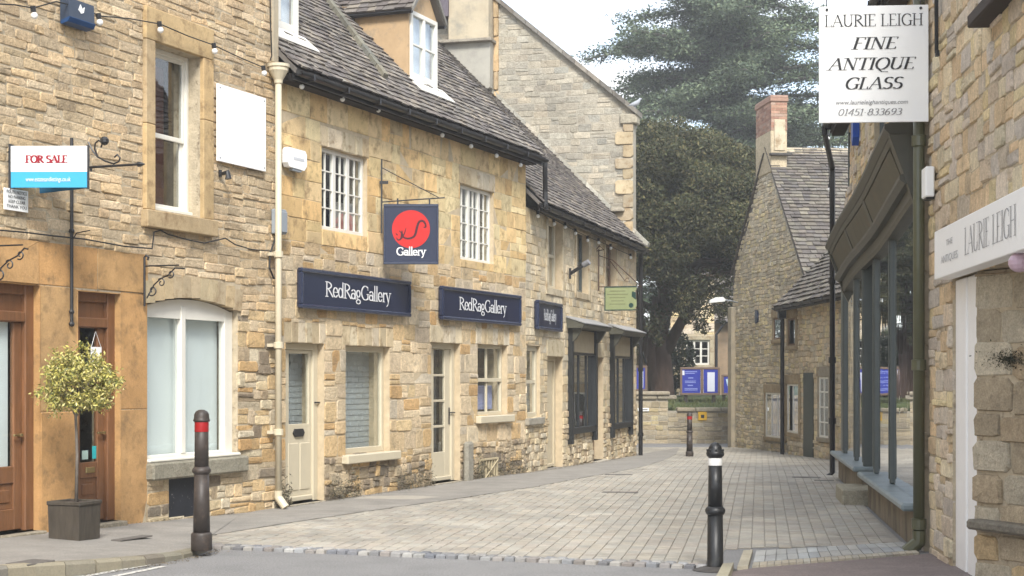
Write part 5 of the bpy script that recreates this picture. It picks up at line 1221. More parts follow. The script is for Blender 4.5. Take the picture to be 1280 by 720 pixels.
# white door frame and door in the recess
wy = .03; a, b = F7.hit(1195, d=wy), F7.hit(1222, d=wy)
q_ = b-a; m = M(); m.bbox(a, wy-.005, -.3, a+q_*.5, wy+.10, ZH-.02, .01); m.bbox(a+q_*.5, wy+.02, -.3, a+q_*.56, wy+.12, ZH-.02, .003); m.bbox(a+q_*.56, wy+.0, -.3, b+.02, wy+.12, ZH-.02, .01); m.build('door_frame', mat('bright_white', (.86, .86, .85), var=.04, rough=.45, dirt=(.5, .47, .4), dscale=9, dth=(.68, .85)), b7)
m = M(); m.bbox(b+.02, wy+.35, -.3, b+1.2, wy+.40, ZH-.03, .01); m.build('door', WHITE, b7)
# splayed pier of large blocks, with a sill
pw = F7.world(F7.hit(1221, d=.02), .02); F8 = Frame(pw[0], pw[1], atan2(-.93, .37))
rel = Matrix.Rotation(F8.phi-F7.phi, 4, 'Z'); lp = Matrix.Rotation(-F7.phi, 4, 'Z') @ Vector((pw[0]-F7.ox, pw[1]-F7.oy, 0)); R8 = Matrix.Translation(lp) @ rel
m = M(); m.box(0, 0, -.5, 1.9, .5, ZH-.01); m.build('pier_core', MORT, b7, mtx=R8)
zs8 = F8.hit(1236, 652)[1]
hp = [(.10, zs8-.07, 1.9, zs8)]
rr = []
z = -.3; 
while z < ZH-.02:
    h_ = min(U(.20, .29), ZH-.012-z); x = -.02
    if abs(z-zs8) < .12: pass
    while x < 1.9: w_ = U(.28, .5); w_ = w_ if x+w_ < 1.7 else 1.92-x; rr.append((x+.01, z+.01, x+w_-.01, z+h_-.01)); x += w_
    z += h_
lay_stones(b7, F8, rr, [(.48, .40, .28), (.52, .45, .33), (.42, .34, .23), (.50, .38, .22), (.56, .50, .38)], proud=.030, limit=90, mtx=R8, jit=.013)
m = M(); m.bbox(.06, -.16, zs8-.06, 1.95, .1, zs8+.02, .02, tint=(.22, .20, .16)); m.build('window_sill', STONE, b7, mtx=R8)
m = M(); m.ball((F7.hit(1284, d=-.05), -.10, F7.hit(1284, 328, d=-.05)[1]), .075, 14, .9); m.build('round_lamp', mat('mauve_globe', (.50, .36, .42), rough=.3), b7)
# creeper tuft on the pier
m = M(); c8 = F8.hit(1262, 452)
for k in range(900):
    a_ = U(0, 2*pi); r_ = abs(random.gauss(0, .5)); x, z = c8[0]+.05+cos(a_)*r_*.30, c8[1]+sin(a_)*r_*.09+.02; y = -.035-U(0, .04)*max(0, 1-r_)
    s_ = U(.005, .013); d1_, d2_ = Vector((U(-1, 1), U(-1, 1), U(-1, 1))).normalized()*s_, Vector((U(-1, 1), U(-1, 1), U(-1, 1))).normalized()*s_*.5; p = Vector((x, y, z))
    m.add([p-d1_, p+d2_, p+d1_, p-d2_], [(0, 1, 2, 3)], pick([(.045, .05, .025), (.07, .06, .035), (.03, .035, .02)], .3))
m.build('moss_tuft', FUZZ, b7, mtx=R8, kind='stuff')
# corner stones by the pipe, slightly larger
# ================================================================== CHURCHYARD: wall, turf, boards, hall, trees
YW = 48.2; gw = G(YW)
FcW = Frame(-6, YW, 0)
cw_ = thing('churchyard_wall', 'low coursed stone wall across the end of the street', 'wall', (-6, YW, 0), 0)
us_ = FcW.hit(835); zwl = .99; zwr = .62
m = M(); m.box(0, 0, gw-.4, us_, .4, zwl); m.box(us_, .001, gw-.4, 22, .38, zwr); m.build('wall', MORT_G, cw_)
rr = stone_rects(7, us_, gw-.02, zwl-.1, (), (.10, .16), (.2, .5), .1)+stone_rects(us_, 16, gw-.02, zwr-.06, (), (.10, .16), (.2, .5), .1)
lay_stones(cw_, FcW, rr, [tuple(.62*q for q in c) for c in P_CREAM[:2]+P_FAR], proud=.02, limit=290)
m = M(); x = 0
while x < 22: 
    ww = U(.5, .8); z_ = zwl if x < us_ else zwr; m.bbox(x+.006, -.08, z_-.02, x+ww-.006, .46, z_+.10, .025, tint=pick([(.36, .32, .24), (.30, .27, .21)], .12)); x += ww
m.bbox(us_-1.0, -.14, zwl+.10, us_+.05, .5, zwl+.22, .03, tint=(.33, .29, .22)); m.build('coping_stone', STONE, cw_)
xs = [-40, -10, 0, 4, 8, 12, 30, 60]
grid_sheet('churchyard_ground', xs, [YW+.35, YW+1.2, YW+3, YW+12, YW+60, YW+130], lambda x, y: (.50 if y < YW+.5 else .85 if y < YW+2 else .95) , EARTH)
m = M()
for k in range(5200):
    x = U(3, 9.5); y = YW+.40+rnd()**1.6*3; z = .48+min(.4, (y-YW-.35)*.42); h = U(.05, .16); a_ = U(0, pi); w_ = .012
    m.add([(x-cos(a_)*w_, y-sin(a_)*w_, z), (x+cos(a_)*w_, y+sin(a_)*w_, z), (x+U(-.05, .05), y+U(-.05, .05), z+h)], [(0, 1, 2)], pick([(.12, .14, .05), (.16, .16, .07), (.09, .11, .04)], .2))
o = m.build('grass', GRASS); tag(o, 'rough grass growing on the bank behind the churchyard wall', 'grass', kind='stuff')
# far hall
F9 = Frame((820-CX)/FP*62, 62, 0)
b9 = thing('church_hall', 'small stone hall with a white latticed window behind the notice boards', 'building', (F9.ox, 62, 0), 0)
hw = F9.r(857, 887, 425, 456); L9 = 6.6; u9 = F9.hit(893)
m = M(); slab(m, F9.hit(838), u9, -.2, 5.4, 0, .3, [hw]); m.build('wall', MORT, b9)
m = M(); m.box(u9, .6, -.2, 12, .9, 3.9); m.build('side_wall', mat('brown_render', (.26, .19, .125), var=.15, dirt=(.18, .14, .10), dscale=1), b9)
m = M(); m.prismx([(.2, 3.75), (.3, 3.9), (4.3, 6.3), (4.3, 6.1)], u9-.4, 12); rf9 = m.build('roof', mat('roof_underlay'), b9); slates3(rf9, (u9-.4, .15, 3.80), (1, 0, 0), (0, 4, 2.4), 10, 4.6, P_SLATE, row=(.25, .2), wd=(.3, .5))
rr = stone_rects(F9.hit(838), u9, .5, 5.3, [(hw[0]-.2, hw[1]-.15, hw[2]+.2, hw[3]+.2)], (.18, .26), (.3, .6), .1)
lay_stones(b9, F9, rr, P_BLOCK, proud=.02, limit=150)
window(b9, hw, .05, WHITE, fw=.07, nx=1, nz=3, bw=.03, lights=[(0, .34), (.34, .67), (.67, 1)], mull=.08, back=.5)
for q in ((hw[0]-.18, hw[3], hw[2]+.18, hw[3]+.18), (hw[0]-.18, hw[1]-.14, hw[2]+.18, hw[1]), (hw[0]-.18, hw[1], hw[0], hw[3]), (hw[2], hw[1], hw[2]+.18, hw[3])):
    m = M(); m.bbox(q[0]+.002, -.04, q[1]+.002, q[2]-.002, .04, q[3]-.002, .01, tint=(.44, .38, .27)); m.build('dressed_stone', STONE_S, b9)
m = M(); u_ = F9.hit(895); m.tube([(u_, -.1, .2), (u_, -.1, 3.3), (u_+.35, -.15, 3.8), (u_+1, -.15, 3.85)], .06, 6); m.build('downpipe', GUTT, b9)
m = M(); 
for k in range(5): x = F9.hit(854+k*8); m.box(x, -.02, .55, x+.20, .005, 1.15)
m.build('low_lattice', WHITE, b9)
# small stone outbuilding gable seen left of the yew trunk
F10 = Frame((797-CX)/FP*56, 56, 0)
b10 = thing('stone_lodge', 'small brown stone gable half hidden behind the left notice board', 'building', (F10.ox, 56, 0), 0)
m = M(); zA = F10.hit(800, 425)[1]; m.prism([(-1.6, 0), (.45, 0), (.45, 1.7), (-.05, zA), (-1.6, zA-.1)], 0, 3); m.build('wall', mat('brown_render'), b10)
m = M(); m.prism([(-.05, zA+.0), (.62, 1.62), (.62, 1.72), (-.05, zA+.12)], -.12, 3.2); m.build('roof', SLATE, b10)
# ================================================================== TREES
def leaf_cloud(P, size, pal, rng, flat=0., shade=None):
    """P: (n,3) positions -> quads of random orientation"""
    n = len(P); d1 = rng.normal(size=(n, 3)); d1[:, 2] *= (1-flat); d1 /= np.linalg.norm(d1, axis=1)[:, None]
    d2 = rng.normal(size=(n, 3)); d2[:, 2] *= (1-flat); d2 -= (d2*d1).sum(1)[:, None]*d1; d2 /= np.linalg.norm(d2, axis=1)[:, None]
    s = size*rng.uniform(.6, 1.4, n)[:, None]
    V = np.stack([P-d1*s, P+d2*s*.38, P+d1*s, P-d2*s*.38], 1).reshape(-1, 3)
    c = np.array(pal)[rng.integers(0, len(pal), n)]*rng.uniform(.75, 1.25, n)[:, None]
    C = np.repeat(np.concatenate([c, np.ones((n, 1))], 1), 4, 0)
    return V, C
def cloud_obj(name, V, C, mt, parent, kind=None):
    n = len(V)//4; me = bpy.data.meshes.new(name); me.vertices.add(len(V)); me.vertices.foreach_set('co', V.astype(np.float32).ravel())
    me.loops.add(len(V)); me.loops.foreach_set('vertex_index', np.arange(len(V), dtype=np.int32)); me.polygons.add(n)
    me.polygons.foreach_set('loop_start', np.arange(0, len(V), 4, dtype=np.int32)); me.polygons.foreach_set('loop_total', np.full(n, 4, dtype=np.int32))
    me.update(); a = me.attributes.new('tint', 'FLOAT_COLOR', 'POINT'); a.data.foreach_set('color', C.astype(np.float32).ravel()); me.materials.append(mt)
    o = bpy.data.objects.new(name, me); col.objects.link(o); o.parent = parent
    if kind: o['kind'] = kind
    return o
rng = np.random.default_rng(5)
# yew: dense dark crown with drooping lobes
yx, yy = 5.15, 53.0; ygz = .9
yew = thing('yew_tree', 'dense dark yew with a wide rounded crown and stout forked trunk behind the notice boards', 'tree', (yx, yy, ygz))
lob = []; LS = []
for k in range(240):
    v = rng.normal(size=3); v /= np.linalg.norm(v); 
    if v[2] < -.55: v[2] *= -.6
    rr_ = rng.uniform(.62, 1.0)**.6; c = np.array([v[0]*3.55*rr_, v[1]*3.5*rr_, 5.75+v[2]*(3.4 if v[2] > 0 else 2.9)*rr_]); r0 = rng.uniform(.45, .85)
    n = int(2000*r0); q = rng.normal(size=(n, 3)); q /= np.linalg.norm(q, axis=1)[:, None]; rad = r0*rng.uniform(.55, 1.08, n)**.7
    p = c+q*rad[:, None]*np.array([1.1, 1.1, .75]); p[:, 2] -= .25*np.maximum(0, np.abs(q[:, 0])-.5); lob.append(p); LS.append(np.full(n, rng.uniform(.7, 1.35)))
for k in range(26):      # hanging sprays at the skirt
    a_ = rng.uniform(0, 2*pi); rr_ = rng.uniform(1.6, 3.3); c = np.array([cos(a_)*rr_, sin(a_)*rr_, rng.uniform(2.3, 3.8) if cos(a_) < -.1 else rng.uniform(3.3, 4.4)]); n = 420
    t = rng.uniform(0, 1, n); p = c+np.stack([rng.normal(0, .28, n)*(1.2-t), rng.normal(0, .28, n)*(1.2-t), -t*1.3], 1); lob.append(p); LS.append(np.full(n, rng.uniform(.6, 1.1)))
P = np.concatenate(lob); S = np.concatenate(LS)
V, C = leaf_cloud(P, .062, [(.042, .048, .022), (.055, .06, .026), (.072, .07, .032), (.032, .038, .018), (.10, .088, .04)], rng); C[:, :3] *= np.repeat(S, 4)[:, None]
cloud_obj('crown', V, C, LEAFY, yew)
m = M(); tx = (826-CX)/FP*53-yx
m.tube([(tx, 0, -.3), (tx+.05, 0, .8), (tx-.05, .1, 2.2), (tx+.3, .1, 4.0), (.4, 0, 6.5)], [.50, .36, .31, .25, .12], 12)
m.tube([(tx-.1, 0, .9), (tx-.6, .1, 2.2), (tx-1.0, .2, 4.0), (tx-1.1, 0, 6)], [.24, .19, .15, .08], 10)
m.tube([(tx+.1, 0, 1.5), (tx+.9, -.1, 3.0), (tx+2.0, -.2, 4.6)], [.22, .15, .08], 8)
m.tube([(tx-.2, -.1, .0), (tx-.35, -.2, 1.5), (tx-.2, -.2, 3.4)], [.2, .16, .1], 8)
for k in range(16): a_ = U(0, 2*pi); z = U(2.5, 6); m.tube([(tx*.5, 0, z), (cos(a_)*1.6, sin(a_)*1.6, z+.7), (cos(a_)*3, sin(a_)*3, z+U(.2, 1.2))], [.14, .09, .03], 6)
m.build('trunk', BARKY, yew, smooth=True)
# cedar: tiers of flat pads
cx_, cy_ = 10.2, 78.0
ced = thing('cedar_tree', 'huge blue-green cedar with flat layered branches rising behind the yew', 'tree', (cx_, cy_, .9))
m = M(); m.tube([(0, 0, -.4), (.1, 0, 5), (0, .1, 12), (.1, 0, 19), (0, 0, 22)], [.9, .7, .5, .3, .1], 12)
pads = []; PS = []
nl = 44
for k in range(nl):
    z = 4.2+17*k/nl+U(-.3, .3); hh = (z-4)/17; R = (8.3-2.0*abs(hh-.4)*1.6)*(1 if z < 16 else max(.3, 1-(z-16)/9)); 
    for b in range(4):
        a_ = U(0, 2*pi); ln = R*U(.5, 1.12); rise = U(.0, .16)*ln; pts = [(0, 0, z)]
        for s in range(1, 6): t = s/5; pts.append((cos(a_+.15*t)*ln*t, sin(a_+.15*t)*ln*t, z+rise*sin(t*2.2)-.35*t*t))
        m.tube(pts, [.19, .15, .12, .09, .06, .03], 5)
        sh = U(.7, 1.3)
        for s in range(3, 34):
            t = s/33; c = np.array([cos(a_+.15*t)*ln*t, sin(a_+.15*t)*ln*t, z+rise*sin(t*2.2)-.35*t*t+.05]); wd_ = (.25+1.05*sin(min(1, t*1.15)*pi*.85))*U(.5, 1)
            side = rng.uniform(-wd_, wd_); pc = c+np.array([-sin(a_)*side, cos(a_)*side, -.12*abs(side)]); n = 70
            p = pc+rng.normal(size=(n, 3))*np.array([.40, .40, .16]); p[:, 2] += .05*np.sin(p[:, 0]*5); pads.append(p); PS.append(np.full(n, sh*U(.8, 1.2)))
m.build('trunk', BARKC, ced)
P = np.concatenate(pads); S = np.concatenate(PS)
V, C = leaf_cloud(P, .095, [(.085, .115, .07), (.10, .13, .078), (.065, .092, .06), (.12, .145, .085)], rng, flat=.45); C[:, :3] *= np.repeat(S, 4)[:, None]
cloud_obj('crown', V, C, LEAFY, ced)
# shrubs behind the wall and far belt of trees closing the view
def shrub(x, y, z, r, h, label, pal, n=2600):
    t = thing('churchyard_shrub', label, 'shrub', (x, y, z)); q = rng.normal(size=(n, 3)); q /= np.linalg.norm(q, axis=1)[:, None]; rad = rng.uniform(.4, 1, n)**.5*(1+.25*np.sin(q[:, 0]*7+q[:, 2]*5))
    p = q*rad[:, None]*np.array([r, r, h/2])+np.array([0, 0, h/2]); V, C = leaf_cloud(p, .10, pal, rng); cloud_obj('foliage', V, C, LEAFY, t)
    m = M(); m.tube([(0, 0, -.3), (.05, 0, h*.6)], [.08, .03], 6); m.build('stem', BARKY, t); return t
DG = [(.05, .06, .03), (.07, .08, .04), (.04, .05, .03)]
shrub((838-CX)/FP*58, 58, .9, .8, 2.3, 'dark green shrub standing just right of the yew trunk', DG)
shrub((788-CX)/FP*60, 60, .9, 1.7, 2.6, 'broad dark shrub behind the left notice board', DG, 4200)
shrub((905-CX)/FP*66, 72, .9, 2.2, 4, 'pale green shrub rising behind the hall roof', [(.09, .11, .06), (.07, .09, .05)], 4200)
tb = []; 
for k in range(150):
    x = -30+k*.9+U(-.5, .5); h = U(4, 7.5); n = 330; q = rng.normal(size=(n, 3)); q /= np.linalg.norm(q, axis=1)[:, None]
    tb.append(q*rng.uniform(.5, 1, n)[:, None]*np.array([1.6, 1.2, h/2])+np.array([x, 120+U(-3, 3), h/2+.5]))
V, C = leaf_cloud(np.concatenate(tb), .32, [(.06, .075, .04), (.08, .09, .05), (.05, .065, .04)], rng); o = cloud_obj('tree_belt', V, C, LEAFY, None); tag(o, 'far-off belt of trees closing the view beyond the churchyard', 'trees', kind='stuff')

# ================================================================== THINGS ON THE STREET
def bollard(name, label, shaft, band, loc, H, white, group=None):
    t = thing(name, label, 'bollard', (loc[0], loc[1], loc[2]), 0, group)
    k = H/1.07
    if white:
        m = M(); m.lathe([(.066, 0), (.074, .0), (.074, .02), (.068, .05), (.064, .47*k)], 28); m.build('shaft', shaft, t, smooth=True)
        m = M(); m.lathe([(.062, .46*k), (.078, .475*k), (.084, .49*k), (.084, .505*k), (.076, .52*k), (.062, .535*k)], 28); m.build('collar', shaft, t, smooth=True)
        m = M(); m.lathe([(.061, .52*k), (.056, .885*k)], 28); m.build('upper_shaft', shaft, t, smooth=True)
        m = M(); m.lathe([(.058, .875*k), (.0585, .877*k), (.058, .935*k), (.057, .937*k)], 28); m.build('band', band, t, smooth=True)
        m = M(); m.lathe([(.055, .93*k), (.058, .945*k), (.072, .955*k), (.075, .975*k), (.072, .99*k), (.060, .998*k), (.058, 1.01*k), (.050, 1.035*k), (.03, 1.06*k), (.002, 1.07*k)], 28); m.build('cap', shaft, t, smooth=True)
        m = M()
        for i in range(8): a_ = pi*i/4; m.ball((.066*cos(a_), .066*sin(a_), 1.003*k), .010, 6)
        m.build('stud', shaft, t)
    else:
        m = M(); m.lathe([(.086, 0), (.094, .005), (.094, .14), (.09, .155), (.078, .165)], 28); m.build('base', shaft, t, smooth=True)
        m = M(); m.lathe([(.076, .155), (.066, .72*H/1.3)], 28); m.build('shaft', shaft, t, smooth=True)
        m = M(); m.lathe([(.064, .70*H/1.3), (.075, .715*H/1.3), (.084, .725*H/1.3), (.084, .745*H/1.3), (.074, .76*H/1.3), (.064, .775*H/1.3)], 28); m.build('collar', shaft, t, smooth=True)
        m = M(); m.lathe([(.064, .76*H/1.3), (.061, H-.10)], 28); m.build('upper_shaft', shaft, t, smooth=True)
        m = M(); m.lathe([(.063, H-.20), (.0635, H-.198), (.0635, H-.112), (.063, H-.11)], 28); m.build('band', band, t, smooth=True)
        m = M(); m.lathe([(.062, H-.11), (.074, H-.105), (.076, H-.095), (.070, H-.085), (.068, H-.07), (.066, H-.04), (.05, H-.015), (.025, H-.002), (.002, H)], 28); m.build('cap', shaft, t, smooth=True)
    return t
p = ground_pt(894, 713); bollard('bollard', 'black bollard with a white band in the right foreground', BOLB, BANDW, (p[0], p[1], 0), 1.07, True)
m = M(); m.lathe([(.001, .0), (.19, 0), (.15, .012), (.09, .03)], 20); o = m.build('asphalt_patch', mat('dark_patch', (.07, .065, .06), var=.3), kind='structure'); o.location = (p[0], p[1], .005)
k_ = 1.55; Yb = k_*FP/(688-HY); bl = bollard('bollard', 'tall brown bollard with a red band by the kerb in the left foreground', BOLN, BANDR, ((252-CX)/FP*Yb, Yb, .05), 176/FP*Yb, False, 'brown bollards with a red band')
c = copy_tree(bl); pf = ground_pt(862, 561); c.location = (pf[0], pf[1], G(pf[1])); c['label'] = 'distant brown bollard with a red band, in front of the churchyard wall'; c.scale = (.95, .95, .80)

# potted standard holly
k_ = EYE-.10; Yp = k_*FP/(673-HY); px_ = (93-CX)/FP*Yp
pt = thing('potted_tree', 'clipped variegated holly standard in a dark square planter between the two doors', 'potted plant', (px_, Yp, .095), radians(-20))
W0, W1, Hh = .155, .185, .355
def frustum(m, w0, w1, z0, z1, t=None):
    m.add([(-w0, -w0, z0), (w0, -w0, z0), (w0, w0, z0), (-w0, w0, z0), (-w1, -w1, z1), (w1, -w1, z1), (w1, w1, z1), (-w1, w1, z1)], [(0,3,2,1), (4,5,6,7), (0,1,5,4), (1,2,6,5), (2,3,7,6), (3,0,4,7)], t)
W0, W1 = .165, .172
m = M(); frustum(m, W0, W1, 0, .335); m.build('planter', PLANTER, pt)
for k in range(4):
    m = M(); m.bbox(-W1-.008, -W1-.012, .325, W1+.008, -W1+.03, .362, .006); m.build('rim_board', PLANTER, pt, mtx=Matrix.Rotation(pi/2*k, 4, 'Z'))
m = M(); m.box(-W1+.02, -W1+.02, .33, W1-.02, W1-.02, .345); m.build('soil', SOIL, pt)
sx = .02
m = M(); m.tube([(sx, 0, .33), (sx+.01, 0, .8), (sx-.005, 0, 1.15), (sx+.02, 0, 1.45)], [.017, .014, .014, .01], 8)
for k in range(10): a_ = U(0, 6.28); m.tube([(sx, 0, 1.12+U(0, .2)), (sx+cos(a_)*.15, sin(a_)*.15, 1.35+U(0, .2)), (sx+cos(a_)*.3, sin(a_)*.3, 1.4+U(0, .25))], [.008, .005, .003], 5)
m.build('stem', BARKS, pt, smooth=True)
cl = []; zc = 1.44
for k in range(150):
    v = rng.normal(size=3); v /= np.linalg.norm(v); r_ = rng.uniform(.5, 1)**.5
    r_ *= 1+.26*sin(v[0]*6+1)*sin(v[2]*7+v[1]*5)
    c = np.array([sx+.03+v[0]*.33*r_, v[1]*.31*r_, zc+v[2]*.33*r_]); 
    if v[2] < -.7: continue
    cl.append(c+rng.normal(size=(70, 3))*.036)
for c, n in (((sx-.44, 0, 1.37), 34), ((sx-.37, 0, 1.34), 16), ((sx+.40, -.05, 1.42), 40), ((sx+.36, 0, 1.50), 40), ((sx-.22, 0, 1.67), 50), ((sx+.2, 0, 1.68), 50)): cl.append(np.array(c)+rng.normal(size=(n, 3))*.032)
V, C = leaf_cloud(np.concatenate(cl), .019, [(.42, .38, .09), (.50, .45, .15), (.26, .27, .07), (.60, .54, .24), (.12, .14, .04), (.44, .39, .11)], rng); V2 = V
cloud_obj('crown', V, C, mat('variegated_leaf', tint=True, var=.15, vscale=20, rough=.45, spec=.4), pt)

# ================================================================== SIGNS, BRACKETS AND FITTINGS ON THE WALLS
def attach(name, label, cat, F, u, z, y=0, group=None):
    p = F.world(u, y); t = thing(name, label, cat, (p[0], p[1], z), F.phi, group); return t
def navy_board(F, r, label, y=-.02, txt='RedRagGallery', letters=True):
    u0, z0, u1, z1 = r; W, H = u1-u0, z1-z0; t = attach('shop_sign', label, 'shop sign', F, u0, z0, 0, 'navy fascia boards of the gallery')
    m = M(); m.bbox(0, -.07, 0, W, -.012, H, .005); m.build('board', NAVY, t)
    fr = M(); b = .045
    fr.bbox(-.02, -.10, -.02, W+.02, -.03, b-.01, .012); fr.bbox(-.02, -.10, H-b+.01, W+.02, -.03, H+.02, .012); fr.bbox(-.02, -.099, b-.01, b-.015, -.03, H-b+.01, .012); fr.bbox(W-b+.015, -.099, b-.01, W+.02, -.03, H-b+.01, .012)
    fr.build('frame', NAVY2, t)
    m = M(); nib_text(m, txt, W*.50, H*.34, H*.40, width=W*(.60 if letters else .5), y=-.0705, nibw=.105, nibh=.05, track=-.02); m.build('lettering', LETTER, t)
    return t
s1 = F2.r(370, 506, 345, 389); s2 = F2.r(547, 645, 365, 402); s3 = F3.r(667, 697, 379, 412)
navy_board(F2, s1, 'wide navy sign lettered RedRagGallery over the cream letterbox door')
navy_board(F2, s2, 'navy sign lettered RedRagGallery over the four-pane door and small window')
navy_board(F3, s3, 'smallest navy sign lettered RedRagGallery, on the cream stone past the downpipe joint', letters=False)
def outward(F, u, z, label, name, cat, L_=1):
    """root at the wall, local x pointing straight out from the wall, local y facing away from the viewer"""
    p = F.world(u, -.04); return thing(name, label, cat, (p[0], p[1], z), F.phi-pi/2)
# gallery hanging sign
ug, zg = F2.hit(473, 250); t = outward(F2, ug, zg, 'square navy hanging sign with a red disc and the word Gallery', 'hanging_sign', 'hanging sign')
m = M(); m.box(.0, -.014, -.46, .02, .014, .56); m.tube([(.01, 0, -.03), (.42, 0, .0), (.88, 0, .03)], .010, 6); m.tube([(.02, 0, .44), (.80, 0, .03)], .006, 5)
m.box(-.02, -.02, .22, .10, .02, .26)
for x in (.23, .67): m.box(x-.012, -.008, -.10, x+.012, .008, .02)
m.build('bracket', BLACK, t)
Ws, Hs, x0, zb = .74, .81, .045, -.88
t.rotation_euler[2] += radians(22)
m = M(); m.bbox(x0, -.02, zb, x0+Ws, .02, zb+Hs, .005); m.build('board', NAVY, t)
fr = M(); fr.bbox(x0-.01, -.03, zb-.01, x0+Ws+.01, .03, zb+.03, .006); fr.bbox(x0-.01, -.03, zb+Hs-.03, x0+Ws+.01, .03, zb+Hs+.01, .006); fr.bbox(x0-.01, -.029, zb+.03, x0+.015, .029, zb+Hs-.03, .006); fr.bbox(x0+Ws-.015, -.029, zb+.03, x0+Ws+.01, .029, zb+Hs-.03, .006); fr.build('frame', NAVY2, t)
cxd, czd, rd = x0+Ws*.5, zb+Hs*.585, .262
m = M(); m.prism([(cxd+rd*cos(2*pi*i/40), czd+rd*sin(2*pi*i/40)) for i in range(40)], -.024, .024); m.build('red_disc', RED, t)
def ribbon(m, pts, ws, y):
    e = 0
    for (a, b, wa, wb) in zip(pts, pts[1:], ws, ws[1:]):
        d = Vector((b[0]-a[0], b[1]-a[1])); 
        if d.length == 0: continue
        d.normalize(); n = (-d.y, d.x); e += 1; yy = y-.00003*e
        m.add([(a[0]-n[0]*wa, yy, a[1]-n[1]*wa), (b[0]-n[0]*wb, yy, b[1]-n[1]*wb), (b[0]+n[0]*wb, yy, b[1]+n[1]*wb), (a[0]+n[0]*wa, yy, a[1]+n[1]*wa)], [(0, 1, 2, 3)])
def smooth_pts(p, n=6):
    o = []
    for i in range(len(p)-1):
        p0, p1, p2, p3 = p[max(0, i-1)], p[i], p[i+1], p[min(len(p)-1, i+2)]
        for k in range(n):
            t_ = k/n; o.append(tuple(.5*((2*p1[j])+(-p0[j]+p2[j])*t_+(2*p0[j]-5*p1[j]+4*p2[j]-p3[j])*t_*t_+(-p0[j]+3*p1[j]-3*p2[j]+p3[j])*t_**3) for j in (0, 1)))
    return o+[p[-1]]
m = M()
def onDisc(q): return (cxd+(q[0]-240)/100*rd*.98, czd-(q[1]-447)/100*rd*.98)
for path, w_ in (([(163, 492), (170, 505), (186, 498), (190, 470), (192, 455)], .010), ([(192, 455), (196, 485), (216, 497), (243, 494), (262, 478), (272, 440), (284, 408), (304, 403), (318, 420), (318, 437), (308, 436)], .014), ([(176, 455), (200, 478)], .007), ([(190, 500), (205, 470), (214, 440)], .006), ([(158, 470), (170, 480)], .007)):
    sp = smooth_pts([onDisc(q) for q in path]); ribbon(m, sp, [w_*(.55+.6*sin(pi*i/(len(sp)-1))) for i in range(len(sp))], -.0245)
m.build('emblem', mat('dark_maroon', (.05, .012, .02), rough=.5), t)
m = M(); nib_text(m, 'Gallery', cxd, zb+.115, .105, width=.40, y=-.0205, nibw=.13, nibh=.09, track=.0); m.build('lettering', LETTER, t)
# white projecting sign by the olive pipe
wsx = F7.hit(1166); pz = F7.hit(1166, 5)[1]
t = outward(F7, F7.hit(1166), F7.hit(1166, 152)[1], 'large white hanging sign advertising fine antique glass', 'hanging_sign', 'hanging sign')
# here the street lies to the left, so the board runs to local +x out of the wall and reads from the -x side
t.rotation_euler[2] += pi
Wq = 135/FP*F7.world(F7.hit(1166), 0)[1]; Hq = 146/FP*F7.world(F7.hit(1166), 0)[1]
m = M(); m.bbox(-Wq, -.012, 0, 0, .012, Hq, .003); m.build('board', SIGNW, t)
def lt(txt, fy, fh, wfrac, mt=LETTER_K, nw=.14, nh=.04, sh=0., cxf=.5, track=.02):
    nib_words(t, mt, txt, -Wq+Wq*cxf, Hq*(1-fy), Hq*fh, Wq*wfrac, -.0125, nibw=nw, nibh=nh, shear=sh, track=track)
lt('LAURIE LEIGH', .175, .10, .90, nw=.10); lt('FINE', .372, .10, .40, sh=.22, cxf=.50); lt('ANTIQUE', .548, .10, .78, sh=.22, cxf=.47); lt('GLASS', .715, .10, .52, sh=.22, cxf=.49)
lt('01451-833693', .94, .055, .58, LETTER_G, nw=.09, nh=.05, sh=.2, cxf=.46)
plain_text('lettering', 'www.laurieleighantiques.com', t, .055, LETTER_G, -Wq*.52, -.0135, Hq*.155, width=Wq*.66, shear=.25)
m = M(); m.tube([(.04, 0, Hq+.16), (-Wq-.04, 0, Hq+.16)], .014, 8); m.tube([(.0, 0, Hq+.62), (-Wq*.9, 0, Hq+.17)], .008, 6)
for x in (-Wq+.07, -.07): m.tube([(x, 0, Hq-.03), (x, 0, Hq+.16)], .006, 6); m.ball((x, -.014, Hq-.03), .014, 8)
m.build('bracket', BLACK, t)
# white fascia of the antique shop
W7, H7 = sgn7[2]-sgn7[0], sgn7[3]-sgn7[1]; t = attach('shop_sign', 'long white fascia board lettered LAURIE LEIGH at the right edge', 'shop sign', F7, sgn7[0], sgn7[1])
m = M(); m.bbox(0, -.16, 0, W7, -.02, H7, .006); m.build('board', SIGNW, t)
la, lb = F7.hit(1206, d=-.16)-sgn7[0], F7.hit(1271, d=-.16)-sgn7[0]
nib_words(t, mat('letter_mid_grey', (.28, .28, .29)), 'LAURIE LEIGH', (la+lb)/2, H7*.27, H7*.50, lb-la, -.1605, nibw=.075, nibh=.02)
a_, b_ = F7.hit(1176, d=-.16)-sgn7[0], F7.hit(1199, d=-.16)-sgn7[0]
plain_text('lettering', 'THE', t, .07, mat('letter_pale', (.45, .45, .46)), (a_+b_)/2, -.1625, H7*.60, width=(b_-a_)*.35); plain_text('lettering', 'ANTIQUES', t, .085, mat('letter_pale'), (a_+b_)/2, -.1625, H7*.28, width=(b_-a_)*.9)
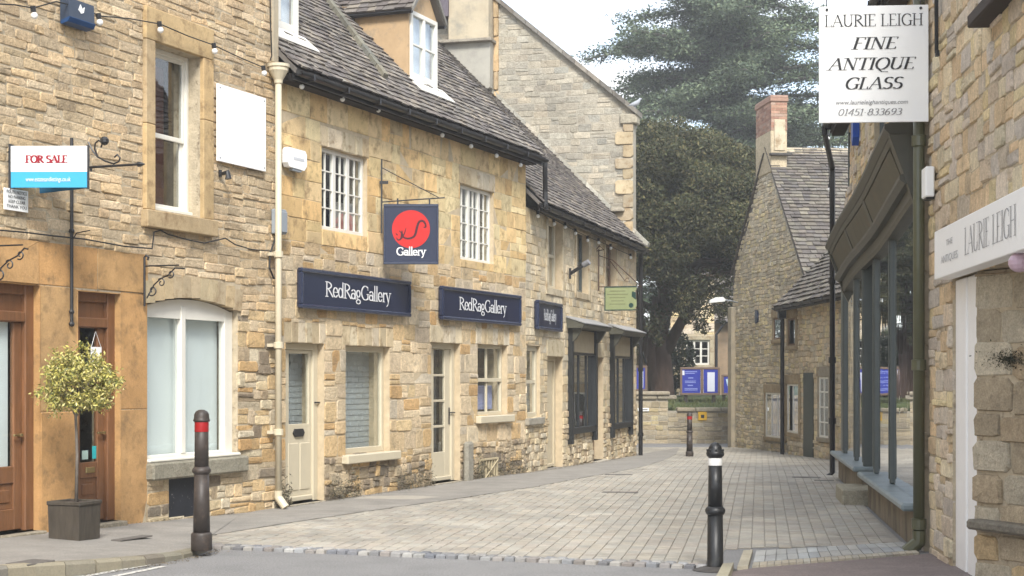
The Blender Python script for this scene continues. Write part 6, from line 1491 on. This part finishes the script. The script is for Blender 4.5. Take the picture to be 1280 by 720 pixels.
# green hanging sign at the end of the row
u_, z_ = F3.hit(745.5, 333); t = outward(F3, u_, z_, 'pale green hanging sign on a scrolled bracket at the end of the row', 'hanging_sign', 'hanging sign')
kk = FP/F3.world(u_, 0)[1]; wq, hq = 40/kk, 29/kk; zt_ = -26/kk
m = M(); m.box(0, -.01, -.50, .02, .01, .35)
m.tube([(.01, 0, .22), (.3, 0, .12), (.6, 0, -.16), (.85, 0, -.40)], .010, 5); m.tube([(.01, 0, -.42), (.9, 0, -.42)], .010, 5); m.tube([(.25, 0, .1), (.55, 0, -.3), (.66, 0, -.33), (.62, 0, -.24), (.56, 0, -.28)], .008, 5)
m.tube([(-.12, 0, .30), (.12, 0, .34), (.02, 0, .42), (-.08, 0, .3)], .012, 5)
m.build('bracket', mat('rusty_iron', (.06, .03, .02), var=.3), t)
m = M(); m.prism([(.14, zt_-hq), (.14+wq*.9, zt_-hq), (.14+wq, zt_-hq*.85), (.14+wq, zt_-hq*.55), (.14+wq*.9, zt_-hq*.45), (.14+wq*.86, zt_-hq*.3), (.14+wq, zt_-hq*.12), (.14+wq, zt_), (.14, zt_)], -.015, .015); m.build('board', GREENS, t)
m = M()
for k_, wf in enumerate((.5, .66, .5, .4, .5)): 
    z1_ = zt_-hq*(.2+.14*k_); m.box(.14+wq*(.4-wf/2), -.0165, z1_, .14+wq*(.4+wf/2), -.0155, z1_+.018)
m.build('faint_lettering', mat('olive_letters', (.15, .16, .08)), t)
m = M(); m.prism([(.14+wq*.83+.05*cos(a), zt_-hq*.8+.05*sin(a)) for a in [2*pi*i/12 for i in range(12)]], -.018, .0); m.prism([(.14+wq*.86, zt_-hq*.2), (.14+wq*.98, zt_-hq*.24), (.14+wq*.98, zt_-hq*.56), (.14+wq*.85, zt_-hq*.42)], -.0185, 0); m.build('emblem', GREEND, t)
m = M(); b=.012
for q in ((.13, zt_-hq-.01, .14+wq, zt_-hq+.012), (.13, zt_-.012, .14+wq, zt_+.01), (.13, zt_-hq+.012, .152, zt_-.012)): m.box(q[0], -.022, q[1], q[2], .022, q[3])
m.build('frame', GREEND, t)
# spotlight arm above the first black shopfront
u_, z_ = F3.hit(709, 342); t = outward(F3, u_, z_, 'short dark spotlight arm over the first black shopfront', 'spotlight', 'lamp')
m = M(); m.box(0, -.03, -.10, .03, .03, .10); m.tube([(.02, 0, 0), (.30, -.05, .16)], .035, 8); m.build('arm', BLACK, t); m = M(); m.tube([(.28, -.05, .15), (.40, -.07, .21)], .055, 10); m.build('lamp_head', mat('dull_zinc', (.2, .2, .21), rough=.5), t)

# for-sale board and the ironwork on the left shop
kz = lambda F, px: FP/F.world(F.hit(px), 0)[1]
u_, zb = F1.hit(8, 235); kk = kz(F1, 8); t = outward(F1, u_, zb, 'projecting white and blue estate agent board reading FOR SALE', 'for_sale_board', 'estate agent sign')
t.rotation_euler[2] += radians(21); wq, hq = 97/kk, 52/kk
m = M(); m.bbox(0, -.008, hq*.38, wq, .008, hq, .002); m.build('white_panel', SIGNW, t)
m = M(); m.bbox(0, -.008, 0, wq, .008, hq*.379, .002); m.build('blue_panel', SKYB, t)
m = M(); m.add([(0, .55, 0), (wq, .03, 0), (wq, .03, hq), (0, .55, hq), (0, .565, 0), (wq, .045, 0), (wq, .045, hq), (0, .565, hq)], [(0,1,2,3), (7,6,5,4), (0,4,5,1), (3,2,6,7)]); m.build('rear_panel', mat('board_back_blue', (.03, .14, .26)), t)
nib_words(t, LETTER_R, 'FOR SALE', wq*.48, hq*.60, hq*.17, wq*.54, -.0085, nibw=.24, nibh=.10)
plain_text('lettering', 'www.estatesandlettings.co.uk', t, .06, LETTER, wq*.5, -.0095, hq*.15, width=wq*.58)
for q in ((-.01, -.012, -.02, .012, .56, hq+.02), (wq-.01, -.0, -.01, wq+.008, .05, hq+.01)): m = M(); m.box(*q); m.build('corner_post', BLACK, t)
def spiral(cx, cz, r0, a0, turns, n=26, dirn=1): return [(cx+r0*(1-.75*i/n)*cos(a0+dirn*turns*2*pi*i/n), 0, cz+r0*(1-.75*i/n)*sin(a0+dirn*turns*2*pi*i/n)) for i in range(n+1)]
u_, za = F1.hit(87, 211); t = outward(F1, u_, za, 'long black wrought iron sign bracket with scrolls beside the for sale board', 'iron_bracket', 'bracket'); kk = kz(F1, 87)
ln = 100/kk/.95
m = M(); zl_ = F1.hit(85, 405)[1]-za; m.tube([(.0, -.02, zl_), (.0, -.02, .3)], .017, 6); m.tube([(0, -.02, .0), (ln, -.02, .0)], .013, 6); m.tube([(ln-.05, -.02, 0), (ln-.02, -.02, 0), (ln+.03, -.02, 0)], [.028, .024, .002], 6); m.ball((0, -.02, zl_), .03, 8); m.ball((0, -.02, zl_+.12), .028, 8)
m.ball((0, -.02, -.62), .03, 8); m.tube([(.0, -.02, -.72), (.06, -.02, -.64), (.22, -.02, -.62)], .006, 5)
m.build('bar', BLACK, t)
m = M(); S_ = lambda x, y: ((x-87)/kk/.95, 0, (211-y)/kk)
m.tube([S_(*q) for q in ((109, 179), (115, 190), (122, 198), (133, 204), (145, 208), (152, 206), (154, 201), (150, 197), (146, 200))], .009, 5); m.tube([S_(*q) for q in ((122, 197), (118, 188), (119, 181), (124, 178), (129, 182), (127, 187))], .009, 5); m.tube([S_(*q) for q in ((104, 205), (110, 203), (110, 196), (104, 193))], .009, 5)
m.tube([S_(*q) for q in ((113, 212), (113, 216))], .012, 5)
m.build('scroll', BLACK, t)
m = M(); m.ball(S_(132, 179), .045, 10); m.build('flood_lamp', BLACK, t)
for (px, py0, py1, pa, L_, lab) in ((178, 322, 383, 333, .50, 'small scrolled iron bracket above the arched window corner'), (-14, 300, 340, 308, .42, 'scrolled iron bracket at the left edge above the wide door')):
    u_, z_ = F1.hit(px, pa); t = outward(F1, u_, z_, lab, 'iron_bracket', 'bracket'); t['group'] = 'small scrolled wall brackets'; kk = kz(F1, px); zt_, zb_ = (pa-py0)/kk, (pa-py1)/kk
    m = M(); m.tube([(.0, -.02, zb_), (0, -.02, zt_), (.02, -.02, zt_+.02), (.05, -.02, zt_), (.04, -.02, zt_-.03)], .012, 6); m.tube([(0, -.02, 0), (L_*.86, -.02, .0)], .008, 5); m.build('bar', BLACK, t)
    m = M(); m.tube([(x, -.02, z) for x, _, z in spiral(.10, -.26, .06, -2.6, 1.1)]+[], .008, 5); m.tube([(.03, -.02, -.34), (.12, -.02, -.20), (.20, -.02, -.14), (.30, -.02, -.10), (.38, -.02, -.03), (L_, -.02, -.04)], .008, 5)
    m.tube([(x, -.02, z) for x, _, z in spiral(.21, -.18, .05, 2.4, 1.1, dirn=-1)], .007, 5); m.tube([(x, -.02, z) for x, _, z in spiral(.33, -.09, .045, -2.2, 1.1)], .007, 5); m.build('scroll', BLACK, t)
# notice plate under the board, two small wall things, white blank panel
r = F1.r(0, 30, 237, 264); t = attach('notice_plate', 'small white parking notice plate below the for sale board', 'notice', F1, r[0], r[1]); W, H = r[2]-r[0], r[3]-r[1]
m = M(); m.bbox(0, -.05, 0, W, -.038, H, .002); m.build('plate', SIGNW, t)
for k, s_ in enumerate(('POLITE NOTICE', 'NO PARKING', 'KEEP CLEAR', 'THANK YOU')): plain_text('lettering', s_, t, .042, LETTER_K, W/2, -.0525, H*(.78-.22*k), width=W*(.84 if k in (0, 3) else .7))
r = F1.r(267, 327, 114, 208); t = attach('blank_panel', 'blank bright white rectangular panel beside the sash window', 'panel', F1, r[0], r[1]); W, H = r[2]-r[0], r[3]-r[1]
m = M(); m.bbox(0, -.06, 0, W, -.035, H, .002); m.build('panel', mat('pure_white', (.9, .9, .9), var=.01, rough=.5), t)
m = M()
for x in (.04, W-.04):
    for z in (.04, H-.04): m.tube([(x, -.066, z), (x, -.03, z)], .01, 6)
m.build('fixing_screw', METER, t)
r = F1.r(72, 107, 4, 35); t = attach('alarm_box', 'dark navy alarm box high on the left wall', 'alarm box', F1, r[0], r[1]); W, H = r[2]-r[0]-.04, r[3]-r[1]
m = M(); m.prismx([(-.03, 0), (-.12, .02), (-.14, .06), (-.13, H), (-.03, H)], 0, W); m.build('case', DGREYB, t)
m = M(); m.prismx([(-.04, -.005), (-.125, .012), (-.148, .055), (-.148, .062), (-.04, .03)], -.004, W+.004); m.build('light_strip', BLUEB, t)
m = M(); m.prism([(W*.36, H*.62), (W*.44, H*.86), (W*.50, H*.70), (W*.60, H*.80), (W*.56, H*.56), (W*.46, H*.50)], -.142, -.136); m.build('emblem', SIGNW, t)
r = F1.r(271, 281, 214, 225); t = attach('wall_lamp', 'tiny black wall lamp under the blank white panel', 'lamp', F1, r[0], r[1]); m = M(); m.tube([(.04, -.02, .06), (.04, -.12, .08), (.04, -.13, .0)], [.02, .03, .04], 8); m.build('lamp_head', BLACK, t)
m = M(); m.box(.02, -.03, .03, .06, -.01, .11); m.build('back_plate', BLACK, t)
r = F2.r(350, 374, 187, 211); t = attach('alarm_box', 'white alarm box near the top of the cream downpipe', 'alarm box', F2, r[0], r[1]); W, H = r[2]-r[0], r[3]-r[1]
m = M(); m.prism([(0, .05), (.04, 0), (W-.06, -.01), (W, .05), (W, H-.04), (W-.04, H), (.04, H), (0, H-.04)], -.11, -.03); m.build('case', SIGNW, t); m = M(); m.box(W*.3, -.113, H*.42, W*.85, -.111, H*.56); m.build('faint_lettering', mat('pale_grey_print', (.55, .57, .6)), t)
m = M(); m.box(W*.3, -.10, -.035, W*.75, -.05, .0); m.build('strobe', METER, t)
r = F2.r(337, 347, 262, 293); t = attach('meter_box', 'grey electrical box clipped beside the cream downpipe', 'electrical box', F2, r[0], r[1]); W, H = r[2]-r[0], r[3]-r[1]
m = M(); m.bbox(0, -.13, 0, W, -.02, H, .01); m.build('case', METER, t); m = M(); m.bbox(.01, -.145, .02, W-.01, -.13, H-.03, .006); m.build('lid', METER, t)
r = F7.r(1166, 1181, 207, 245); t = attach('wall_box', 'white plastic wall box beside the olive drainpipe, above the long fascia', 'electrical box', F7, r[0]+.05, r[1]); W, H = .22, r[3]-r[1]
m = M(); m.bbox(0, -.11, 0, W, -.03, H, .01); m.build('case', SIGNW, t); m = M(); m.bbox(.02, -.10, -.02, W-.02, -.03, .0, .004); m.build('base', BLACK, t)
r = F6.r(1075, 1084, 160, 176); t = attach('alarm_box', 'blue alarm box on the wall under the white hanging sign', 'alarm box', F6, r[0], r[1]); m = M(); m.prism([(0, .1), (.15, 0), (.3, .1), (.3, .34), (0, .34)], -.12, -.03); m.build('case', mat('bright_blue', (.02, .08, .42), rough=.3), t)
m = M(); m.box(.02, -.03, .05, .28, -.015, .3); m.build('back_plate', SIGNW, t)
# cream downpipe with hopper at the party line
u_ = F2.hit(348, d=-.12); t = attach('downpipe', 'cream painted downpipe with a hopper head between the first two buildings', 'downpipe', F2, u_, 0, -.12); zt_ = F2.hit(346, 106)[1]
m = M(); m.tube([(0, 0, .22), (0, 0, zt_)], .039, 12); m.build('pipe', CREAM, t, smooth=True)
m = M(); m.tube([(0, 0, .24), (0, 0, .16), (.0, -.10, .04)], [.05, .05, .05], 10); m.build('shoe', CREAM, t)
m = M(); m.lathe([(.05, zt_-.02), (.055, zt_+.02), (.10, zt_+.10), (.12, zt_+.13), (.12, zt_+.17), (.135, zt_+.175), (.135, zt_+.21)], 16); m.build('hopper', CREAM, t)
for z in (.95, 2.0, 3.1): m = M(); m.lathe([(.045, z-.04), (.058, z-.035), (.058, z+.035), (.045, z+.04)], 12); m.box(-.10, .02, z-.02, .10, .10, z+.02); m.build('pipe_collar', CREAM, t)
# dark downpipe at the end of the far row
p = F3.world(L3+.02, -.10); t = thing('downpipe', 'black downpipe at the end corner of the shop row', 'downpipe', (p[0], p[1], G(p[1])), F3.phi); m = M(); m.tube([(0, 0, 0), (0, 0, E3+.15)], .05, 10); m.tube([(0, 0, 4.6), (-.12, -.1, 4.75)], .045, 8); m.build('pipe', GUTT, t)
for z in (.5, 2.0, 3.4): m = M(); m.tube([(0, 0, z-.04), (0, 0, z+.04)], .066, 10); m.build('pipe_collar', GUTT, t)
# olive downpipe by the antique shop
p6 = F7.world(.0, -.10); t = thing('downpipe', 'olive green downpipe between the tall shopfront and the antique shop', 'downpipe', (p6[0], p6[1], 0), F7.phi)
m = M(); m.tube([(0, 0, .16), (0, 0, 5.5)], .052, 14); m.build('pipe', PIPEO, t, smooth=True)
for z in (3.78, 1.72, .26): m = M(); m.lathe([(.05, z-.05), (.066, z-.045), (.066, z+.045), (.07, z+.05), (.05, z+.055)], 14); m.build('pipe_collar', PIPEO, t)
m = M(); m.tube([(0, 0, .20), (0, 0, .10), (-.03, -.10, .0)], [.062, .064, .07], 12); m.build('shoe', PIPEO, t)
# black cable down the antique shop
t = attach('wall_cable', 'short thick black cable hanging down the upper right wall', 'cable', F7, F7.hit(1178), 0); z0_, z1_ = F7.hit(1178, 66)[1], 6.2
m = M(); m.tube([(0, -.05, z0_), (.01, -.055, (z0_+z1_)/2), (0, -.05, z1_)], .018, 6); m.build('cable', CABLE, t); m = M(); m.box(-.03, -.06, z0_-.03, .03, -.03, z0_+.02); m.build('cable_end', BLACK, t)
# wires along the left wall
def wire(F, pts, label, r=.008, y=-.045, name='wall_cable'):
    q = [F.hit(*p) for p in pts]; t = attach(name, label, 'cable', F, q[0][0], q[0][1]); m = M(); m.tube([(a-q[0][0], y-U(0, .01), b-q[0][1]) for a, b in q], r, 5); m.build('cable', CABLE, t); return t
wire(F1, [(-20, 287), (20, 290), (60, 295), (100, 299), (150, 308), (185, 311), (188, 290), (196, 288), (205, 293), (230, 300), (250, 304), (268, 300), (277, 298), (290, 306), (310, 312), (333, 314)], 'thin black cable looping along the left wall below the sash window')
wire(F1, [(333, -5), (334, 30), (335, 70), (333, 76)], 'dark cable running down beside the first dormer')
wire(F1, [(343, 310), (342, 332), (344, 350), (338, 348), (332, 335), (333, 318), (340, 296)], 'tangle of black cable hanging below the grey electrical box', .012)
# festoon lights
def festoon(F, sup, bulbs, label, y=-.12, sag=0):
    q = [F.hit(a, b, d=y) for a, b in sup]; t = attach('festoon_lights', label, 'festoon lights', F, q[0][0], q[0][1]); m = M(); m.tube([(a-q[0][0], y, b-q[0][1]) for a, b in q], .007, 5); m.build('cable', CABLE, t)
    for (bx, by) in bulbs:
        a, b = F.hit(bx, by, d=y); h = M(); h.tube([(a-q[0][0], y, b-q[0][1]+.02), (a-q[0][0]+.01, y, b-q[0][1]-.035)], .026, 8); ho = h.build('lamp_holder', BLACK, t)
        g_ = M(); g_.ball((a-q[0][0]+.015, y-.005, b-q[0][1]-.07), .035, 10); g_.build('bulb', BULB, ho, smooth=True)
festoon(F1, [(-20, 4), (18, 6), (41, 10), (70, 2), (105, 10), (124, 20), (160, 23), (200, 30), (235, 45), (266, 56), (300, 72), (331, 85)], [(41, 10), (123, 19), (199, 29), (267, 56), (329, 84)], 'string of white festoon bulbs across the left shop wall')
festoon(F2, [(357, 92), (376, 101), (430, 118), (474, 131), (520, 150), (560, 165), (588, 177), (625, 190), (652, 201)], [(376, 101), (427, 117), (472, 131), (552, 163), (588, 177), (620, 189), (650, 201)], 'string of festoon bulbs under the gallery gutter', y=-.16)
festoon(F3, [(668, 262), (692, 274), (720, 289), (735, 296), (752, 303), (772, 312), (788, 319)], [(672, 265), (692, 275), (706, 279), (719, 287), (734, 296), (748, 299), (763, 306), (788, 318)], 'string of festoon bulbs under the far row gutter', y=-.10)
festoon(F6, [(1034, 160), (1036, 205), (1038, 280)], [(1035, 168), (1037, 232)], 'short run of festoon bulbs on the right shop corner', y=-.14)
# notice boards behind the wall
def board(px0, px1, py0, py1, Y, label, panels, posts=(.15, .85)):
    k = FP/Y; x0, x1 = (px0-CX)/k, (px1-CX)/k; z0, z1 = EYE-(py1-HY)/k, EYE-(py0-HY)/k; t = thing('notice_board', label, 'notice board', ((x0+x1)/2, Y, .6), 0, 'church notice boards'); ox, oz = (x0+x1)/2, .6
    for s in posts: x = x0+(x1-x0)*s-ox; m = M(); m.bbox(x-.05, .02, -.4, x+.05, .12, z1-oz, .01); m.build('post', mat('dark_post', (.05, .045, .04), var=.2), t)
    m = M(); b = .07
    m.bbox(x0-ox, -.03, z0-oz, x1-ox, .02, z0-oz+b, .01); m.bbox(x0-ox, -.03, z1-oz-b, x1-ox, .02, z1-oz, .01); m.bbox(x0-ox, -.029, z0-oz+b, x0-ox+b, .02, z1-oz-b, .01); m.bbox(x1-ox-b, -.029, z0-oz+b, x1-ox, .02, z1-oz-b, .01)
    for (a, b_, _) in panels[1:]: x = x0+(x1-x0)*a-ox; m.bbox(x-.04, -.028, z0-oz+b, x+.04, .02, z1-oz-b, .01)
    m.build('frame', mat('board_frame', (.17, .12, .09), var=.15), t)
    for (a, b_, kind) in panels:
        xa, xb = x0+(x1-x0)*a-ox+.05, x0+(x1-x0)*b_-ox-.05; za, zb = z0-oz+b, z1-oz-b; w, h = xb-xa, zb-za
        m = M(); m.box(xa, -.012, za, xb, .01, zb); m.build('panel', BLUE, t)
        m = M(); 
        if kind == 'text':
            m.box(xa+w*.02, -.016, zb-h*.24, xa+w*.15, -.013, zb-h*.05); m.build('crest', PAPER, t); m = M()
            for (p, q, r_, s) in ((.18, .82, .08, .11), (.18, .70, .15, .18), (.35, .62, .34, .38), (.18, .75, .48, .51), (.18, .75, .54, .57), (.32, .60, .66, .70), (.15, .85, .80, .83), (.15, .85, .86, .89)): m.box(xa+w*p, -.016, zb-h*s, xa+w*q, -.013, zb-h*r_)
            m.build('printed_line', PAPERB, t)
        elif kind == 'paper': m.box(xa+w*.25, -.016, za+h*.06, xa+w*.75, -.013, zb-h*.12); m.build('paper_notice', PAPER, t)
        else: m.prism([(xa+w*.18, zb-h*.15), (xb-w*.05, zb-h*.12), (xb-w*.05, za+h*.2), (xa+w*.6, za+h*.15), (xa+w*.28, za+h*.45)], -.016, -.013); m.build('poster', mat('pale_poster', (.45, .60, .68), var=.2, vscale=9), t)
    return t
board(850, 900, 459, 494, 49.4, 'wide two-panel blue notice board behind the churchyard wall', [(0, .55, 'text'), (.55, 1, 'paper')])
board(793, 809, 457, 489, 49.6, 'blue notice board just past the end of the shop row', [(0, 1, 'paper')])
board(902, 924, 468, 494, 50.0, 'blue notice board partly hidden by the far cottage', [(0, 1, 'poster')])
# yellow diamond grit marker and white plate on the churchyard wall
k = FP/YW; x, z = (878-CX)/k, EYE-(520-HY)/k; t = thing('hydrant_sign', 'small yellow square plate on the churchyard wall', 'sign', (x, YW-.02, z), 0); m = M(); m.bbox(-.13, -.03, -.13, .13, -.015, .13, .01); m.build('plate', YELLOW, t); m = M(); m.box(-.05, -.032, -.06, .05, -.031, .04); m.build('mark', BLACK, t)
x, z = (804-CX)/k, EYE-(512-HY)/k; t = thing('street_name_plate', 'small white plate on the left end of the churchyard wall', 'sign', (x, YW-.02, z), 0); m = M(); m.bbox(-.17, -.03, -.05, .17, -.015, .05, .01); m.build('plate', SIGNW, t); m = M(); m.box(-.13, -.032, -.02, .13, -.031, .02); m.build('print', LETTER_G, t)
# street lamp head on the far cottage corner
k = FP/43.0; x, z = (900-CX)/k, EYE-(376-HY)/k; t = thing('street_lamp', 'white swan-neck lamp head on a thin arm from the far cottage', 'street lamp', (x, 43.6, z), 0)
m = M(); m.prism([(-.22, -.03), (-.20, .05), (-.05, .12), (.15, .13), (.22, .06), (.20, .01)], -.10, .10); m.build('lamp_head', mat('lamp_shell', (.62, .64, .63), rough=.4), t); m = M(); m.prism([(-.20, -.05), (.16, -.04), (.18, -.0), (-.21, -.02)], -.08, .08); m.build('lens', GLASS, t)
m = M(); m.tube([(.18, 0, .06), (.40, .1, .03), (.62, .4, .0)], .02, 6); m.build('arm', METER, t)
# weather on the tall gable shoulder: a bird
p = F4.world(W4+.06, -.05); t = thing('pigeon', 'small grey pigeon perched on the tall gable shoulder', 'bird', (p[0], p[1], E4+.04), radians(0))
m = M(); m.tube([(-.02, 0, .0), (.0, 0, .06)], .01, 5); m.tube([(-.16, 0, .08), (-.06, 0, .10), (.04, 0, .14), (.09, 0, .20), (.11, 0, .24), (.16, 0, .235)], [.012, .05, .06, .035, .028, .004], 10); m.build('body', mat('feather_grey', (.32, .34, .37), var=.2), t, smooth=True)
# weeds at the foot of the gallery wall
m = M()
for k in range(2600):
    u = random.choice([F2.hit(U(404, 445)), F2.hit(U(490, 538)), F2.hit(U(338, 357)), F2.hit(U(576, 600)), F2.hit(U(618, 655))]); z = abs(random.gauss(0, .16)); y = -.05-U(0, .05)
    d1_ = Vector((U(-1, 1), U(-1, 1), U(-1, 1))).normalized()*U(.012, .03); d2_ = Vector((U(-1, 1), U(-1, 1), U(-1, 1))).normalized()*.008; p = Vector((u, y, z+.03)); m.add([p-d1_, p+d2_, p+d1_, p-d2_], [(0, 1, 2, 3)], pick([(.10, .09, .06), (.14, .12, .08), (.07, .07, .04), (.19, .16, .12)], .3))
o = m.build('wall_weeds', FUZZ, None, tf=Matrix.Translation((F2.ox, F2.oy, 0)) @ Matrix.Rotation(F2.phi, 4, 'Z')); tag(o, 'dry weeds and moss along the foot of the gallery wall', 'weeds', kind='stuff')
# crumbs, grit and dead leaves gathered along the wall foot and the kerb
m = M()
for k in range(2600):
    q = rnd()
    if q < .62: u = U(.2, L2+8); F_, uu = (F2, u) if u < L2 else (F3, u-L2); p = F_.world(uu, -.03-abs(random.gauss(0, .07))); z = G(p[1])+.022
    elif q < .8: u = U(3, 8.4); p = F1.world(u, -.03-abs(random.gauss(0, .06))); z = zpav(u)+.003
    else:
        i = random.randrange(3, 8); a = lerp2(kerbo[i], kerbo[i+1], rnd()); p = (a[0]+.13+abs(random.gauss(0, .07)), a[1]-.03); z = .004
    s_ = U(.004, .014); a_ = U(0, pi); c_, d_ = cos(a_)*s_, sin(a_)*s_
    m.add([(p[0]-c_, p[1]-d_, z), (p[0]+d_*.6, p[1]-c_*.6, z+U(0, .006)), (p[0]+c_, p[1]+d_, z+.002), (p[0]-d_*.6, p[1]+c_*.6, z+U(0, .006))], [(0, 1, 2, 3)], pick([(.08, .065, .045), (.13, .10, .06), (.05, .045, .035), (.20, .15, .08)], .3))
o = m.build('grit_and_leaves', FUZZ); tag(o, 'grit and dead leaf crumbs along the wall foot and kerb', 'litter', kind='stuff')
# haze
m = M(); m.box(-160, -60, -2.2, 160, 210, 26); hz = m.build('haze', None); hz['kind'] = 'stuff'; hz['label'] = 'pale thin morning haze filling the street and churchyard'; hz['category'] = 'haze'
hm = bpy.data.materials.new('haze'); hm.use_nodes = True; hn = hm.node_tree.nodes; hn.clear(); ho = hn.new('ShaderNodeOutputMaterial'); hv = hn.new('ShaderNodeVolumePrincipled'); hv.inputs['Color'].default_value = (.93, .96, 1, 1); hv.inputs['Density'].default_value = .0013; hm.node_tree.links.new(hv.outputs[0], ho.inputs['Volume']); hz.data.materials.append(hm)
